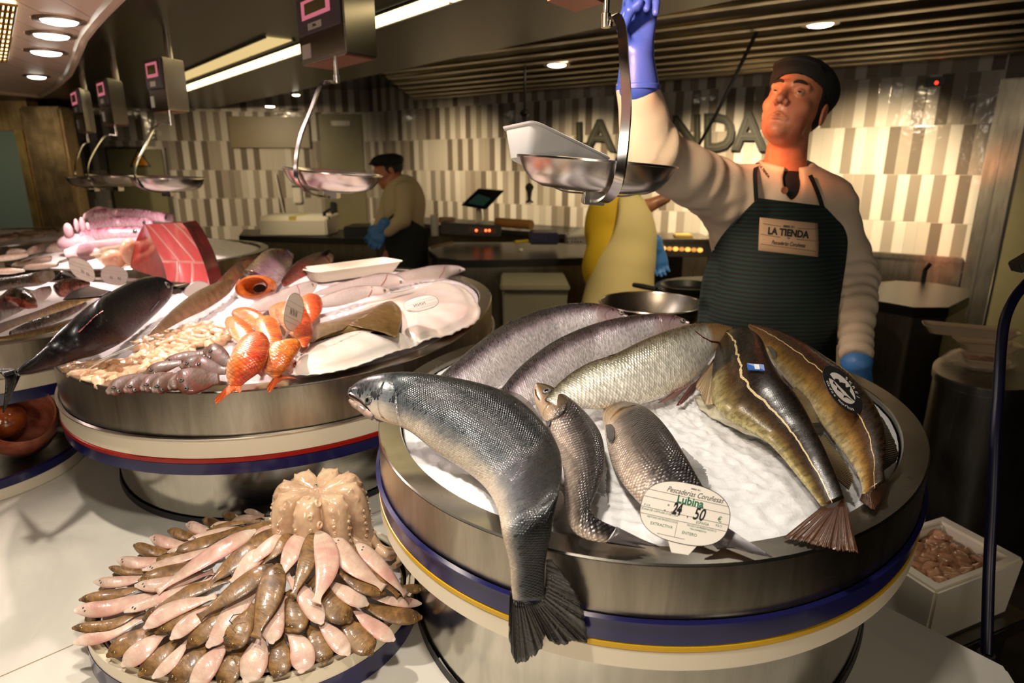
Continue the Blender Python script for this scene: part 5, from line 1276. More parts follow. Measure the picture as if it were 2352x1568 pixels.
# pile of small brown flatfish with bulging eyes
megr = solemat('small_flatfish_skin', srgb(96, 66, 46), srgb(64, 43, 30), srgb(104, 44, 36), srgb(90, 76, 64), 70, .5)
_pb = next(n for n in megr.node_tree.nodes if n.type == 'BSDF_PRINCIPLED'); _pb.inputs['Coat Weight'].default_value = .12; _pb.inputs['Roughness'].default_value = .5; _pb.inputs['Specular IOR Level'].default_value = .3
PF = [((1160, 975), (1640, 830), 140, .012), ((1400, 850), (1960, 700), 130, .010), ((1650, 880), (2060, 800), 150, .020), ((650, 1225), (1180, 1010), 190, .010), ((880, 1205), (1320, 1020), 180, .015), ((1105, 1180), (1520, 1000), 190, .020), ((1255, 1205), (1640, 1000), 190, .026),
      ((1465, 1175), (1760, 980), 160, .030), ((1800, 870), (2230, 960), 210, .030), ((1965, 680), (2300, 860), 230, .036), ((1560, 1120), (2140, 1050), 290, .038)]
pfl = ['behind the pile, leftmost of the upper row', 'highest and furthest back in the pile', 'middle of the upper row in the pile', 'leftmost of the front row, nearest the rim', 'second from the left in the front row', 'third from the left in the front row', 'fourth from the left in the front row', 'small one squeezed behind the biggest', 'right end of the middle row', 'topmost at the right, both eyes showing', 'biggest, at the right front of the pile']
for (h, tl_, w_, lf), lb in zip(PF, pfl):
    P3 = KQ(h, ((h[0]+tl_[0])/2, (h[1]+tl_[1])/2-12), tl_); sp_ = resamp([np.array(q) for q in P3], 16); tg_ = np.gradient(sp_, axis=0); tg_ /= np.linalg.norm(tg_, axis=1)[:, None]; nn_ = np.stack([tg_[:, 1], -tg_[:, 0]], 1)
    ts = np.linspace(0, 1, 16); wv = np.interp(ts, [0, .06, .2, .4, .65, .88, 1], [.40, .72, .98, 1, .80, .42, .34])*w_/5.88/2*1.32
    t = thing('small_flatfish', 'small brown flatfish, '+lb, 'fish', onice(0)(0, *P3[1]), 'small brown flatfish at the drum rim')
    b = fish_body('body', [tuple(q) for q in sp_+nn_*wv[:, None]], [tuple(q) for q in sp_-nn_*wv[:, None]], onice(lf+.012), lambda t: (-.1, -.35, 1), [(0, .3), (.3, .36), (1, .1)], megr, n=26, seg=18, parent=t, pw=1.2)
    for k_, sx_ in ((2, .15), (3, -.5)):
        q = sp_[k_]+nn_[k_]*wv[k_]*sx_; pp, n2 = hit(b.bvh, q[0], q[1], 0)
        if pp is not None: eye(t, pp, n2, .0042, M['iris_dark'], .8)
# heap of pale cheeks
def lump(seed):
    vs = []; fs = []; seg, rings = 18, 12; r = random.Random(seed); o = Vector((r.random()*9, r.random()*9, 0))
    for i in range(rings+1):
        a = PI*i/rings
        for j in range(seg):
            q = 2*PI*j/seg; d = Vector((math.sin(a)*math.cos(q), math.sin(a)*math.sin(q), math.cos(a)))
            k = 1+.45*noise.noise(d*1.3+o)+.14*noise.noise(d*4+o); vs.append(Vector((d.x*.019*k, d.y*.011*k, d.z*.008*k)))
    for i in range(rings):
        for j in range(seg):
            k = (j+1) % seg; fs.append((i*seg+j, (i+1)*seg+j, (i+1)*seg+k, i*seg+k))
    return vs, fs
ck_m = wetmat('cheek_flesh', srgb(244, 210, 172), srgb(236, 190, 158), 60, .22, .5, .3, .9, c3=srgb(232, 170, 140))
protos = [mesh('fish_cheek', *lump(k), ck_m) for k in range(5)]
reg = KQ((90, 930), (380, 1110), (800, 1080), (1150, 940), (1400, 830), (1560, 760), (1900, 620), (2230, 560), (2200, 360), (1800, 330), (1420, 450), (1080, 560), (1010, 760), (880, 830), (420, 830))
def inside(x, y, poly):
    c = False; j = len(poly)-1
    for i in range(len(poly)):
        if (poly[i][1] > y) != (poly[j][1] > y) and x < (poly[j][0]-poly[i][0])*(y-poly[i][1])/(poly[j][1]-poly[i][1])+poly[i][0]: c = not c
        j = i
    return c
rr_ = random.Random(3); pts_ = []
for _ in range(6000):
    x, y = rr_.uniform(150, 530), rr_.uniform(740, 885)
    if inside(x, y, reg) and all((x-a)**2+((y-b)*2.0)**2 > 15.5**2 for a, b, _ in pts_): pts_.append((x, y, 0))
for k, (x, y, _) in enumerate(pts_[:150]):
    o = bpy.data.objects.new('fish_cheek', protos[k % 5]); C.objects.link(o); p = onice(.008+.006*rr_.random())(0, x, y); o.location = V3(p)
    o.rotation_euler = (rr_.uniform(-.4, .4), rr_.uniform(-.4, .4), rr_.uniform(0, 6.3)); s_ = rr_.uniform(.85, 1.25); o.scale = (s_, s_, s_)
    tag(o, 'pale wet fish cheek in the heap between black tuna and mullet', 'fish piece', 'pale fish cheeks heaped on the ice')
# tuna loin block
def loin():
    t = NT('tuna_loin_face'); uv = t.coord(uv='uv'); s = t.n('ShaderNodeSeparateXYZ'); t.set(s.inputs[0], uv)
    up = t.math('ADD', s.outputs[0], t.math('MULTIPLY', s.outputs[1], .55)); dn = t.math('SUBTRACT', s.outputs[0], t.math('MULTIPLY', s.outputs[1], .35))
    cmb = t.n('ShaderNodeCombineXYZ'); g = t.math('GREATER_THAN', s.outputs[1], .34); mx = t.n('ShaderNodeMix'); t.set(mx.inputs[0], g); t.set(mx.inputs[2], dn); t.set(mx.inputs[3], up); t.set(cmb.inputs[0], mx.outputs[0]); t.set(cmb.inputs[1], t.math('MULTIPLY', s.outputs[1], .25))
    w = t.wave(cmb.outputs[0], .8, 3.0, 'X', 'SIN', 3, 1.5); l = t.ramp(w, [(0.88, 0.), (.99, 1.)])
    h = t.ramp(t.math('ABSOLUTE', t.math('SUBTRACT', s.outputs[1], .34)), [(.0, 1.), (.03, 0.)])
    l2 = t.math('MAXIMUM', l, h)
    t.p(Base_Color=t.mix(t.math('MULTIPLY', l2, .75), t.mix(t.noise(uv, 9, 4), srgb(250, 122, 122), srgb(238, 94, 98)), srgb(255, 196, 184)), Roughness=.3, Subsurface_Weight=.4, Subsurface_Radius=(.02, .005, .004), Subsurface_Scale=.5, Coat_Weight=.3)
    t.bump(l2, .5, .003); return t.m
lt = thing('tuna_loin', 'big block of pink tuna with white muscle seams standing on the ice', 'fish piece', PZ(400, 640, 1.11))
Lc = resamp(K2((1042, 203), (1080, 280), (1130, 390), (1170, 480), (1192, 550), (1204, 612)), 24); Rc = resamp(K2((1312, 194), (1352, 245), (1405, 340), (1452, 440), (1488, 545), (1512, 642)), 24)
c0 = 2.12
def DP(x, y, dx=0): return PD(x, y, c0+dx)
G = [[DP(*(Lc[i]*(1-j/19)+Rc[i]*(j/19)), .10*(j/19)-.02*math.sin(PI*j/19)) for j in range(20)] for i in range(24)]
Ll = resamp(K2((1036, 206), (1002, 268), (962, 370), (944, 470), (940, 520)), 24)
H = [[DP(*(Ll[i]*(1-j/11)+Lc[i]*(j/11)), .16*(1-j/11)) for j in range(12)] for i in range(24)]
def grid(G):
    n, m = len(G), len(G[0]); vs = [p for r in G for p in r]
    return vs, [(i*m+j, (i+1)*m+j, (i+1)*m+j+1, i*m+j+1) for i in range(n-1) for j in range(m-1)], np.array([(j/(m-1), 1-i/(n-1)) for i in range(n) for j in range(m)])
v, f, u = grid(G); obj('cut_face', mesh('cut_face', v, f, loin(), uvs={'uv': u}), lt)
v, f, u = grid(H); obj('side_face', mesh('side_face', v, f, wetmat('tuna_dark_side', srgb(150, 40, 34), srgb(104, 24, 22), 24, .3, .2, .3, .5, c3=srgb(60, 14, 14)), uvs={'uv': u}), lt)
# back closing faces so the block is solid
TB = [[G[0][j] + (np.array([.0, .16, .0]))*k/3 for j in range(20)] for k in range(4)]; 
BK = [[H[i][0]*(1-k/8)+(G[i][19]+np.array([0, .10, 0]))*(k/8)+np.array([0, .02*math.sin(PI*k/8), 0]) for k in range(9)] for i in range(24)]
RS = [[G[i][19]*(1-k/3)+(G[i][19]+np.array([0, .10, 0]))*(k/3) for k in range(4)] for i in range(24)]
TP = [[(H[0][0]*(1-k/8)+(G[0][19]+np.array([0, .10, 0]))*(k/8))*(1-q/3)+(G[0][0]*(1-k/8)+G[0][19]*(k/8))*(q/3) for k in range(9)] for q in range(4)]
sk_m = wetmat('tuna_back_skin', srgb(120, 40, 40), srgb(70, 30, 30), 20, .3, 0)
vv = []; ff = []
for g_ in (BK, RS, TP):
    v, f, u = grid(g_); b = len(vv); vv += v; ff += [tuple(b+i for i in q) for q in f]
obj('skin', mesh('skin', vv, ff, sk_m), lt)
# foam trays
def rrect(L, W, r, n=6):
    P = []
    for cx, cy, a0 in ((L/2-r, W/2-r, 0), (-L/2+r, W/2-r, PI/2), (-L/2+r, -W/2+r, PI), (L/2-r, -W/2+r, 3*PI/2)):
        for k in range(n+1): a = a0+PI/2*k/n; P.append((cx+r*math.cos(a), cy+r*math.sin(a)))
    return P
def tray(name, label, cen, ex, ey, L, W, H, mat=None, cat='tray', group=None, thin=.003):
    ex = V3(ex).normalized(); ey = V3(ey); ey = (ey-ex*ey.dot(ex)).normalized(); ez = ex.cross(ey)
    if ez.z < 0: ez = -ez
    rings = [(L, W, .02, 0), (L-.004, W-.004, .02, -.003), (L-.012, W-.012, .02, -.004), (L-.05, W-.05, .022, -H), (L-.056, W-.056, .02, -H+thin), (L-.02, W-.02, .018, -.006), (L-.006, W-.006, .018, .0015)]
    vs = []; fs = []
    for l, w, r, z in rings: vs += [V3(cen)+ex*x+ey*y+ez*z for x, y in rrect(l, w, min(r, min(l, w)/2-.001))]
    n = len(rrect(1, 1, .1))
    for i in (0, 1, 2, 4, 5):
        for j in range(n): fs.append((i*n+j, i*n+(j+1) % n, (i+1)*n+(j+1) % n, (i+1)*n+j))
    for j in range(n): fs.append((6*n+j, 6*n+(j+1) % n, (j+1) % n, j))
    fs.append(tuple(range(3*n, 4*n))); fs.append(tuple(range(5*n-1, 4*n-1, -1)))
    o = obj(name, MB().add(vs, fs).me(name, mat or M['foam'], 'auto')); return tag(o, label, cat, group)
a_, b_2, c_2 = PZ(*K3((1020, 238))[0], 1.162), PZ(*K3((1592, 116))[0], 1.162), PZ(*K3((1662, 153))[0], 1.162)
ex = c_2-a_; L_ = np.linalg.norm(ex); W_ = .13
ey = np.cross([0, 0, 1], ex/L_)
tray('foam_tray', 'white foam tray lying on the hake at the back of the wide drum', (a_+c_2)/2+ey*W_/2, ex, ey, L_, W_, .04)
# ---------- price cards ----------
def textmesh(s, size=1, shear=0, bold=0, align='CENTER'):
    c = bpy.data.curves.new('t', 'FONT'); c.body = s; c.size = size; c.shear = shear; c.offset = bold; c.align_x = align; c.align_y = 'CENTER'; c.resolution_u = 3
    o = bpy.data.objects.new('t', c); C.objects.link(o); bpy.context.view_layer.update()
    m = bpy.data.meshes.new_from_object(o.evaluated_get(bpy.context.evaluated_depsgraph_get()))
    v = np.array([x.co[:2] for x in m.vertices]) if len(m.vertices) else np.zeros((0, 2)); f = [tuple(p.vertices) for p in m.polygons]
    bpy.data.objects.remove(o); bpy.data.meshes.remove(m); bpy.data.curves.remove(c); return v, f
M['ink'] = simple('ink_black', (.02, .02, .022, 1), .35); M['ink_green'] = simple('ink_green', srgb(30, 112, 78), .4)
M['card'] = simple('card_white', srgb(242, 234, 222), .28); M['card_pale'] = simple('card_grey', srgb(214, 206, 196), .35)  # second card tone is greyer
class Card:
    def __init__(s, name, label, px, c, uv_, vv_, W, H, su=0, sv=0, cat='price tag', mat='card', group=None, edge=True, pw=2.5, lean=None):
        s.o = PD(px[0], px[1], c)
        R = np.array([1., 0, 0]); U = np.array([0, SP, CP]); Fd = np.array([0, CP, -SP])
        def axis(v, half, sg):
            a = (R*v[0]-U*v[1])*c/F; l = np.linalg.norm(a); d = math.sqrt(max(0, half*half-l*l)); return a+Fd*sg*d
        s.u = axis(uv_, W/2, su); s.v = axis(vv_, H/2, sv)
        n = np.cross(s.u, s.v); n /= np.linalg.norm(n)
        if n@Fd > 0: n = -n
        s.n = n; s.W, s.H = W, H
        s.t = thing(name, label, cat, s.o, group)
        P = []
        for k in range(64):
            a = 2*PI*k/64; cx, sx_ = math.cos(a), math.sin(a); P.append((math.copysign(abs(cx)**(2/pw), cx), math.copysign(abs(sx_)**(2/pw), sx_)))
        s.P = P
        obj('card', MB().prism([s.at(x, y, -.0008) for x, y in P], n*.0014).me('card', M[mat], 'auto'), s.t)
        if edge: 
            r = MB(); L = [s.at(x, y, .0007) for x, y in P]; L.append(L[0]); r.tube(L, .0004, 4, cap=False); obj('edge_line', r.me('edge_line', M['ink']), s.t)
    def at(s, x, y, h=0): return s.o+s.u*x+s.v*y+s.n*h
    def quad(s, mb, x0, y0, x1, y1, w, h=.0008):
        d = np.array([(x1-x0)*s.W, (y1-y0)*s.H]); d = d/np.linalg.norm(d); p = np.array([-d[1]/s.W, d[0]/s.H])*w
        mb.prism([s.at(x0+p[0], y0+p[1], h), s.at(x1+p[0], y1+p[1], h), s.at(x1-p[0], y1-p[1], h), s.at(x0-p[0], y0-p[1], h)], s.n*.0002)
    def text(s, st, x, y, size, mat, name='lettering', shear=0, bold=0, parent=None, wd=1.0, rot=0):
        v, f = textmesh(st, 1, shear, bold)
        if rot: c_, s_ = math.cos(rot), math.sin(rot); v = np.stack([v[:, 0]*c_-v[:, 1]*s_, v[:, 0]*s_+v[:, 1]*c_], 1)
        P = [s.at(x+a*size*wd/(s.W/2), y+b*size/(s.H/2), .0009) for a, b in v]
        return obj(name, mesh(name, P, f, mat, smooth=False), parent or s.t)
    def clipx(s, y, pw=2.5): return (max(0, 1-abs(y)**pw))**(1/pw)
# the Lubina card
cx_, cy_ = 1573.5, 1178
lu = Card('price_card', 'oval white Lubina price card 50 in the ice before the sea bass', (cx_, cy_), .70, (101, 22.5), (20, -62), .1035, .0665, 0, 1)
ln = MB()
for y in (.52, .27, -.08, -.30): x = lu.clipx(y)-.01; lu.quad(ln, -x, y, x, y, .0003)
lu.quad(ln, -.52, -.84, .10, -.84, .0003); lu.quad(ln, -.13, -.32, -.13, -.83, .00025)
obj('rules', ln.me('rules', M['ink']), lu.t)
G_, K_ = M['ink_green'], M['ink']
lu.text('Pescaderías Coruñesas', .13, .66, .0088, K_, shear=.45, wd=.82)
lu.text('DESDE 1911', .13, .84, .0022, K_, bold=.03)
lu.text('Lubina', .06, .40, .0120, G_, bold=.028)
lu.text('P.V.P.', -.86, -.02, .0034, G_); lu.text('€', .78, .03, .0085, G_); lu.text('KILO', .78, -.17, .0034, G_)
lu.text('ZONA DE CAPTURA O DE CRIA', -.56, -.155, .0030, G_); lu.text('ESPAÑA', .42, -.215, .0042, G_)
lu.text('METODO DE PRODUCCION', -.47, -.37, .0028, G_); lu.text('EXTRACTIVA', -.46, -.56, .0044, G_)
lu.text('METODO DE PRESENTACION O', .42, -.37, .0028, G_, wd=.85); lu.text('TRATAMIENTO', .35, -.47, .0028, G_); lu.text('ENTERO', .18, -.64, .0046, G_)
lu.text('24', -.20, .06, .0180, K_, bold=.05, wd=.55, shear=.2, name='digits'); lu.text(',', .06, -.02, .011, K_, name='digits'); lu.text('50', .30, .04, .0190, K_, bold=.02, wd=.70, shear=.25, name='digits')
dt = MB()
for x, y in ((-.40, .14), (-.46, -.06), (-.30, -.07)):
    c0 = lu.at(x, y, .0008); dt.prism([c0+lu.u/np.linalg.norm(lu.u)*.0011*math.cos(q)+lu.v/np.linalg.norm(lu.v)*.0011*math.sin(q) for q in np.linspace(0, 2*PI, 12, endpoint=False)], lu.n*.0002)
obj('punch_holes', dt.me('punch_holes', simple('hole_grey', srgb(150, 136, 130), .5)), lu.t)
st = MB().prism([lu.at(-.30, -.86, -.0006), lu.at(.42, -.90, -.0006), lu.at(.25, -1.30, -.0006), lu.at(-.12, -1.34, -.0006)], lu.n*.001); obj('stake', st.me('stake', M['card']), lu.t)
# the round Skrei badge
_bc = [np.array(hitn(x2.bvh, x, y)[0]) for x, y in ((1935, 893), (1905, 880), (1965, 915), (1935, 915), (1920, 870))]
sk_ = Card('round_badge', 'round black and white SKREI badge lying on the golden cod', (1935, 893), min(float((q-np.array([0, 0, CAMZ]))@np.array([0, CP, -SP])) for q in _bc)-.022, (52, 27), (18, -44), .105, .105, .3, .9, cat='badge', mat='ink', edge=False, pw=2.0)
whi = M['card']
def skp(x, y):  # badge picture coordinates from the close crop (2091x1568 of 160x120)
    X, Y = 1850+x/13.07-1935, 830+y/13.07-893; A_ = np.array([[52, 18], [27, -44]], float); return np.linalg.solve(A_, np.array([X, Y]))
wq = MB().prism([sk_.at(.66*math.cos(a)-.03, .66*math.sin(a)+.02, .0007) for a in np.linspace(0, 2*PI, 48, endpoint=False)], sk_.n*.0003); wf = obj('white_disc', wq.me('white_disc', whi), sk_.t)
def skpoly(pts, h=.0011): return [sk_.at(*skp(x, y), h) for x, y in pts]
fb2 = MB()
for pts in (((605, 462), (780, 395), (850, 540), (1000, 600), (1150, 680), (1300, 800), (1380, 930), (1420, 1050), (1435, 1175), (1385, 1178), (1300, 1120), (1200, 1000), (1130, 900), (1000, 760), (900, 640), (840, 580)),
            ((900, 580), (950, 530), (1100, 560), (1080, 670)), ((1090, 665), (1130, 645), (1340, 690), (1260, 800)), ((1290, 800), (1520, 790), (1380, 905)), ((740, 655), (820, 590), (870, 770), (850, 740)), ((800, 830), (880, 760), (1010, 1000), (960, 930)), ((925, 1060), (1010, 1000), (1130, 1040), (1300, 1180), (1100, 1065))):
    fb2.prism(skpoly(pts), sk_.n*.0002)
obj('fish_picture', fb2.me('fish_picture', M['ink']), wf)
def arc_text(card, st, a0, a1, r, size, mat, flip=False):
    n = len(st)
    for k, ch in enumerate(st):
        if ch == ' ': continue
        a = a0+(a1-a0)*k/(n-1); card.text(ch, r*math.cos(a), r*math.sin(a), size, mat, rot=a-PI/2 if not flip else a+PI/2, bold=.02, name='letter', parent=wf)
arc_text(sk_, 'SKREI', math.radians(62), math.radians(2), .80, .012, whi)
arc_text(sk_, 'Gadus morhua', math.radians(190), math.radians(292), .83, .0115, whi, True)
# smaller cards in the left drums
def marks(cd, dig=((-.35, -.05), (-.05, -.05), (.25, -.05)), lines=(.45, .15, -.35, -.6), green=True):
    mb = MB()
    for y in lines: x = cd.clipx(y)-.06; cd.quad(mb, -x, y, x, y, .0003)
    obj('rules', mb.me('rules', M['ink']), cd.t); mb = MB()
    for x, y in dig:
        cd.quad(mb, x-.07, y-.16, x-.07, y+.18, .0014); cd.quad(mb, x-.07, y+.16, x+.09, y-.14, .0014); cd.quad(mb, x+.09, y-.16, x+.09, y+.18, .0014)
    obj('digits', mb.me('digits', M['ink']), cd.t)
def stem(cd, x, y, mat='card'):
    a = cd.at(0, -.9, -.0004); w = cd.u/np.linalg.norm(cd.u)*.006; e = PD(x, y, float((a-np.array([0, 0, CAMZ]))@np.array([0, CP, -SP]))+.01)
    obj('stake', MB().prism([a-w*1.6, a+w*1.6, e+w*.4, e-w*.4], cd.n*.0008).me('stake', M[mat]), cd.t)
cA = Card('price_card', 'oval price card lying tilted on the huge white turbot', (967, 697), 1.52, (-38, 10), (-12, -16), .10, .062, 0, 1); marks(cA, ((-.15, -.1), (.1, -.1), (.35, -.1))); stem(cA, 922, 712)
cB = Card('price_card', 'price card standing edge-on among the red mullet', (675, 717), 1.36, (3.2, 8), (9, -42), .10, .066, .9, 1); marks(cB); stem(cB, 652, 778)
cCc = Card('price_card', 'long slanted price card over the pale heap beside the black tuna', (270, 810), 1.32, (44, -18), (4, -12), .105, .066, 0, 1); marks(cCc, ((-.1, 0), (.2, 0))); stem(cCc, 178, 862)
cD = Card('price_card', 'upright oval price card left of two behind the black tuna', (188, 618), 2.3, (14, 8), (-5, -26), .095, .068, .9, .4, mat='card_pale'); marks(cD, ((0, -.2), (.4, -.3)))
cE_ = Card('price_card', 'upright oval price card right of two behind the black tuna', (263, 632), 2.25, (16.5, 1.5), (0, -22), .095, .070, .9, .4, mat='card_pale'); marks(cE_, ((-.25, -.3), (.35, -.3)))
cF_ = Card('price_card', 'thin white card seen edge-on between the wedge and wrasses', (452, 664), 1.95, (4, 3), (12, -18), .10, .066, .9, .9); stem(cF_, 436, 684)
cG = Card('price_card', 'grey price card leaning on the monkfish at the far left', (62, 680), 1.9, (13, 4), (-5, -16), .09, .062, .9, .9, mat='card_pale')
cH = Card('price_card', 'white price card behind the tuna block beside a hake', (925, 666), 1.90, (20, -6), (6, -6), .09, .062, .9, .9)
# ---------- hanging scales ----------
R3 = np.array([1., 0, 0]); U3 = np.array([0, SP, CP]); F3 = np.array([0, CP, -SP])
M['box_steel'] = simple('scale_box_steel', (.50, .46, .40, 1), .22, 1, bump=.03, bscale=30)
M['bezel'] = simple('bezel_grey', srgb(104, 92, 96), .4); M['screen'] = emis('screen_pink', (1, .25, .32, 1), .55); M['lcd'] = simple('lcd_green', srgb(120, 110, 70), .3)
def ribbon(mb, pts, wdir, w, th):
    """flat metal bar along pts; wdir = width direction"""
    pts = [V3(p) for p in pts]; n = len(pts); W = V3(wdir).normalized()
    vs = []; fs = []
    for i, p in enumerate(pts):
        t = (pts[min(i+1, n-1)]-pts[max(i-1, 0)]).normalized(); N = t.cross(W).normalized(); w2 = N.cross(t).normalized()
        for a, b in ((1, 1), (-1, 1), (-1, -1), (1, -1)): vs.append(p+w2*a*w/2+N*b*th/2)
    for i in range(n-1):
        for j in range(4): k = (j+1) % 4; fs.append((4*i+j, 4*i+k, 4*i+4+k, 4*i+4+j))
    fs += [(3, 2, 1, 0), tuple(4*(n-1)+j for j in range(4))]
    mb.add(vs, fs); return mb
def scale(label, pc, c, tilt, arm, pivot, box, zb, hb, rods, r=.15, far=False, dib=False):
    o = PD(*pc, c); t = thing('hanging_scale', label, 'scale', PD(*pivot, c), 'scales hanging above the counter')
    Rm = Matrix.Rotation(math.radians(tilt), 4, 'Y')
    Mx = Matrix.Translation(V3(o)) @ Rm
    pr = [(r*.0, -.052), (r*.45, -.053), (r*.66, -.050), (r*.80, -.040), (r*.90, -.022), (r*.965, -.003), (r*1.0, 0), (r*1.02, -.001), (r*1.02, -.004), (r*.985, -.005), (r*.92, -.026), (r*.82, -.044), (r*.67, -.0545), (r*.45, -.0575), (0, -.0575)]
    obj('pan', MB().lathe(pr, seg=64, M=Mx).me('pan', M['pan_steel'], 'auto'), t)
    # arm: px list with depth offsets
    P = resamp(np.array([PD(x, y, c+d) for x, y, d in arm]), 40)
    ab = ribbon(MB(), P, (.75, -.66, 0), .017, .005); a_ = obj('arm', ab.me('arm', M['chrome'], 'auto'), t)
    cr = MB()
    for s_ in (-1, 1):
        q = []
        for k in range(12):
            a = k/11; x = s_*r*(1.0-a*1.0); z = -.012-.05*math.sin(min(1, a*1.5)*PI/2)
            q.append(Mx @ Vector((x*.93, -.02, z)))
        ribbon(cr, q, (0, 1, 0), .014, .003)
    cr.box((-.02, -.03, -.082), (.02, .02, -.058), Mx)
    obj('pan_cradle', cr.me('pan_cradle', M['chrome'], bevel=.0015), t)
    pv = MB().lathe([(0, .05), (.006, .05), (.006, .012), (.009, .010), (.009, -.014), (0, -.014)], PD(*pivot, c), 16); obj('pivot', pv.me('pivot', M['chrome'], 'auto'), t)
    N, L, R_ = [PZ(*q, zb) for q in box]; Q = L+R_-N
    bx = MB().prism([N, L, Q, R_], (0, 0, hb)); obj('housing', bx.me('housing', M['box_steel'], bevel=.004), t)
    bp = MB(); cc = (L+R_)/2; bp.prism([p*.9+cc*.1-Z3*.003 for p in (N, L, Q, R_)], (0, 0, .0035)); bb = obj('bottom_plate', bp.me('bottom_plate', simple('scale_bottom', srgb(170, 110, 100), .35, .6)), t)
    ax = MB().tube([PD(*pivot, c), np.array([*(PD(*pivot, c)[:2]), zb-.002])], .006, 10); obj('spindle', ax.me('spindle', M['chrome'], 'auto'), t)
    # display on the left face (L..N)
    e = N-L; ln = np.linalg.norm(e); e /= ln; n = np.cross(e, Z3); 
    if n@(cc-L) > 0: n = -n
    def fq(u0, u1, v0, v1, d0, d1, mat, nm, par, bev=0):
        q = MB(); P = [L+e*ln*u+Z3*hb*v+n*d0 for u, v in ((u0, v0), (u1, v0), (u1, v1), (u0, v1))]; q.prism(P, n*(d1-d0)); return obj(nm, q.me(nm, M[mat], bevel=bev), par)
    dp = fq(.06, .96, .42, .98, .0005, .010, 'bezel', 'display', t, .003)
    fq(.18, .80, .64, .92, .0102, .0112, 'screen', 'screen', dp); fq(.26, .72, .70, .87, .0114, .012, 'lcd', 'lcd', dp)
    fq(.30, .60, .47, .57, .0102, .0108, 'card', 'logo_plate', dp)
    fq(.06, .26, .08, .30, .0005, .0015, 'card', 'sticker', t)
    if dib:
        v, f = textmesh('DIBAL', 1, 0, .04); s_ = .020
        obj('lettering', mesh('lettering', [L+e*(ln*.45+a*s_*.55)+Z3*(hb*.52+b*s_*.6)+n*.0112 for a, b in v], f, M['ink'], smooth=False), dp)
    for k, (pa, pb, rr) in enumerate(rods):
        pa3 = PD(*pa, c); pb3 = PD(*pb, c)
        rb = MB().tube([np.array([pa3[0], pa3[1], zb+hb]), np.array([pa3[0], pa3[1], min(2.05, max(pb3[2], zb+hb+.02))])], rr, 12); obj('hanging_rod', rb.me('hanging_rod', M['chrome'], 'auto'), t)
    return t
scale('nearest chrome hanging scale, its round pan holding a white foam tray', (1371, 368), 1.20, 4.6,
      [(1396, 62, 0), (1402, 40, -.005), (1418, 40, -.02), (1429, 70, -.04), (1434, 150, -.08), (1439, 240, -.13), (1434, 320, -.163), (1427, 385, -.172), (1418, 425, -.15), (1402, 450, -.10), (1384, 462, -.05), (1366, 462, -.01)],
      (1392, 45), [(1323, -30), (1250, -2), (1394, 3)], 1.765, .25, [((1323, -10), (1323, -300), .012)])
# second, clearly readable box
scale('second hanging scale with a glowing pink display on its steel box', (765, 393), 1.98, 5.2,
      [(769, 190, 0), (752, 186, -.01), (734, 200, -.02), (716, 248, -.05), (690, 314, -.10), (680, 372, -.13), (682, 412, -.12), (705, 440, -.08), (735, 450, -.04), (757, 452, 0)],
      (773, 180), [(795, 122), (692, 151), (868, 134)], 1.823, .20, [((780, 10), (780, -300), .012)], dib=True)
scale('third hanging scale, box lit yellow on top, before the fluorescent strip', (386, 406), 2.77, 2.5,
      [(391, 285, 0), (372, 283, -.02), (352, 298, -.04), (332, 338, -.08), (312, 378, -.12), (311, 408, -.13), (324, 430, -.10), (355, 440, -.05), (384, 441, 0)],
      (392, 280), [(388, 252), (348, 257), (437, 257)], 1.725, .215, [((388, 120), (388, -200), .014)], far=True)
scale('fourth hanging scale, partly behind the third towards the left wall', (268, 402), 3.42, 2.5,
      [(266, 311, 0), (246, 310, -.02), (229, 326, -.05), (208, 362, -.10), (201, 390, -.12), (205, 416, -.12), (226, 432, -.06), (258, 436, 0)],
      (266, 306), [(262, 284), (238, 288), (297, 288)], 1.70, .225, [((266, 180), (262, 40), .016)], far=True)
scale('fifth and farthest hanging scale beside the steel pillar', (214, 408), 4.0, 2.5,
      [(201, 326, 0), (188, 336, -.04), (176, 368, -.08), (172, 396, -.12), (176, 420, -.10), (196, 432, -.05), (212, 434, 0)],
      (202, 322), [(198, 300), (179, 304), (222, 304)], 1.675, .225, [((196, 220), (196, 90), .016)], far=True)
# foam tray tipped up in the nearest pan
cT = 1.215
A_, B_, D_ = PD(1160, 298, cT+.03), PD(1226, 275, cT-.10), PD(1392, 356, cT-.02)
exT = D_-B_; eyT = A_-B_; LT = np.linalg.norm(exT)*1.12; WT = np.linalg.norm(eyT)*1.0
exn = exT/np.linalg.norm(exT); eyn = eyT-exn*(eyT@exn); eyn /= np.linalg.norm(eyn)
tr = tray('foam_tray', 'white foam tray tipped up in the pan of the nearest scale', B_+exn*LT/2+eyn*WT/2, exn, eyn, LT, WT, .055, mat=simple('foam_bright', srgb(252, 250, 250), .4))
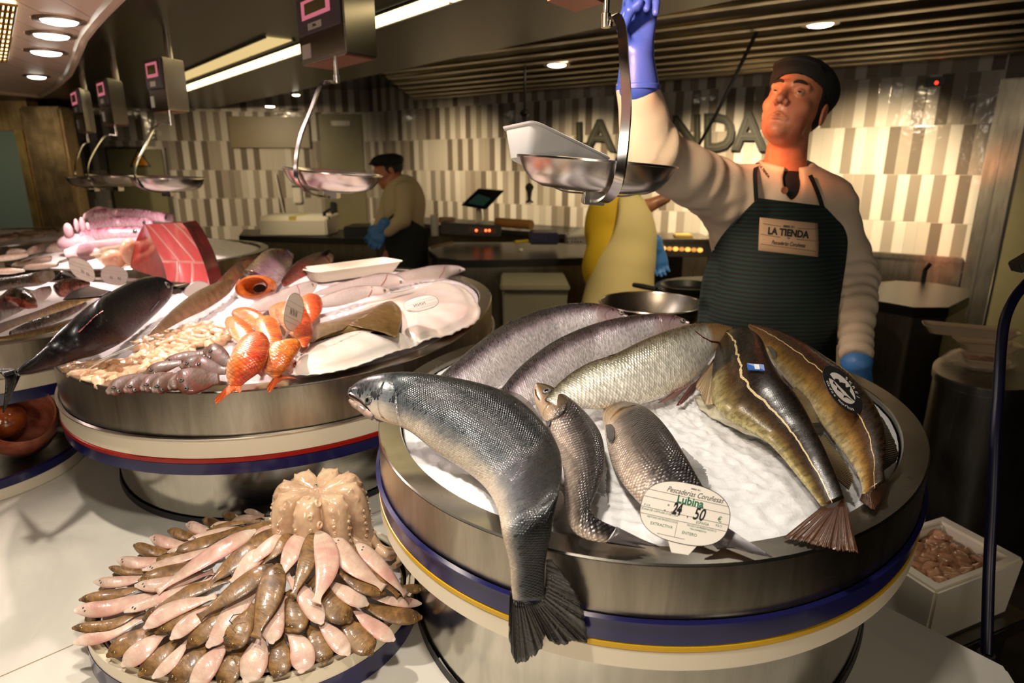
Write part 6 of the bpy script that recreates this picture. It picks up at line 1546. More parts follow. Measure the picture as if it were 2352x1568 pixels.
# ---------- people ----------
skin = wetmat('skin', srgb(206, 138, 104), srgb(188, 116, 84), 30, .42, .25, .12, .12, c3=srgb(198, 112, 88))
jacket_m = simple('jacket_cloth', srgb(226, 208, 182), .8, bump=.25, bscale=90, var=.12, vscale=14)
cap_m = simple('cap_cloth', srgb(13, 14, 11), .85, bump=.3, bscale=300)
hair_m = simple('hair_dark', srgb(34, 26, 20), .7, bump=.6, bscale=260)
glove_m = simple('glove_blue', srgb(62, 88, 190), .42, bump=.25, bscale=120)
glove2_m = simple('glove_sky', srgb(70, 130, 200), .42, bump=.25, bscale=120)
def frame(fwd, up=(0, 0, 1)):
    f = np.asarray(fwd, float); f /= np.linalg.norm(f); s = np.cross(f, up); s /= np.linalg.norm(s); u = np.cross(s, f); return np.stack([s, f, u], 1)  # columns: side, forward, up
def face_sdf(P, neck=None):
    """P in head coordinates: x side, y forward, z up (metres)"""
    e = sd_ell(P, (0, -.014, .030), (.074, .096, .086))
    d = smin(e, sd_ell(P, (0, .034, -.018), (.060, .066, .088)), .03)
    d = smin(d, sd_ell(P, (0, .034, -.072), (.053, .052, .040)), .02)
    d = smin(d, sd_ell(P, (0, .074, -.096), (.020, .018, .016)), .02)
    ax = np.stack([np.abs(P[..., 0]), P[..., 1], P[..., 2]], -1)
    d = smin(d, sd_ell(ax, (.041, .062, -.024), (.020, .020, .017)), .018)
    d = smin(d, sd_cap(ax, (.012, .094, .024), (.044, .078, .024), .009, .008), .012)
    d = smax(d, -sd_ell(ax, (.031, .103, .005), (.017, .016, .012)), .010)
    d = smin(d, sd_cap(P, (0, .090, .016), (0, .119, -.028), .0065, .0115), .009)
    d = smin(d, sd_ell(ax, (.0135, .105, -.032), (.0080, .010, .0085)), .006)
    d = smax(d, -sd_ell(ax, (.0070, .112, -.0405), (.0040, .0060, .0042)), .002)
    # nasolabial fold and lips
    d = smin(d, sd_cap(ax, (.0, .100, -.0585), (.024, .087, -.0675), .0046, .0026), .005)
    d = smin(d, sd_cap(ax, (.0, .098, -.0700), (.020, .088, -.0705), .0054, .0035), .005)
    d = smax(d, -sd_ell(ax, (.0, .104, -.0645+0), (.027, .012, .0019)), .0020)
    d = smax(d, -sd_cap(ax, (.018, .104, -.032), (.034, .088, -.062), .0022, .0022), .006)
    # eyelids
    el = sd_ell(ax, (.031, .0835, .004), (.0135, .0135, .0135))
    up_ = np.maximum(el, (.0052-P[..., 2])*1.0); lo_ = np.maximum(el, (P[..., 2]-.0006))
    d = smin(d, np.minimum(up_, lo_), .003)
    # ears
    ear = sd_ell(ax, (.079, -.012, -.006), (.0065, .018, .031)); ear = smax(ear, -sd_ell(ax, (.087, -.008, -.004), (.005, .010, .019)), .004)
    d = smin(d, ear, .005)
    return d
def head_parts(t, o, B, expr=True, hairz=.02):
    """hair, brows, eyes, cap as children"""
    def W(p): return o+B@np.asarray(p, float)
    for s_ in (-1, 1):
        n = B@np.array([s_*.10+(-.12), 1, .22]); 
        mb = MB().ball(W((s_*.031, .0835, .004)), .0118, 18, 12); eb = obj('eye', mb.me('eye', simple('eye_white', srgb(170, 140, 118), .2), 'auto'), t)
        nn = n/np.linalg.norm(n); q = Vector(nn).to_track_quat('Z', 'Y').to_matrix().to_4x4(); Mx = Matrix.Translation(V3(W((s_*.031, .0835, .004)))) @ q
        obj('iris', MB().lathe([(0, .0123), (.0030, .0121), (.0052, .0109), (.0054, .0100)], seg=18, M=Mx).me('iris', simple('iris_brown', srgb(58, 46, 34), .1), 'auto'), eb)
        bw = MB(); pts = [W((s_*x, y, z)) for x, y, z in ((.012, .1020, .0235), (.024, .0990, .0300), (.038, .0890, .0300), (.050, .0740, .0220))]
        bw.tube(resamp(np.array(pts), 12), [.0022, .0034, .0042, .0045, .0046, .0045, .0042, .004, .0036, .003, .0024, .0012], 8); obj('eyebrow', bw.me('eyebrow', hair_m, 'auto'), t)
def cap_sdf(P):
    a_ = .20; y, z = P[..., 1]*math.cos(a_)+(P[..., 2]-.03)*math.sin(a_), -P[..., 1]*math.sin(a_)+(P[..., 2]-.03)*math.cos(a_)+.03; P = np.stack([P[..., 0], y, z], -1)
    top = sd_ell(P, (0, -.010, .074), (.094, .116, .046)); 
    band = sd_ell(P, (0, -.012, .048), (.083, .106, .052)); band = np.maximum(band, -(P[..., 2]-.030+P[..., 1]*-.12))
    d = smin(top, band, .018)
    br = sd_ell(P, (0, .082, .060), (.068, .046, .009)); d = smin(d, br, .012)
    return smax(d, -sd_ell(P, (0, -.012, .030), (.077, .099, .089)), .004)
def hair_sdf(P):
    d = sd_ell(P, (0, -.016, .026), (.0785, .1005, .088))
    d = smax(d, P[..., 1]-.030+np.maximum(0, -P[..., 2])*.9, .008)       # keep the face clear
    return smax(d, -(P[..., 2]+.055), .008)
def build_sdf(name, fn, lo, hi, h, mat, parent, smooth_it=1):
    v, f = sdf_mesh(fn, lo, hi, h)
    m = mesh(name, v, f, mat); 
    if smooth_it:
        bm = bmesh.new(); bm.from_mesh(m)
        for _ in range(smooth_it): bmesh.ops.smooth_vert(bm, verts=bm.verts, factor=.5, use_axis_x=True, use_axis_y=True, use_axis_z=True)
        bm.to_mesh(m); bm.free()
    o = obj(name, m, parent); return o, v, f
def N3(P, sc, seed=0):
    """cheap smooth pseudo noise for cloth folds"""
    x, y, z = P[..., 0]*sc, P[..., 1]*sc, P[..., 2]*sc
    return (np.sin(x*1.7+2.1*np.sin(y*1.3+seed))+np.sin(y*2.1+1.7*np.sin(z*1.1+seed*2))+np.sin(z*1.9+2.3*np.sin(x*.9+1+seed)))/3
# ===== main fishmonger =====
cH = 1.76
hc = PD(1824, 250, cH)                         # head centre
hB = frame((-.66, -.75, .30))
hB = np.array(Matrix.Rotation(math.radians(9), 3, 'Y'))@hB
def Hl(P): return (P-hc)@hB
man = thing('person', 'fishmonger in dark flat cap, cream jacket and green striped apron, arm raised to the scale', 'person', (.85, 1.95, 0))
nk = PD(1806, 372, 1.84)
def man_body(P):
    d = face_sdf(Hl(P))
    d = smin(d, sd_cap(P, hc+hB@np.array([0, -.030, -.060]), nk+np.array([0, .01, -.02]), .052, .060), .022)
    d = smin(d, sd_ell(P, nk+np.array([-.01, .03, -.13]), (.16, .09, .10)), .05)
    return d
body_o, bv_, bf_ = build_sdf('body', man_body, hc+np.array([-.24, -.17, -.34]), hc+np.array([.20, .21, .15]), .0026, skin, man)
head_parts(man, hc, hB)
mk_w = lambda fn: (lambda P: fn(Hl(P)))
build_sdf('hair', mk_w(hair_sdf), hc-.13, hc+.13, .004, hair_m, man)
build_sdf('cap', mk_w(cap_sdf), hc-.17, hc+.17, .0045, cap_m, man)
sh_R = PD(1672, 452, 1.84); el_R = PD(1492, 352, 1.60); wr_R = PD(1464, 190, 1.50)     # raised arm
sh_L = PD(1905, 470, 1.88); el_L = PD(1968, 640, 1.86); wr_L = PD(1966, 815, 1.72)     # hanging arm
ch = PD(1785, 520, 1.90); be = PD(1780, 720, 1.90); hp = PD(1785, 960, 1.92)
def man_jacket(P):
    d = sd_ell(P, ch, (.205, .125, .20))
    d = smin(d, sd_ell(P, be, (.205, .135, .22)), .06)
    d = smin(d, sd_ell(P, hp, (.19, .13, .16)), .06)
    d = smin(d, sd_cap(P, sh_R*.9+ch*.1+np.array([0, 0, .01]), sh_L+np.array([-.01, 0, -.0]), .075, .070), .05)
    d = smin(d, sd_cap(P, sh_R, el_R, .088, .070), .05); d = smin(d, sd_cap(P, el_R, wr_R, .070, .049), .035)
    d = smin(d, sd_cap(P, sh_L, el_L, .070, .056), .03); d = smin(d, sd_cap(P, el_L, wr_L, .056, .042), .025)
    # collar
    cn = nk+np.array([0, 0, -.005]); r = np.linalg.norm((P-cn)[..., :2]*np.array([1, 1]), axis=-1)
    col = np.maximum(np.abs(r-.070)-.007, np.abs(P[..., 2]-cn[2]+.030-(P[..., 1]-cn[1])*.22)-.034); d = smin(d, col, .014)
    # folds: rings round the sleeves, drapes from the armpit
    def fold(a, b, R, amp, fr, ph):
        ab = b-a; L = np.linalg.norm(ab); t = ((P-a)@ab)/(L*L); q = P-a-t[..., None]*ab; m = np.exp(-((np.linalg.norm(q, axis=-1)-R)/.05)**2)*(t > -.15)*(t < 1.1)
        return -amp*m*np.sin(t*L*fr+ph+2.2*N3(P, 14, ph))
    d = d+fold(sh_L, el_L, .06, .003, 95, 0)*.7+fold(el_L, wr_L, .05, .0030, 165, 1)+fold(sh_R, el_R, .08, .0024, 70, 2)+fold(el_R, wr_R, .06, .0015, 50, 3)
    d = d+.0035*N3(P, 22, 5)+.0025*N3(P, 47, 3)*np.clip(1-np.linalg.norm(P-sh_R, axis=-1)/.22, 0, 1)*2
    # neck opening and V
    d = smax(d, -sd_cap(P, nk+np.array([0, 0, -.06]), nk+np.array([0, 0, .2]), .058, .070), .008)
    v = nk+np.array([-.010, -.085, -.055]); d = smax(d, -sd_ell(P, v, (.026, .06, .050)), .01)
    for a, ab_ in ((wr_R, wr_R-el_R), (wr_L, wr_L-el_L)): 
        ab_ = ab_/np.linalg.norm(ab_); d = np.maximum(d, np.where(np.linalg.norm(P-a, axis=-1) < .12, (P-a)@ab_-.010, -1))
    return d
jo, jv, jf = build_sdf('jacket', man_jacket, np.array([.18, 1.25, .80]), np.array([1.28, 2.16, 1.88]), .0065, jacket_m, man, 1)
jb = bvh_of(jv, jf)
tr_ = MB()
for s_ in (-.09, .09): tr_.tube([hp+np.array([s_, 0, -.05]), np.array([hp[0]+s_, hp[1]+.01, .5]), np.array([hp[0]+s_, hp[1]+.03, .08])], [.105, .085, .07], 20)
obj('trousers', tr_.me('trousers', simple('trousers', srgb(30, 30, 34), .8), 'auto'), man)
ts_ = MB().lathe([(.056, .0), (.062, -.02), (.075, -.045)], nk+np.array([0, 0, .002]), 40)
obj('undershirt', (lambda f: f.me('undershirt', simple('undershirt_black', srgb(18, 18, 20), .8), 'auto'))(MB().ball(nk+np.array([-.004, -.012, -.085]), (.068, .070, .075), 30, 20)), man)
# apron: pixel outline wrapped on the jacket
def wrap(name, rows, bv, off, mat, parent, m=60, th=.003, fill=None, wav=0):
    """rows: list of (left px, right px)"""
    vs = []; uv = []; n = len(rows)
    for side in (0, 1):
        for i, (a, b) in enumerate(rows):
            pts = []
            for j in range(m):
                k = j/(m-1); x = a[0]*(1-k)+b[0]*k; y = a[1]*(1-k)+b[1]*k
                p, nr = hit(bv, x, y, 0)
                pts.append(None if p is None else (np.array(p), np.array(nr)))
            # fill misses from the nearest hit at the same depth
            ok = [q for q in range(m) if pts[q] is not None]
            for j in range(m):
                k = j/(m-1); x = a[0]*(1-k)+b[0]*k; y = a[1]*(1-k)+b[1]*k
                if pts[j] is None:
                    if ok:
                        q = min(ok, key=lambda z: abs(z-j)); c = float((pts[q][0]-np.array([0, 0, CAMZ]))@F3)+abs(q-j)*.002
                    else: c = 1.80
                    pts[j] = (PD(x, y, c), np.array([0, -1., 0]))
            for j in range(m):
                p, nr = pts[j]; vs.append(p+np.array([0, -1, .15])*(off+(th if side == 0 else 0))); uv.append((j/(m-1), 1-i/(n-1)))
    N = n*m; fs = []
    for i in range(n-1):
        for j in range(m-1):
            a = i*m+j; fs.append((a, a+m, a+m+1, a+1)); fs.append((N+a, N+a+1, N+a+m+1, N+a+m))
    for j in range(m-1): fs.append((j, j+1, N+j+1, N+j)); a = (n-1)*m+j; fs.append((a, N+a, N+a+1, a+1))
    for i in range(n-1): a = i*m; fs.append((a, N+a, N+a+m, a+m)); a = i*m+m-1; fs.append((a, a+m, N+a+m, N+a))
    v = np.array(vs).reshape(2, n, m, 3)
    for _ in range(3): v[:, 1:-1, 1:-1] = (v[:, :-2, 1:-1]+v[:, 2:, 1:-1]+v[:, 1:-1, :-2]+v[:, 1:-1, 2:]+4*v[:, 1:-1, 1:-1])/8
    vs = v.reshape(-1, 3)
    return obj(name, mesh(name, vs, fs, mat, uvs={'uv': np.array(uv)}), parent), vs, fs
def apron_mat():
    t = NT('apron_stripes'); v = t.coord(); s = t.n('ShaderNodeSeparateXYZ'); t.set(s.inputs[0], v)
    z = t.math('ADD', s.outputs[2], t.math('MULTIPLY', t.noise(v, 3, 2), .02))
    w = t.math('FRACT', t.math('MULTIPLY', z, 1/.0118)); k = t.ramp(w, [(.30, 0.), (.42, 1.), (.85, 1.), (.97, 0.)])
    t.p(Base_Color=t.mix(k, srgb(14, 10, 12), srgb(12, 41, 36)), Roughness=.85); t.bump(k, .3, .001); t.bump(t.noise(v, 260, 2), .2, .001); return t.m
ap_m = apron_mat()
L0 = [(1737, 456), (1722, 470), (1700, 492), (1672, 520), (1645, 556), (1622, 600), (1608, 650), (1602, 700), (1596, 760), (1590, 840), (1588, 930)]
R0 = [(1886, 474), (1900, 488), (1915, 504), (1930, 520), (1940, 548), (1938, 590), (1930, 645), (1922, 700), (1916, 760), (1914, 840), (1914, 930)]
La, Ra = resamp(np.array(L0, float), 44), resamp(np.array(R0, float), 44)
ap, av, af = wrap('apron', list(zip(La, Ra)), jb, .013, ap_m, man, m=50)
ab_ = bvh_of(av, af)
def strap(name, px, bv, off, w, mat, parent):
    P = [hitn(bv, x, y)[0]+np.array([0, -off, 0]) for x, y in px]; mb = ribbon(MB(), resamp(np.array(P), 20), (1, 0, .2), w, .003); return obj(name, mb.me(name, mat, 'auto'), parent)
strap('apron_strap', [(1733, 462), (1731, 430), (1730, 395), (1734, 368)], jb, .014, .011, cap_m, man)
strap('apron_strap', [(1884, 476), (1876, 450), (1866, 425), (1856, 402)], jb, .014, .011, cap_m, man)
lr, lv, lf = wrap('apron_label', [((1744, 499), (1877, 513)), ((1743, 520), (1878.5, 533)), ((1742, 545), (1879.5, 558)), ((1741, 575), (1878, 590))], ab_, .002, simple('label_cloth', srgb(190, 160, 128), .8, bump=.2), man, m=16, th=.001)
lb_ = bvh_of(lv, lf)
def label_text(st, cx, cy, h, wd, mat, par, bv, ang=.105, shear=0, bold=0):
    v, f = textmesh(st, 1, shear, bold); ca, sa = math.cos(ang), math.sin(ang); P = []
    for a, b in v:
        x = a*h*wd; y = -b*h; p, n = hitn(bv, cx+x*ca-y*sa, cy+x*sa+y*ca); P.append(p+np.array([0, -.0016, 0]))
    return obj('lettering', mesh('lettering', P, f, mat, smooth=False), par)
lk_ = simple('label_ink', srgb(16, 34, 28), .7)
label_text('LA TIENDA', 1810, 535, 22, .86, lk_, lr, lb_, bold=.05)
label_text('DESDE 1911', 1812, 520.5, 6.5, .8, lk_, lr, lb_, bold=.04); label_text('DE', 1811, 547, 5, 1, lk_, lr, lb_, bold=.04)
label_text('Pescaderías Coruñesas', 1810, 560, 13.5, .62, lk_, lr, lb_, shear=.4, bold=.012)
lm = MB()
for (x0, y0), (x1, y1) in (((1749, 512.5), (1794, 520)), ((1831, 524), (1873, 526)), ((1747, 537.5), (1792, 545)), ((1829, 549), (1873, 553)), ((1747, 560), (1873, 577))):
    P = [hitn(lb_, x0+(x1-x0)*k/6, y0+(y1-y0)*k/6)[0]+np.array([0, -.0016, 0]) for k in range(7)]; ribbon(lm, P, (0, 0, 1), .0011, .0003)
obj('label_rules', lm.me('label_rules', lk_), lr)
label_text('LA TIENDA', 1755, 393, 8, .9, lk_, jo, jb, ang=.92, bold=.03)
bt = hitn(jb, 1801, 437)[0]; Mb = Matrix.Translation(V3(bt+np.array([0, -.003, 0]))) @ Matrix.Rotation(PI/2, 4, 'X')
obj('button', MB().lathe([(0, .002), (.006, .002), (.009, .003), (.010, .001), (.010, -.002)], seg=20, M=Mb).me('button', simple('button_tan', srgb(150, 104, 70), .4), 'auto'), man)
# gloved hands
def hand_sdf(palm0, palm1, wd, thick, fingers, thumb, cuff=None):
    """palm0 wrist end, palm1 knuckle end; fingers: list of joint lists with radius"""
    a, b = np.asarray(palm0, float), np.asarray(palm1, float); wd = np.asarray(wd, float)
    def fn(P):
        d = None
        for k, fr in enumerate((-1, -.35, .3, .95)):
            q = sd_cap(P, a+wd*fr*.62, b+wd*fr, .017*thick, .0125*thick); d = q if d is None else smin(d, q, .012)
        for J, r in list(fingers)+[thumb]:
            f = None
            for i in range(len(J)-1):
                c_ = sd_cap(P, J[i], J[i+1], r*(1-.10*i), r*(1-.10*(i+1))); f = c_ if f is None else smin(f, c_, .003)
            d = smin(d, f, .005)
        if cuff is not None: d = smin(d, sd_cap(P, cuff[0], cuff[1], cuff[2], cuff[3]), .012)
        return d
    return fn
# raised right hand: fingers curl round the rod above
w0, w1 = PD(1462, 118, 1.47), PD(1466, 40, 1.45)
wx = (PD(1505, 40, 1.45)-PD(1430, 40, 1.45))*.40
FG = []
for k, fr in enumerate((-1, -.33, .33, 1)):
    b0 = w1+wx*fr; up_ = np.array([.0, .0, 1.]); ln_ = (.036, .042, .040, .031)[k]
    j1 = b0+up_*ln_*.80+np.array([0, -.014, 0]); j2 = j1+np.array([.0, -.030, -.004]); j3 = j2+np.array([-.002, -.010, -.022])
    FG.append(([b0, j1, j2, j3], .0108))
TH = ([w0+wx*-.7+np.array([0, -.012, .01]), w0+wx*-1.15+np.array([-.006, -.030, .040]), w1+wx*-.9+np.array([0, -.052, .002]), w1+wx*-.3+np.array([.0, -.058, .018])], .0125)
build_sdf('glove', hand_sdf(w0, w1, wx, 1.15, FG, TH, (PD(1465, 198, 1.50), PD(1463, 128, 1.475), .050, .038)), np.minimum(w0, w1)+[-.10, -.13, -.14], np.maximum(w0, w1)+[.10, .08, .12], .0028, glove_m, man)
cf = MB().lathe([(.0505, -.004), (.053, -.004), (.0525, .006), (.050, .008)], PD(1466, 203, 1.502), 36); obj('glove_cuff', cf.me('glove_cuff', glove_m, 'auto'), man)
# hanging left hand behind the drum
w0, w1 = PD(1974, 852, 1.73), PD(1978, 905, 1.73); wx = np.array([.030, .012, 0]); FG = []
for k, fr in enumerate((-1, -.33, .33, 1)):
    b0 = w1+wx*fr; l_ = (.034, .040, .037, .028)[k]; FG.append(([b0, b0+np.array([0, -.006, -l_]), b0+np.array([0, -.020, -l_*1.55]), b0+np.array([0, -.034, -l_*1.7])], .0098))
TH = ([w0+wx*-1+np.array([0, 0, -.01]), w0+wx*-1.6+np.array([0, -.014, -.035]), w0+wx*-1.5+np.array([0, -.024, -.062])], .011)
build_sdf('glove', hand_sdf(w0, w1, wx, 1.0, FG, TH, (PD(1968, 834, 1.72), PD(1972, 858, 1.73), .040, .030)), np.minimum(w0, w1)+[-.10, -.09, -.12], np.maximum(w0, w1)+[.10, .08, .09], .0032, glove2_m, man)

# ===== man at the back in a dark cap =====
p2 = thing('person', 'bent-headed worker in dark cap, beige jumper and dark apron at the back counter', 'person', PD(930, 640, 4.55)*[1, 1, 0])
c2_ = 4.5; h2 = PD(892, 392, c2_); B2 = frame((-.92, -.30, -.30))
def W2(x, y, d=0): return PD(x, y, c2_+d)
def b2(P):
    d = face_sdf((P-h2)@B2); d = smin(d, sd_cap(P, h2+np.array([.02, .01, -.05]), W2(915, 415), .05, .055), .02)
    d = smin(d, sd_ell(P, W2(925, 470), (.13, .10, .18)), .05); d = smin(d, sd_cap(P, W2(925, 540), W2(930, 600), .12, .13), .05)
    for s_ in (-.08, .08):
        q = W2(930, 600); d = smin(d, sd_cap(P, q+np.array([s_, 0, 0]), np.array([q[0]+s_, q[1], .06]), .085, .055), .04)
    return d
_o, _v, _f = build_sdf('body', b2, np.array([h2[0]-.30, h2[1]-.3, .02]), h2+np.array([.38, .32, .16]), .008, skin, p2)
build_sdf('cap', lambda P: cap_sdf((P-h2)@B2), h2-.17, h2+.17, .006, cap_m, p2); build_sdf('hair', lambda P: hair_sdf((P-h2)@B2), h2-.14, h2+.14, .006, hair_m, p2)
jm2 = simple('jumper_beige', srgb(206, 186, 146), .85, bump=.2)
def j2(P):
    d = sd_ell(P, W2(928, 470, .02), (.155, .125, .21)); d = smin(d, sd_ell(P, W2(935, 545, .02), (.145, .125, .16)), .05)
    a, b, c_ = W2(930, 440, -.10), W2(925, 505, -.16), W2(890, 530, -.20); d = smin(d, sd_cap(P, a, b, .07, .055), .03); d = smin(d, sd_cap(P, b, c_, .055, .042), .02)
    a, b = W2(900, 440, .1), W2(880, 500, .10); d = smin(d, sd_cap(P, a, b, .06, .05), .03); d = smin(d, sd_cap(P, b, W2(868, 530, .05), .05, .04), .02)
    return smax(d, -sd_cap(P, W2(915, 415), h2, .06, .06), .01)+.004*N3(P, 20)
_o, _v, _f = build_sdf('jumper', j2, W2(925, 490)+np.array([-.42, -.40, -.42]), W2(925, 490)+np.array([.36, .36, .40]), .009, jm2, p2); jb2 = bvh_of(_v, _f)
apm2 = simple('apron_dark', srgb(22, 30, 28), .8)
def ap2(P):
    d = sd_ell(P, W2(932, 540, -.01), (.165, .150, .17)); d = smin(d, sd_cap(P, W2(936, 590), W2(940, 700), .15, .16), .05)
    return smax(d, -(sd_ell(P, W2(960, 480, .04), (.16, .20, .20))), .01)
build_sdf('apron', ap2, W2(930, 600)+np.array([-.34, -.32, -.42]), W2(930, 600)+np.array([.34, .32, .46]), .010, apm2, p2)
def simple_hand(center, pointing, name, parent, mat, s=1.0, h=.006):
    pointing = np.asarray(pointing, float); pointing /= np.linalg.norm(pointing); sd = np.cross(pointing, [0, 1, 0]); sd /= np.linalg.norm(sd); nn = np.cross(sd, pointing)
    a = np.asarray(center)-pointing*.045*s; b = np.asarray(center)+pointing*.03*s; wx = sd*.030*s; FG = []
    for k, fr in enumerate((-1, -.33, .33, 1)):
        b0 = b+wx*fr; l = (.032, .038, .036, .028)[k]*s; FG.append(([b0, b0+pointing*l, b0+pointing*l*1.5-nn*.014*s, b0+pointing*l*1.6-nn*.034*s], .0100*s))
    TH = ([a+wx*-1, a+wx*-1.7+pointing*.03*s, a+wx*-1.6+pointing*.062*s], .0115*s)
    build_sdf(name, hand_sdf(a, b, wx, 1.1*s, FG, TH, (a-pointing*.03*s, a, .036*s, .030*s)), np.asarray(center)-.15*s, np.asarray(center)+.15*s, h, mat, parent)
simple_hand(W2(872, 540, -.21), (-.4, -.2, -.9), 'glove', p2, glove2_m, 1.15); simple_hand(W2(862, 535, .05), (-.6, -.1, -.7), 'glove', p2, glove2_m, 1.0)

# ===== man in yellow shirt, back apron, half hidden by the pan =====
c3_ = 3.45
def W3(x, y, d=0): return PD(x, y, c3_+d)
p3 = thing('person', 'worker in yellow shirt and long cream apron, face hidden behind the nearest scale pan', 'person', W3(1420, 700)*[1, 1, 0])
h3 = W3(1452, 392); B3 = frame((.8, .5, -.2))
def b3(P):
    d = face_sdf((P-h3)@B3); d = smin(d, sd_cap(P, h3+np.array([0, 0, -.05]), W3(1432, 450), .05, .055), .02); d = smin(d, sd_ell(P, W3(1415, 520), (.13, .09, .2)), .05)
    d = smin(d, sd_cap(P, W3(1418, 600), W3(1412, 680), .12, .12), .05)
    for s_ in (-.08, .08):
        q = W3(1410, 690); d = smin(d, sd_cap(P, q+np.array([s_, 0, 0]), np.array([q[0]+s_, q[1], .06]), .085, .055), .04)
    # bare tattooed forearm to the right
    d = smin(d, sd_cap(P, W3(1440, 482, -.05), W3(1478, 478, -.08), .045, .042), .02); d = smin(d, sd_cap(P, W3(1478, 478, -.08), W3(1530, 455, -.10), .040, .028), .02)
    # other arm down
    d = smin(d, sd_cap(P, W3(1470, 500, .1), W3(1500, 550, .08), .04, .032), .02)
    return d
tan = wetmat('skin_tattooed', srgb(176, 112, 74), srgb(120, 80, 58), 18, .5, .1, .1, .1)
build_sdf('body', b3, np.array([W3(1330, 500)[0]-.05, h3[1]-.4, .02]), np.array([W3(1540, 500)[0]+.05, h3[1]+.38, h3[2]+.14]), .009, tan, p3)
build_sdf('hair', lambda P: hair_sdf((P-h3)@B3), h3-.14, h3+.14, .008, hair_m, p3)
ym = simple('shirt_yellow', srgb(214, 176, 24), .7, bump=.2)
def s3(P):
    d = sd_ell(P, W3(1412, 520, .02), (.165, .12, .23)); d = smin(d, sd_ell(P, W3(1400, 610), (.15, .13, .2)), .05)
    d = smin(d, sd_cap(P, W3(1395, 465), W3(1448, 470, -.05), .06, .062), .04); return smax(d, -sd_cap(P, W3(1432, 440), h3, .06, .06), .01)+.005*N3(P, 18, 3)
build_sdf('shirt', s3, W3(1412, 540)+np.array([-.34, -.32, -.42]), W3(1412, 540)+np.array([.36, .32, .36]), .009, ym, p3)
bd = MB().tube([W3(1452, 468, -.06), W3(1462, 472, -.065)], [.066, .060], 20); obj('sleeve_band', bd.me('sleeve_band', simple('green_band', srgb(120, 190, 50), .6), 'auto'), p3)
cm_ = simple('apron_cream', srgb(222, 204, 140), .75, bump=.3, bscale=30)
def a3(P):
    d = sd_ell(P, W3(1438, 560, -.03), (.165, .13, .27)); d = smin(d, sd_cap(P, W3(1428, 620, -.02), W3(1412, 760, -.02), .17, .215), .06)
    d = smax(d, -sd_ell(P, W3(1360, 470, .0), (.13, .4, .25)), .02); return d+.004*N3(P, 12, 1)
build_sdf('apron', a3, np.array([W3(1300, 600)[0]-.1, W3(1400, 600)[1]-.36, .72]), np.array([W3(1530, 600)[0]+.06, W3(1400, 600)[1]+.30, 1.45]), .010, cm_, p3)
simple_hand(W3(1512, 590, .05), (.25, -.1, -.95), 'glove', p3, glove2_m, 1.15, .007)
# ---------- back counters and what stands on them ----------
def slab(name, label, cat, px, z, th, mat, base=None, z0=0, inset=.03, n=None, bev=.004, extra=None):
    P = [PZ(x, y, z) for x, y in px]
    if n: P = list(crspl(np.array(P), n, closed=True))
    c = sum(P)/len(P); t = thing(name, label, cat, (c[0], c[1], z0))
    obj('worktop', MB().prism([p-Z3*th for p in P], (0, 0, th)).me('worktop', M[mat], bevel=bev), t)
    if base: Q = [c+(p-c)*(1-inset) for p in P]; obj('base_unit', MB().prism([(q[0], q[1], z0) for q in Q], (0, 0, z-th-z0-.001)).me('base_unit', M[base], bevel=.003), t)
    return t, P
M['steel_front'] = steel('steel_front', (.36, .33, .26), .30, mottle=.5)
slab('island_counter', 'curved island counter, black top over steel front, in mid room', 'counter', [(985, 574), (1005, 592), (1060, 598), (1200, 596), (1350, 592), (1470, 600), (1470, 570), (1350, 560), (1180, 556), (1040, 556), (992, 564)], .94, .045, 'black_top', 'steel_front')
def wallcounter(name, label, s0, s1, d0, d1, z, th, mat, base, u=WU, n=WN):
    t = thing(name, label, 'counter', WA+u*(s0+s1)/2+n*(d0+d1)/2)
    q = MB(); wbox(q, WA, u, n, s0, s1, z-th, z, d0+.035, d1); obj('worktop', q.me('worktop', M[mat], bevel=.004), t)
    q = MB(); wbox(q, WA, u, n, s0+.02, s1-.02, 0, z-th-.001, d0+.04, d1-.03); obj('base_unit', q.me('base_unit', M[base], bevel=.003), t); return t
sE = wall_s(WR(1640, 560))
wallcounter('wall_counter', 'long black-topped counter along the tiled wall carrying machines', .75, sE, .02, .62, .96, .04, 'black_top', 'steel_front')
slab('side_counter', 'black-topped counter on the left under the white foam box', 'counter', [(548, 541), (868, 549), (905, 527), (560, 526)], .95, .045, 'black_top', 'steel_front')
def bx(name, label, cat, x0, x1, ytop, ybot, c, depth, mat, bev=.006, group=None, yaw=0, parent=None):
    a = PD(x0, ybot, c); b = PD(x1, ybot, c); h = PD(x0, ytop, c)[2]-a[2]; z = a[2]; u = b-a; u[2] = 0; w = np.linalg.norm(u)
    Mx = Matrix.Translation((a[0], a[1], z)) @ Matrix.Rotation(yaw, 4, 'Z')
    o = obj(name, MB().box((0, 0, 0), (w, depth, h), Mx).me(name, M[mat] if isinstance(mat, str) else mat, bevel=bev), parent)
    if label: tag(o, label, cat, group)
    return o
cb_ = bx('foam_box', 'closed cream foam box taped across the lid on the left back counter', 'box', 597, 752, 502, 543, 4.95, .34, 'foam', .012)
lidp = bx('lid', None, None, 596, 753, 497, 507, 4.94, .36, 'foam', .008, parent=cb_); bx('tape', None, None, 664, 680, 496.5, 512, 4.93, .36, simple('tape', srgb(206, 186, 100), .3), .001, parent=cb_)
bx('foam_sheet', 'small white sheet leaning on the left back counter beside the dark-capped worker', 'sheet', 852, 890, 502, 528, 5.0, .03, 'foam')
bx('black_crate', 'black flat crate between foam box and dark-capped worker', 'crate', 790, 858, 520, 546, 4.9, .3, 'black')
tp = MB(); a = PD(748, 530, 5.0); tp.tube([a, a+Z3*.14, a+Z3*.17+np.array([.05, 0, 0]), a+Z3*.13+np.array([.07, 0, 0])], .014, 10).tube([a+Z3*.10+np.array([-.06, 0, 0]), a+Z3*.10+np.array([.04, 0, 0])], .01, 8)
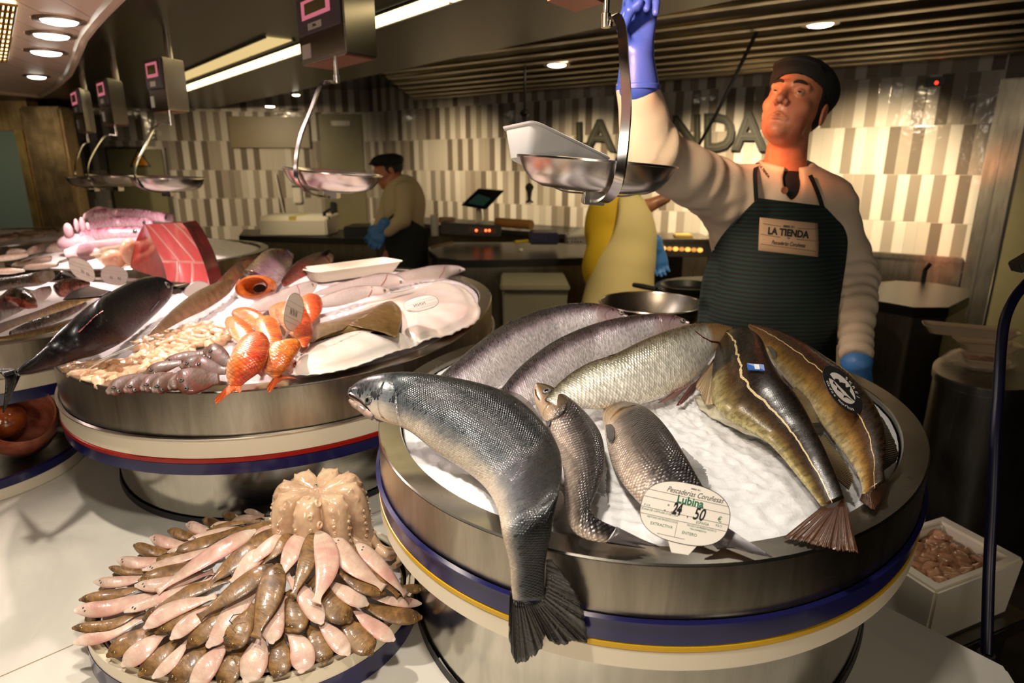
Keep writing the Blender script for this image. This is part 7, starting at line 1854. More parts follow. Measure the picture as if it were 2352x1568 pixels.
tag(obj('tap', tp.me('tap', M['black'], 'auto')), 'dark tap behind the cream foam box by the pale door', 'tap')
# till-like weighing terminal
wt = thing('weighing_machine', 'black weighing machine with tilted green screen and red digits on the wall counter', 'scale', PD(1090, 555, 4.55))
cW = 4.5
def wedge(px, c, dep, name, mat, parent, lean=0): return obj(name, MB().prism([PD(x, y, c+(lean if k in (2, 3) else 0)) for k, (x, y) in enumerate(px)], (0.0, dep, 0)).me(name, M[mat] if isinstance(mat, str) else mat, bevel=.006), parent)
sc_ = wedge([(1058, 472), (1116, 482), (1158, 438), (1098, 433)], cW, .10, 'screen_head', 'black', wt, .12)
wedge([(1074, 466), (1110, 473), (1136, 447), (1102, 441)], cW-.012, .008, 'screen', emis('green_screen', (.05, .18, .12, 1), .10), sc_, .12)
wedge([(1093, 478), (1106, 480), (1108, 512), (1092, 512)], cW+.06, .06, 'post', 'steel', wt)
wedge([(1010, 538), (1150, 544), (1152, 518), (1012, 510)], cW+.02, .34, 'weighing_base', 'black', wt)
wedge([(1075, 534), (1140, 538), (1141, 524), (1076, 521)], cW+.008, .01, 'digit_window', simple('amber_window', srgb(80, 40, 16), .3), wt)
for x_ in (1094, 1116, 1124): 
    obj('red_digit', MB().ball(PD(x_, 529, cW), .008, 8, 6).me('red_digit', emis('red_digit', (1, .08, .02, 1), 9), 'auto'), wt)
def roll(name, label, a, b, r, mat, cat='roll', hollow=True):
    mb = MB().tube([a, b], r, 24); o = obj(name, mb.me(name, M[mat] if isinstance(mat, str) else mat, 'auto')); return tag(o, label, cat)
a = PD(999, 541, 4.5); roll('paper_roll', 'upright white paper roll at the left end of the wall counter', a, a+Z3*.145, .028, 'white_plastic')
a = PD(1012, 505, 4.6); roll('paper_roll', 'short beige roll lying behind the upright paper roll', a, PD(1040, 505, 4.7), .022, simple('beige', srgb(206, 170, 130), .7))
roll('cardboard_roll', 'brown cardboard roll lying behind the weighing machine', PD(1142, 510, 4.6), PD(1220, 516, 4.4), .033, simple('cardboard', srgb(190, 140, 72), .7))
bx('blue_tub', 'dark blue plastic tub on the wall counter', 'tub', 1216, 1284, 534, 562, 4.15, .22, simple('tub_blue', srgb(22, 24, 66), .4), .01)
bk = thing('white_basket', 'white slotted basket filled with crumpled paper left of the yellow shirt', 'basket', PD(1330, 560, 4.0))
bq = MB(); cB = 4.0; x0_, x1_ = 1304, 1356
a_, b_3 = PD(x0_, 561, cB), PD(x1_, 561, cB); hb_ = PD(x0_, 541, cB)[2]-a_[2]; wv = b_3[0]-a_[0]
bq.box((a_[0], a_[1], a_[2]), (b_3[0], a_[1]+.16, a_[2]+.01)); 
for k in range(9): bq.box((a_[0]+wv*k/8-.004, a_[1], a_[2]), (a_[0]+wv*k/8+.004, a_[1]+.006, a_[2]+hb_)); bq.box((a_[0]+wv*k/8-.004, a_[1]+.154, a_[2]), (a_[0]+wv*k/8+.004, a_[1]+.16, a_[2]+hb_))
for z_ in (0, hb_/2-.003, hb_-.008): bq.box((a_[0]-.004, a_[1]-.001, a_[2]+z_), (b_3[0]+.004, a_[1]+.007, a_[2]+z_+.008))
for x_ in (a_[0]-.004, b_3[0]-.002): bq.box((x_, a_[1], a_[2]), (x_+.006, a_[1]+.16, a_[2]+hb_))
obj('basket_body', bq.me('basket_body', M['white_plastic']), bk)
pq = MB().ball(((a_[0]+b_3[0])/2, a_[1]+.08, a_[2]+hb_), (wv*.48, .07, .035), 20, 12); m_ = pq.me('crumpled_paper', M['foam'], True)
for v in m_.vertices: v.co += Vector((0, 0, .018*noise.noise(v.co*18)))
obj('crumpled_paper', m_, bk)
kn = MB(); a, b = PD(1182, 556, 4.0), PD(1212, 553, 4.05); kn.tube([a, b], .010, 10); ko = tag(obj('knife', kn.me('knife', simple('knife_yellow', srgb(220, 190, 30), .4), 'auto')), 'yellow-handled knife lying on the island counter', 'knife')
ribbon(q := MB(), [b, b+np.array([.12, .06, 0])], (0, 1, 0), .025, .002); obj('blade', q.me('blade', M['chrome']), ko)
sp = MB(); ribbon(sp, [PD(986, 570, 4.0), PD(1010, 563, 4.05), PD(1040, 557, 4.1)], (0, .3, 1), .02, .006); tag(obj('steel_scoop', sp.me('steel_scoop', M['chrome'], bevel=.002)), 'shiny steel utensil on the left end of the island counter', 'utensil')
lmn = MB().ball(PD(1197, 574, 3.95), (.014, .014, .012), 12, 8); tag(obj('ice_lump', lmn.me('ice_lump', M['foam'], 'auto')), 'small white lump on the island counter top', 'lump')
# bin and crates under the island
bn = thing('grey_bin', 'pale grey plastic bin standing before the island counter', 'bin', PD(1225, 760, 3.7)*[1, 1, 0])
bq = MB(); cx0, cx1 = PD(1150, 640, 3.55), PD(1302, 640, 3.55); c_ = (cx0+cx1)/2; w2 = (cx1[0]-cx0[0])/2
zt_ = cx0[2]
for z0_, z1_, k0, k1 in ((.05, zt_-.03, .82, .95),):
    P = lambda k, z: [(c_[0]+sx_*w2*k, c_[1]+sy_*.20*k, z) for sx_, sy_ in ((-1, -1), (1, -1), (1, 1), (-1, 1))]
    bq.add(P(k0, z0_)+P(k1, z1_), [(3, 2, 1, 0), (4, 5, 6, 7), (0, 1, 5, 4), (1, 2, 6, 5), (2, 3, 7, 6), (3, 0, 4, 7)])
gb_ = simple('bin_grey', srgb(150, 146, 120), .5)
obj('bin_body', bq.me('bin_body', gb_, bevel=.01), bn); obj('bin_rim', MB().box((c_[0]-w2, c_[1]-.21, zt_-.03), (c_[0]+w2, c_[1]+.21, zt_)).me('bin_rim', gb_, bevel=.008), bn)
# grill / hot unit behind the yellow shirt
gr_ = thing('hot_cabinet', 'low steel hot cabinet with glowing orange row behind the fishmonger', 'cabinet', PD(1555, 600, 4.2))
bx('cabinet_body', None, None, 1508, 1640, 556, 590, 4.2, .35, 'steel_dark', .006, parent=gr_)
bx('top_tray', None, None, 1500, 1645, 549, 557, 4.17, .40, 'steel', .004, parent=gr_)
for k in range(7): obj('glow_piece', MB().ball(PD(1524+k*14, 570+k*.7, 4.18), (.018, .02, .014), 10, 8).me('glow_piece', emis('food_glow', (1, .42, .08, 1), 2.2 if k % 2 == 0 else .9), 'auto'), gr_)
bx('cheese_block', 'pale yellow block on top of the hot cabinet', 'block', 1553, 1592, 539, 550, 4.25, .1, simple('cheese', srgb(230, 200, 110), .5), .006)
# black round chopping table behind the drum
slab('round_table', 'black-topped round work table just behind the trout', 'table', [(1505, 660), (1560, 678), (1640, 690), (1740, 680), (1760, 655), (1700, 640), (1600, 634), (1520, 643)], .93, .04, 'black_top', 'steel_front', n=40)
hd_ = MB().tube([PD(1456, 654, 2.9), PD(1478, 658, 2.85), PD(1508, 664, 2.8)], [.011, .013, .010], 12)
fp_ = thing('frying_pan', 'black shallow pan on the round work table, handle sticking out left', 'pan', PZ(1580, 668, .932)); obj('pan_handle', hd_.me('pan_handle', M['black'], 'auto'), fp_); obj('pan_body', MB().lathe([(0, .004), (.10, .004), (.125, .03), (.13, .03), (.105, 0), (0, 0)], PZ(1580, 668, .933), 40).me('pan_body', M['black'], 'auto'), fp_)
bw_ = PD(1495, 712, 2.35)
bl = thing('steel_bowl', 'wide steel bowl with thin bright rim behind the trout', 'bowl', bw_-Z3*.09)
rb_ = 115*2.35/F
obj('bowl_body', MB().lathe([(0, -.088), (rb_*.7, -.09), (rb_*.93, -.04), (rb_, .0), (rb_*1.02, .0), (rb_*.95, -.045), (rb_*.72, -.095), (0, -.095)], bw_+Z3*.03, 60).me('bowl_body', M['steel_dark'], 'auto'), bl)
obj('bowl_rim', MB().lathe([(rb_*1.02+.004*math.cos(a), .004*math.sin(a)) for a in np.linspace(0, 2*PI, 9)], bw_+Z3*.03, 60).me('bowl_rim', M['chrome'], 'auto'), bl)
st_ = MB().lathe([(0, -.097), (.2, -.097), (.2, -.5), (.2, -(bw_[2]+.03)), (0, -(bw_[2]+.03))], bw_+Z3*.03, 40); tag(obj('bowl_stand', st_.me('bowl_stand', M['steel_dark'], 'auto')), 'dark steel drum stand carrying the wide bowl behind the trout', 'stand')
# right side: sink cabinet, steel counter with bags, foam box, hose
slab('sink_cabinet', 'black-topped steel cabinet with round end right of the fishmonger', 'cabinet', [(1975, 668), (2010, 690), (2100, 706), (2180, 706), (2228, 682), (2230, 664), (2150, 650), (2060, 644), (1985, 650)], .86, .05, 'black_top', 'steel_front')
a = PD(2118, 660, 3.55); tp = MB().tube([a, a+Z3*.10, a+Z3*.135+np.array([0, -.03, 0])], .012, 10); tag(obj('sink_tap', tp.me('sink_tap', M['black'], 'auto')), 'slim black tap on the sink cabinet at right', 'tap')
slab('steel_counter', 'round steel counter in the dark right corner holding bagged trays', 'counter', [(2143, 848), (2180, 872), (2260, 892), (2352, 896), (2470, 880), (2520, 830), (2400, 800), (2250, 800), (2160, 818)], .76, .03, 'steel_dark', 'steel_dark', n=60)
bag_m = NT('clear_bag'); bag_m.p(Base_Color=srgb(220, 200, 170), Roughness=.15, Alpha=.35, Coat_Weight=.5); bag_m.bump(bag_m.noise(bag_m.coord(), 30, 3), .6, .01); bag_m = bag_m.m
def PTS(L, z): return [PZ(x, y, z) for x, y in L]
for lb, (x0, y0), (x1, y1), z, wdp, nm in (('long white tray, topmost on the steel counter at right', (2122, 748), (2352, 770), .93, .10, 'foam_tray'), ('white tray of pink fillets in a clear bag on the steel counter', (2215, 826), (2330, 838), .80, .12, 'foam_tray'), ('white empty tray behind the bagged one on the steel counter', (2210, 790), (2360, 800), .86, .12, 'foam_tray')):
    a, b = PZ(x0, y0, z), PZ(x1, y1, z); ex_ = b-a; L_ = np.linalg.norm(ex_); ey_ = np.cross(Z3, ex_/L_)
    tray(nm, lb, (a+b)/2+ey_*wdp/2, ex_, ey_, L_, wdp, .032, mat=simple('tray_tan', srgb(214, 190, 156), .5))
fz = PZ(2272, 832, .785)
for k, (dx, dy) in enumerate(((-.03, .03), (.02, .04), (0, .07))):
    o = obj('fish_fillet', MB().ball(fz+np.array([dx, dy, .0]), (.035, .020, .010), 16, 10).me('fish_fillet', wetmat('fillet_pink', srgb(214, 130, 110), srgb(180, 100, 84), 40), 'auto')); tag(o, 'pink fillet in the bagged white tray on the steel counter', 'fish piece', 'pink fillets in the bagged tray')
bgv = MB().ball(fz+np.array([.0, .05, -.005]), (.13, .10, .035), 28, 16); m_ = bgv.me('plastic_bag', bag_m, True)
for v in m_.vertices: v.co += Vector((1, 1, 1))*.012*noise.noise(v.co*20)
tag(obj('plastic_bag', m_), 'crinkled clear plastic bag round the tray of pink fillets', 'bag')
# foam box with small squid
Fp, Bp, Rp = PZ(2152, 1360, .62), PZ(2165, 1182, .62), PZ(2356, 1282, .62); Lp = Fp+Bp-Rp
def foambox(name, label, quad, h, th, mat):
    c = sum(quad)/4; t = thing(name, label, 'box', c-Z3*h)
    inn = [c+(p-c)*(1-2*th/np.linalg.norm(p-c)) for p in quad]; bot = [c+(p-c)*.93-Z3*h for p in quad]; ib = [c+(p-c)*.80-Z3*(h-.02) for p in quad]
    vs = quad+inn+ib+bot; fs = []
    for k in range(4):
        j = (k+1) % 4; fs += [(k, j, 4+j, 4+k), (4+k, 4+j, 8+j, 8+k), (j, k, 12+k, 12+j)]
    fs += [(8, 9, 10, 11), (15, 14, 13, 12)]
    obj('box_body', MB().add(vs, fs).me('box_body', M[mat], bevel=.006), t); return t
foambox('foam_box', 'open white foam box of small squid on the low shelf at right', [Fp, Rp, Bp, Lp], .15, .022, 'foam')
icp = [Fp, Rp, Bp, Lp]; ic_c = sum(icp)/4
tag(obj('squid_brine', MB().prism([ic_c+(p-ic_c)*.84-Z3*.05 for p in icp], (0, 0, .008)).me('squid_brine', simple('brine', srgb(150, 128, 100), .15, bump=.4, bscale=60), bevel=.002)), 'pale melt water and paper under the small squid', 'ice', kind='stuff')
sqm = wetmat('squid_flesh', srgb(206, 158, 120), srgb(168, 122, 90), 60, .2, .3, .3, .8)
sqp = [mesh('small_squid', [v*1.15 for v in lump(20+k)[0]], lump(20+k)[1], sqm) for k in range(3)]
rq = random.Random(11)
for k in range(64):
    a, b = rq.uniform(-.78, .78), rq.uniform(-.78, .78); e1_ = (Rp-Fp)/2; e2_ = (Lp-Fp)/2
    o = bpy.data.objects.new('small_squid', sqp[k % 3]); C.objects.link(o); o.location = V3(ic_c+e1_*a*.88+e2_*b*.88-Z3*(.036-.014*rq.random())); o.rotation_euler = (rq.uniform(-.5, .5), rq.uniform(-.5, .5), rq.uniform(0, 6.3)); s_ = rq.uniform(.9, 1.4); o.scale = (s_*1.2, s_, s_)
    tag(o, 'small brownish squid in the open foam box at right', 'squid', 'small squid heaped in the foam box')
lsb = MB().prism([ic_c+(p-ic_c)*1.25-Z3*.19 for p in icp], (0, 0, .038)); t_ = thing('low_shelf', 'dark low shelf under the open foam box at right', 'shelf', (ic_c[0], ic_c[1], 0))
obj('shelf_top', lsb.me('shelf_top', M['steel_dark'], bevel=.004), t_); obj('shelf_leg', MB().prism([ic_c+(p-ic_c)*1.0-Z3*ic_c[2] for p in icp], (0, 0, ic_c[2]-.192)).me('shelf_leg', M['black']), t_)
# standing hose
hz = [PD(2376, 632, 1.30), PD(2352, 655, 1.29), PD(2326, 690, 1.28), PD(2308, 735, 1.27), PD(2299, 800, 1.26), PD(2293, 900, 1.24), PD(2286, 1000, 1.22), PD(2280, 1150, 1.20), PD(2272, 1300, 1.18), PD(2268, 1430, 1.17), PD(2266, 1500, 1.16)]
hs = thing('water_hose', 'dark navy hose rising and curving at the right edge', 'hose', hz[-1]*[1, 1, 0])
obj('hose', MB().tube(resamp(np.array(hz), 60), .0098, 16).me('hose', simple('hose_navy', srgb(16, 18, 44), .35), 'auto'), hs)
obj('hose_foot', MB().lathe([(0, .0), (.07, 0), (.07, .02), (.03, .04), (.014, hz[-1][2]), (0, hz[-1][2])], (hz[-1][0], hz[-1][1], 0), 30).me('hose_foot', M['rubber'], 'auto'), hs)
cl = MB().box((-.02, -.015, -.012), (.02, .015, .012), Matrix.Translation(V3(PD(2350, 603, 1.3))) @ Matrix.Rotation(-.6, 4, 'Y')); tag(obj('metal_clip', cl.me('metal_clip', M['steel_dark'], bevel=.003)), 'small metal clip at the right edge above the hose', 'clip')
# cords and fixtures hanging from the ceilings
pc_ = PD(1205, 262, 4.2); cd = thing('ceiling_pull', 'thin dark cord hanging from a lamp cluster, small knob at its end', 'cord', pc_)
obj('cord', MB().tube([pc_, np.array([pc_[0], pc_[1], ZT])], .008, 8).me('cord', M['black'], 'auto'), cd)
obj('knob', MB().lathe([(0, .03), (.012, .03), (.03, .015), (.034, 0), (.02, -.012), (.01, -.06), (0, -.06)], pc_, 20).me('knob', M['black'], 'auto'), cd)
p_ = PD(1216, 430, 4.2); hk = MB().tube([pc_-Z3*.06, p_], .003, 6).lathe([(0, .03), (.02, .02), (.03, 0), (.018, -.03), (.012, -.08), (.03, -.10), (0, -.10)], p_, 16)
obj('hook_weight', hk.me('hook_weight', M['steel_dark'], 'auto'), cd)
fx = thing('lamp_cluster', 'cluster of small shiny lamps under the corrugated ceiling', 'light', PD(1215, 105, 4.4))
for k, (x, y, r, e) in enumerate(((1172, 104, .035, .7), (1192, 104, .032, .4), (1210, 108, .035, .5), (1244, 99, .062, 5), (1150, 110, .03, 0), (1222, 118, .03, 0))):
    p = PD(x, y, 4.35); obj('lamp', MB().ball(p, (r, r, r*.7), 14, 10).me('lamp', emis('lamp_glow', (1, .85, .6, 1), e) if e else M['black'], 'auto'), fx)
fr_ = MB().tube([PD(1140, 108, 4.4), PD(1262, 95, 4.4)], .012, 8); 
for x in (1160, 1200, 1245): q = PD(x, 104, 4.4); fr_.tube([q, np.array([q[0], q[1], ZT])], .006, 6)
obj('frame', fr_.me('frame', M['black'], 'auto'), fx)
pl_ = MB().tube([PD(1782, -8, 2.9), PD(1740, 70, 3.0), PD(1690, 172, 3.1), PD(1645, 262, 3.2), PD(1604, 335, 3.3)], [.009, .010, .009, .009, .008], 10)
tag(obj('hanging_cable', pl_.me('hanging_cable', M['black'], 'auto')), 'black cable slanting down between ceiling and the raised arm', 'cable')
cbm = MB().tube(resamp(np.array([PD(1700, -14, 2.9), PD(1716, 16, 2.9), PD(1742, 22, 2.9), PD(1770, -10, 2.9)]), 20), .010, 8).tube(resamp(np.array([PD(1786, -14, 2.9), PD(1800, 16, 2.9), PD(1830, 26, 2.9), PD(1856, -10, 2.9)]), 20), .022, 10)
tag(obj('cable_loops', cbm.me('cable_loops', M['black'], 'auto')), 'loops of black cable at the top edge above the fishmonger', 'cable')
# wall lettering
sg_ = thing('wall_sign', 'dark raised LA TIENDA lettering on the tiled wall', 'sign', WR(1530, 340))
let_m = simple('letter_green', srgb(36, 38, 27), .45); let2 = simple('letter_inline', srgb(62, 62, 46), .45)
def letter(ch, x0, x1, y0a, y1a, y0b, y1b):
    """px box: left edge x0 (top y0a, base y1a), right edge x1 (top y0b, base y1b)"""
    for nm, bold, d0, d1, mt, par in (('letter', .035, .0, .035, let_m, sg_), ('letter_inline', -.028, .035, .040, let2, None)):
        v, f = textmesh(ch, 1, 0, bold if bold > 0 else 0)
        v0, _ = textmesh(ch, 1, 0, 0); lo, hi = v0.min(0), v0.max(0)
        if nm == 'letter_inline': v, f = textmesh(ch, 1, 0, bold)
        if not len(v): continue
        def mp(q, d):
            a = (q[0]-lo[0])/(hi[0]-lo[0]); b = (q[1]-lo[1])/(hi[1]-lo[1])
            A = WR(x0, y1a+(y0a-y1a)*b, d); B = WR(x1, y1b+(y0b-y1b)*b, d); return A*(1-a)+B*a
        n = len(v); vs = [mp(q, d1) for q in v]+[mp(q, d0) for q in v]
        from collections import Counter
        ec = Counter(); 
        for q in f:
            for i in range(len(q)): ec[tuple(sorted((q[i], q[(i+1) % len(q)])))] += 1
        fs = list(f)+[tuple(n+i for i in q[::-1]) for q in f]
        for q in f:
            for i in range(len(q)):
                a, b = q[i], q[(i+1) % len(q)]
                if ec[tuple(sorted((a, b)))] == 1: fs.append((a, n+a, n+b, b))
        o = obj(nm, mesh(nm, vs, fs, mt, smooth=False), par or last)
        last = o
for a in (('L', 1326, 1358, 283, 336, 281, 338), ('A', 1346, 1408, 279, 336, 274, 344), ('T', 1424, 1468, 273, 341, 271, 343), ('I', 1476, 1490, 271, 343, 270, 343), ('E', 1500, 1536, 270, 343, 269, 343), ('N', 1548, 1606, 268, 342, 266, 342), ('D', 1620, 1684, 264, 342, 262, 343), ('A', 1684, 1756, 262, 341, 259, 343)): letter(*a)
# ---------- more drums on the left ----------
def circ_o(cx, cy, r, n=96): t = np.linspace(0, 2*PI, n, endpoint=False); return np.stack([cx+r*np.cos(t), cy+r*np.sin(t)], 1)
LLo = circ_o(-1.60, 1.86, .54); GGo = circ_o(-1.80, 3.12, .56); FFo = circ_o(-3.15, 3.75, .62)
BD = [('cream_band', .036, 'cream_band', .006), ('navy_band', .03, 'navy_band', .006)]
_, LLi = drum('ll', 'steel drum at the left edge holding monkfish and long brown fish', LLo, ZR, .085, BD, .09, .04, ZR-.05)
_, GGi = drum('gg', 'steel drum behind the tuna block, heaped with pink squid and hake', GGo, ZR, .085, BD, .09, .04, ZR-.05)
_, FFi = drum('ff', 'farthest steel drum at the left, rim lined with small fish', FFo, ZR+.0, .085, BD, .09, .04, ZR-.05)
ice_field('crushed_ice', dens(LLi, 120), lambda x, y, k: ZR-.012+.03*(1-k**2.2), 'crushed ice in the left-edge drum under the monkfish', .015, mat='ice_pink_lit')
ice_field('crushed_ice', dens(GGi, 120), lambda x, y, k: ZR-.012+.07*(1-k**2.2), 'crushed ice in the drum behind the tuna block', .015, mat='ice_pink_lit', seed=2)
ice_field('crushed_ice', dens(FFi, 100), lambda x, y, k: ZR-.012+.03*(1-k**2.2), 'crushed ice in the farthest drum at the left', .02, mat='ice_pink_lit', seed=4)
mk_m = fishmat('monk_skin', [(0, srgb(210, 160, 130)), (.3, srgb(120, 100, 66)), (.6, srgb(66, 56, 36)), (1, srgb(34, 28, 20))], scale=.004, sc_amt=.1, metal=.05, rough=.22, mott=(srgb(40, 30, 18), 30, .6), coat=.8)
gold_m = fishmat('ling_skin', [(0, srgb(196, 168, 96)), (.3, srgb(150, 118, 64)), (.6, srgb(120, 90, 52)), (1, srgb(80, 60, 34))], scale=.003, sc_amt=.15, metal=.05, rough=.25, mott=(srgb(90, 70, 40), 60, .5), coat=.7)
dark_m = fishmat('dark_skin', [(0, srgb(90, 70, 44)), (.4, srgb(52, 40, 26)), (1, srgb(20, 16, 12))], scale=.003, sc_amt=.15, metal=.05, rough=.2, mott=(srgb(20, 14, 10), 50, .5), coat=.9)
def FL(name, label, A, B, z, mat, group=None, thick=None, n=30, **k):
    t = thing(name, label, 'fish', PZ(*[sum(q)/len(q) for q in zip(*(A+B))], z), group)
    return t, fish_body('body', A, B, zplane(z), lambda t_: (.1, -.85, .5), thick or [(0, .7), (1, .5)], mat, n=n, seg=20, parent=t, **k)
FL('ling', 'long golden-brown fish lying toward the left edge beside the black tuna', KZ((1405, 925), (1200, 925), (900, 1000), (600, 1120), (300, 1222), (-60, 1345)), KZ((1410, 950), (1180, 1045), (800, 1180), (500, 1270), (200, 1380), (-60, 1500)), 1.12, gold_m)
FL('ling', 'dark long fish with wet glints between ling and black tuna', KZ((1290, 1000), (1000, 1110), (700, 1205), (400, 1310), (150, 1440)), KZ((1290, 1060), (1080, 1200), (700, 1365), (400, 1450), (140, 1500)), 1.13, dark_m)
FL('ling', 'brown fish lowest at the left drum rim under the black tuna', KZ((1100, 1250), (700, 1370), (400, 1445), (150, 1500), (-60, 1530)), KZ((1000, 1400), (700, 1470), (400, 1530), (100, 1580), (-60, 1590)), 1.10, gold_m)
FL('monkfish', 'dark glistening monkfish back at the left edge', KZ((770, 520), (600, 540), (300, 600), (-60, 650)), KZ((790, 660), (600, 760), (300, 790), (-60, 850)), 1.13, dark_m, thick=[(0, .8), (1, .8)])
tm, bm_ = FL('monkfish', 'olive monkfish with gaping pink mouth at the left edge', KZ((490, 900), (440, 820), (330, 775), (200, 790), (80, 880), (-60, 1010)), KZ((540, 1060), (480, 1080), (380, 1090), (250, 1160), (100, 1230), (-60, 1310)), 1.15, mk_m, thick=[(0, .8), (1, .8)])
obj('mouth', MB().tube([hitn(bm_.bvh, x, y, .004)[0] for x, y in KZ((80, 960), (200, 1000), (320, 1010), (450, 1040), (560, 1070))], [.006, .012, .012, .010, .006], 10).me('mouth', wetmat('mouth_pink', srgb(214, 130, 110), srgb(170, 70, 60), 40, .2), 'auto'), tm)
FL('monkfish', 'reddish brown monkfish head with dark mouth left of the tuna fin', KZ((1330, 700), (1200, 660), (1050, 640), (900, 680), (820, 740)), KZ((1330, 760), (1200, 830), (1050, 910), (900, 930), (830, 860)), 1.14, fishmat('monk_red', [(0, srgb(170, 90, 66)), (.5, srgb(110, 50, 34)), (1, srgb(40, 22, 16))], scale=.004, sc_amt=.1, rough=.2, coat=.9, mott=(srgb(40, 12, 10), 30, .8)), thick=[(0, .8), (1, .8)])
FL('monkfish', 'monkfish turned white belly up beside its olive neighbour', KZ((745, 760), (650, 770), (560, 800), (500, 830)), KZ((740, 900), (660, 980), (600, 1000), (550, 960)), 1.14, hake_m, thick=[(0, .6), (1, .6)])
FL('rock_fish', 'grey-green pointed fish head before the two upright cards', KZ((1150, 660), (1060, 580), (950, 525), (870, 590), (800, 660)), KZ((1150, 690), (1060, 700), (950, 700), (880, 700), (800, 700)), 1.15, dark_m)
# whiting heaped along the back of the left drum
wh_m = fishmat('whiting_skin', [(0, srgb(240, 222, 208)), (.4, srgb(214, 190, 174)), (.65, srgb(160, 128, 104)), (1, srgb(84, 58, 44))], scale=.004, sc_amt=.2, metal=.15, rough=.25, coat=.6)
WH_ = [((880, 95), (1350, 160), (690, 260), (1150, 240)), ((560, 160), (800, 90), (380, 300), (720, 220)), ((300, 400), (760, 310), (170, 470), (730, 400)), ((920, 380), (1290, 260), (860, 430), (1270, 300)), ((0, 300), (420, 270), (0, 400), (380, 330)), ((500, 440), (870, 430), (330, 520), (820, 480)), ((0, 500), (330, 500), (-40, 590), (360, 550)), ((180, 200), (370, 210), (90, 300), (380, 260))]
whl = ['pale fish with a dark red head at the back of the left drum', 'slim pale fish pointing up at the back of the left drum', 'pale fish with an orange streak in the left drum', 'slim pink-white fish before the upright price cards', 'greyish fish touching the left edge near the dark wall', 'pink-white fish just above the dark monkfish back', 'cream fish belly at the left edge above the monkfish', 'small pale fish highest at the left drum rear rim']
for (p0, p1, p2, p3), lb in zip(WH_, whl):
    # quad corners: back-left, right top, front-left, right bottom
    m1 = ((p0[0]+p1[0])/2, (p0[1]+p1[1])/2-12); m2 = ((p2[0]+p3[0])/2, (p2[1]+p3[1])/2+12)
    t_, b_ = FL('whiting', lb, KZ(p1, m1, p0), KZ(p3, m2, p2), 1.125, wh_m, thick=[(0, .8), (1, .6)], n=22)
# heap of squid, cuttlefish and hake on the drum behind
sq_m = wetmat('squid_pink', srgb(246, 214, 220), srgb(226, 170, 186), 14, .22, .4, .2, .9, c3=srgb(200, 120, 140))
lil = fishmat('hake_lilac', [(0, srgb(244, 214, 220)), (.5, srgb(214, 160, 180)), (.75, srgb(170, 84, 110)), (1, srgb(96, 40, 50))], scale=.005, sc_amt=.3, metal=.15, rough=.2, coat=.8, mott=(srgb(230, 190, 210), 40, .5))
HP = [((470, 348), (250, 322), (470, 420), (235, 360), 1.25, lil, 'lilac hake with a dark head, top of the heap behind the tuna block', 'hake'), ((360, 398), (190, 408), (350, 430), (200, 440), 1.22, lil, 'lilac-backed hake, second in the heap behind the tuna block', 'hake'),
      ((310, 330), (205, 318), (320, 365), (195, 372), 1.27, sq_m, 'white squid tube, highest at the back of the heap', 'squid'), ((345, 440), (215, 470), (340, 475), (215, 505), 1.19, lil, 'long silvery pink hake along the middle of the heap', 'hake'),
      ((330, 470), (190, 500), (330, 510), (190, 540), 1.17, sq_m, 'broad pink squid lying low in the heap', 'squid'), ((330, 520), (180, 545), (320, 560), (170, 590), 1.15, sq_m, 'pale cuttlefish at the foot of the pink heap', 'cuttlefish')]
KH2 = crop(0, 400, 2.0)
def hp(p): return (p[0], p[1])
HPx = [((398, 492), (300, 478), (200, 482), (392, 512), (300, 510), (205, 512)), ((345, 500), (270, 496), (196, 512), (345, 528), (270, 528), (200, 532)), ((270, 482), (225, 474), (196, 490), (265, 495), (225, 492), (192, 505)), ((325, 520), (255, 520), (185, 530), (322, 548), (255, 552), (190, 556)), ((320, 545), (255, 548), (180, 560), (315, 572), (250, 580), (180, 590)), ((225, 570), (190, 560), (150, 572), (225, 592), (190, 600), (155, 596))]
for Q, (_, _, _, _, z, mt, lb, nm) in zip(HPx, HP):
    t_, b_ = FL(nm, lb, [hp(q) for q in Q[:3]], [hp(q) for q in Q[3:]], z, mt, thick=[(0, .8), (1, .7)], n=24)
    if mt is lil:
        m0 = ((Q[0][0]+Q[3][0])/2-14, (Q[0][1]+Q[3][1])/2-3); pe, ne = hit(b_.bvh, m0[0], m0[1], 0)
        if pe is not None: eye(t_, pe, ne, .011, M['iris_dark'], .4)
tn_ = MB()
cfl = thing('cuttlefish', 'pink cuttlefish with upright rounded fin lobes left of the heap', 'cuttlefish', PZ(165, 570, 1.1))
for k, (x, y, w, h) in enumerate(((157, 530, 11, 18), (176, 518, 5, 16), (190, 520, 7, 22), (203, 528, 6, 18))):
    p = PD(x, y, 2.75+.03*k); obj('fin_lobe', MB().ball(p, (w*2.75/F, .012, h*2.75/F), 18, 12).me('fin_lobe', sq_m, 'auto'), cfl)
p = PD(178, 560, 2.8); obj('mantle', MB().ball(p, (.085, .05, .045), 24, 14).me('mantle', sq_m, 'auto'), cfl)
# clear punnet and pale belly slices beside the tuna block
pu = tray('plastic_punnet', 'clear ribbed punnet standing left of the tuna block', PD(258, 572, 2.35), PD(300, 560, 2.35)-PD(220, 572, 2.35), np.array([0, 1, .2]), .135, .10, .07, mat=bag_m, cat='punnet')
for k, (x, y, w, h, lb) in enumerate(((262, 595, 26, 22, 'peach belly slice under the clear punnet'), (300, 580, 22, 32, 'peach belly slice with red edge leaning on the tuna block'))):
    p = PD(x, y, 2.3); tag(obj('fish_slice', MB().ball(p, (w*2.3/F, .03, h*2.3/F), 24, 14).me('fish_slice', wetmat('slice_peach', srgb(240, 190, 160), srgb(226, 160, 132), 20, .25, .4), 'auto')), lb, 'fish piece')
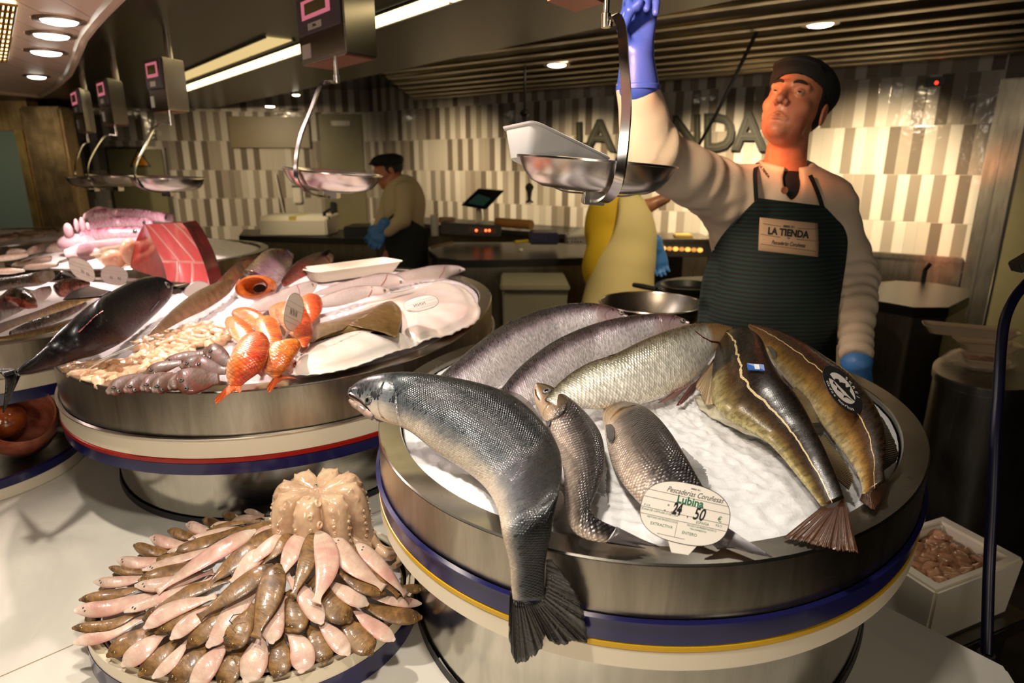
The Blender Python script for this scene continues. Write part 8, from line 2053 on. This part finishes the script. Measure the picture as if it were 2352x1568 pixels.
# small fish lining the farthest rim
sf = [mesh('small_fish', [Vector((v[0]*3.0, v[1]*1.1, v[2]*1.6)) for v in lump(40+k)[0]], lump(40+k)[1], wh_m) for k in range(2)]
for m_ in sf: 
    uvl = m_.uv_layers.new(name='uv'); u2_ = m_.uv_layers.new(name='nrm')
    for l in m_.loops:
        co = m_.vertices[l.vertex_index].co; uvl.data[l.index].uv = (co.x, co.y); u2_.data[l.index].uv = (co.x/.12+.5, co.z/.03+.5)
rg_ = random.Random(5)
for k in range(26):
    x = -10+k*7.2; p = PZ(x, 548-k*.9+rg_.uniform(-5, 5), 1.11); o = bpy.data.objects.new('small_fish', sf[k % 2]); C.objects.link(o); o.location = V3(p); o.rotation_euler = (rg_.uniform(-.3, .3), 0, rg_.uniform(-.8, .8)); 
    tag(o, 'small pale fish lining the rim of the farthest left drum', 'fish', 'small fish along the farthest drum rim')
# low plate at the bottom left with a cut octopus mantle
p0 = PZ(157, 1030, .79); PLo = circ_o(p0[0]-.245, p0[1]-.02, .25)
pl2 = thing('fish_platter', 'low round platter with navy and cream rim cut off by the left edge', 'platter', (p0[0]-.245, p0[1]-.02, ZC))
ringmesh('navy_rim', [(offs(PLo, -.012), .780), (offs(PLo, -.008), .79), (PLo, .788), (PLo, .768)], M['navy_band'], parent=pl2)
ringmesh('cream_band', [(offs(PLo, .001), .7678), (offs(PLo, .001), ZC+.001)], M['cream_band'], close_bottom=True, parent=pl2)
ringmesh('tray_floor', [(offs(PLo, -.0125), .786), (offs(PLo, -.02), .776)], M['steel_dark'], close_top=True, parent=pl2)
oc2 = thing('octopus', 'brown orange octopus mantle rolled open on the left-edge platter', 'octopus', PZ(60, 1040, .79))
pc2 = PZ(42, 1040, .80); cv = Vector(V3(pc2))+Vector((0, .02, .065))
Mo = Matrix.Translation(cv) @ Matrix.Rotation(math.radians(38), 4, 'Y') @ Matrix.Rotation(math.radians(28), 4, 'X')
rr0 = .078
mo_ = MB().lathe([(.0, -.075), (rr0*.6, -.07), (rr0*.95, -.03), (rr0*1.05, .02), (rr0*1.0, .055), (rr0*.96, .062), (rr0*.90, .055), (rr0*.92, .0), (rr0*.7, -.05), (0, -.058)], seg=48, M=Mo)
m_ = mo_.me('mantle', wetmat('octo_brown', srgb(196, 120, 96), srgb(150, 78, 58), 18, .22, .3, .2, .8, c3=srgb(110, 50, 30)), 'auto')
for v in m_.vertices: v.co += Vector((1, 1, .4))*.010*noise.noise(v.co*9)
obj('mantle', m_, oc2)
ins = MB().ball(pc2+np.array([-.035, .01, .085]), (.058, .045, .042), 24, 14); m_ = ins.me('inner_flesh', wetmat('octo_orange', srgb(186, 96, 40), srgb(120, 52, 22), 24, .15, .2, .3, 1), 'auto')
for v in m_.vertices: v.co += Vector((1, 1, 1))*.010*noise.noise(v.co*16)
obj('inner_flesh', m_, oc2)
# ---------- light ----------
sc = bpy.context.scene
w = bpy.data.worlds.new('world'); sc.world = w; w.use_nodes = True
w.node_tree.nodes['Background'].inputs[0].default_value = (1.0, .78, .52, 1); w.node_tree.nodes['Background'].inputs[1].default_value = .12
def spot(loc, target, power, col=(1, .86, .68), angle=60, blend=.5, size=.03):
    l = bpy.data.lights.new('spot', 'SPOT'); l.energy = power; l.color = col; l.spot_size = math.radians(angle); l.spot_blend = blend; l.shadow_soft_size = size
    o = bpy.data.objects.new('spot', l); C.objects.link(o); o.location = loc
    o.rotation_euler = (Vector(target)-Vector(loc)).to_track_quat('-Z', 'Y').to_euler(); return o
def area(loc, target, power, size, col=(1, .86, .68), sy=None):
    l = bpy.data.lights.new('area', 'AREA'); l.energy = power; l.color = col; l.size = size
    if sy: l.shape = 'RECTANGLE'; l.size_y = sy
    o = bpy.data.objects.new('area', l); C.objects.link(o); o.location = loc
    o.rotation_euler = (Vector(target)-Vector(loc)).to_track_quat('-Z', 'Y').to_euler(); return o
WH = (1, .90, .78); PK = (1, .80, .74); WM = (1, .74, .42)
spot((-.30, 1.15, 2.03), (.15, 1.0, 1.08), 16, WH, 75, .6, .025)
spot((.55, 1.35, 2.03), (.35, 1.05, 1.08), 14, WH, 80, .6, .025)
spot((-.82, 1.02, 2.03), (-.50, .8, ZC), 48, WH, 80, .7, .025)
spot((-.15, .35, 2.03), (-.2, .8, ZC), 44, WH, 90, .8, .05)
spot((-1.1, 2.1, 2.03), (-.6, 1.75, 1.1), 70, PK, 75, .6, .025)
spot((-.25, 1.4, 2.03), (-.6, 1.9, 1.1), 44, PK, 70, .6, .025)
spot((-.5, 2.3, 2.03), (-.2, 2.2, 1.1), 30, PK, 80, .6, .025)
spot((-1.7, 2.4, 1.90), (-1.5, 2.6, 1.1), 70, PK, 95, .6, .03)
spot((-2.4, 2.0, 1.90), (-1.6, 1.9, 1.1), 30, PK, 80, .6, .03)
spot((-.45, 1.3, 2.03), (-.78, 2.2, 1.18), 16, PK, 30, .8, .03)  # spot added to brighten the tuna loin
spot((-1.6, 4.5, 2.03), (-1.45, 5.1, 1.0), 30, (1, .82, .55), 60, .9, .04)  # spot added to brighten the foam box at the back
# added warm side spots, standing in for red display light on the fishmonger
spot((-.42, .75, 1.96), (.74, 1.8, 1.66), 460, (1, .25, .06), 15, .8, .05)
spot((-.2, 1.0, 2.0), (.50, 1.72, 1.48), 80, (1, .72, .50), 55, .8, .05)
# unseen spots added over the back counters to wash the lower tiles
for x, y, tx, ty, e in ((1.15, 4.2, 1.55, 4.95, 165), (2.0, 3.5, 2.35, 4.4, 190), (.2, 4.8, .6, 5.6, 115), (-.8, 5.3, -.6, 6.5, 115), (-2.6, 5.2, -2.7, 6.9, 140), (-4.6, 4.6, -4.8, 6.1, 110), (2.9, 2.9, 3.3, 3.7, 26), (1.2, 3.1, 1.3, 3.8, 18)):
    spot((x, y, 2.03), (tx, ty, .95), e, (1, .76, .46), 92, 1.0, .04)
spot((.75, 2.55, 2.03), (.55, 3.3, 1.15), 30, (1, .80, .50), 60, .8, .04)  # spot added to brighten the yellow-shirted worker
area((-.6, -1.2, 1.9), (-.3, 1.5, .8), 26, .5, (1, .84, .66), 1.6)  # this fill and the next added behind the camera to brighten the steel
area((1.4, -1.6, 1.9), (.3, 1.5, .8), 12, .4, (1, .84, .66), 1.6)
sc.view_settings.view_transform = 'Standard'; sc.view_settings.look = 'None'; sc.view_settings.gamma = 1; sc.view_settings.use_curve_mapping = False
sc.view_settings.exposure = 0.0
sc.cycles.use_denoising = True; sc.cycles.use_adaptive_sampling = True; sc.cycles.adaptive_threshold = .025
sc.cycles.max_bounces = 6; sc.cycles.diffuse_bounces = 3; sc.cycles.glossy_bounces = 4; sc.cycles.transmission_bounces = 4; sc.cycles.sample_clamp_indirect = 4
sc.cycles.caustics_reflective = False; sc.cycles.caustics_refractive = False
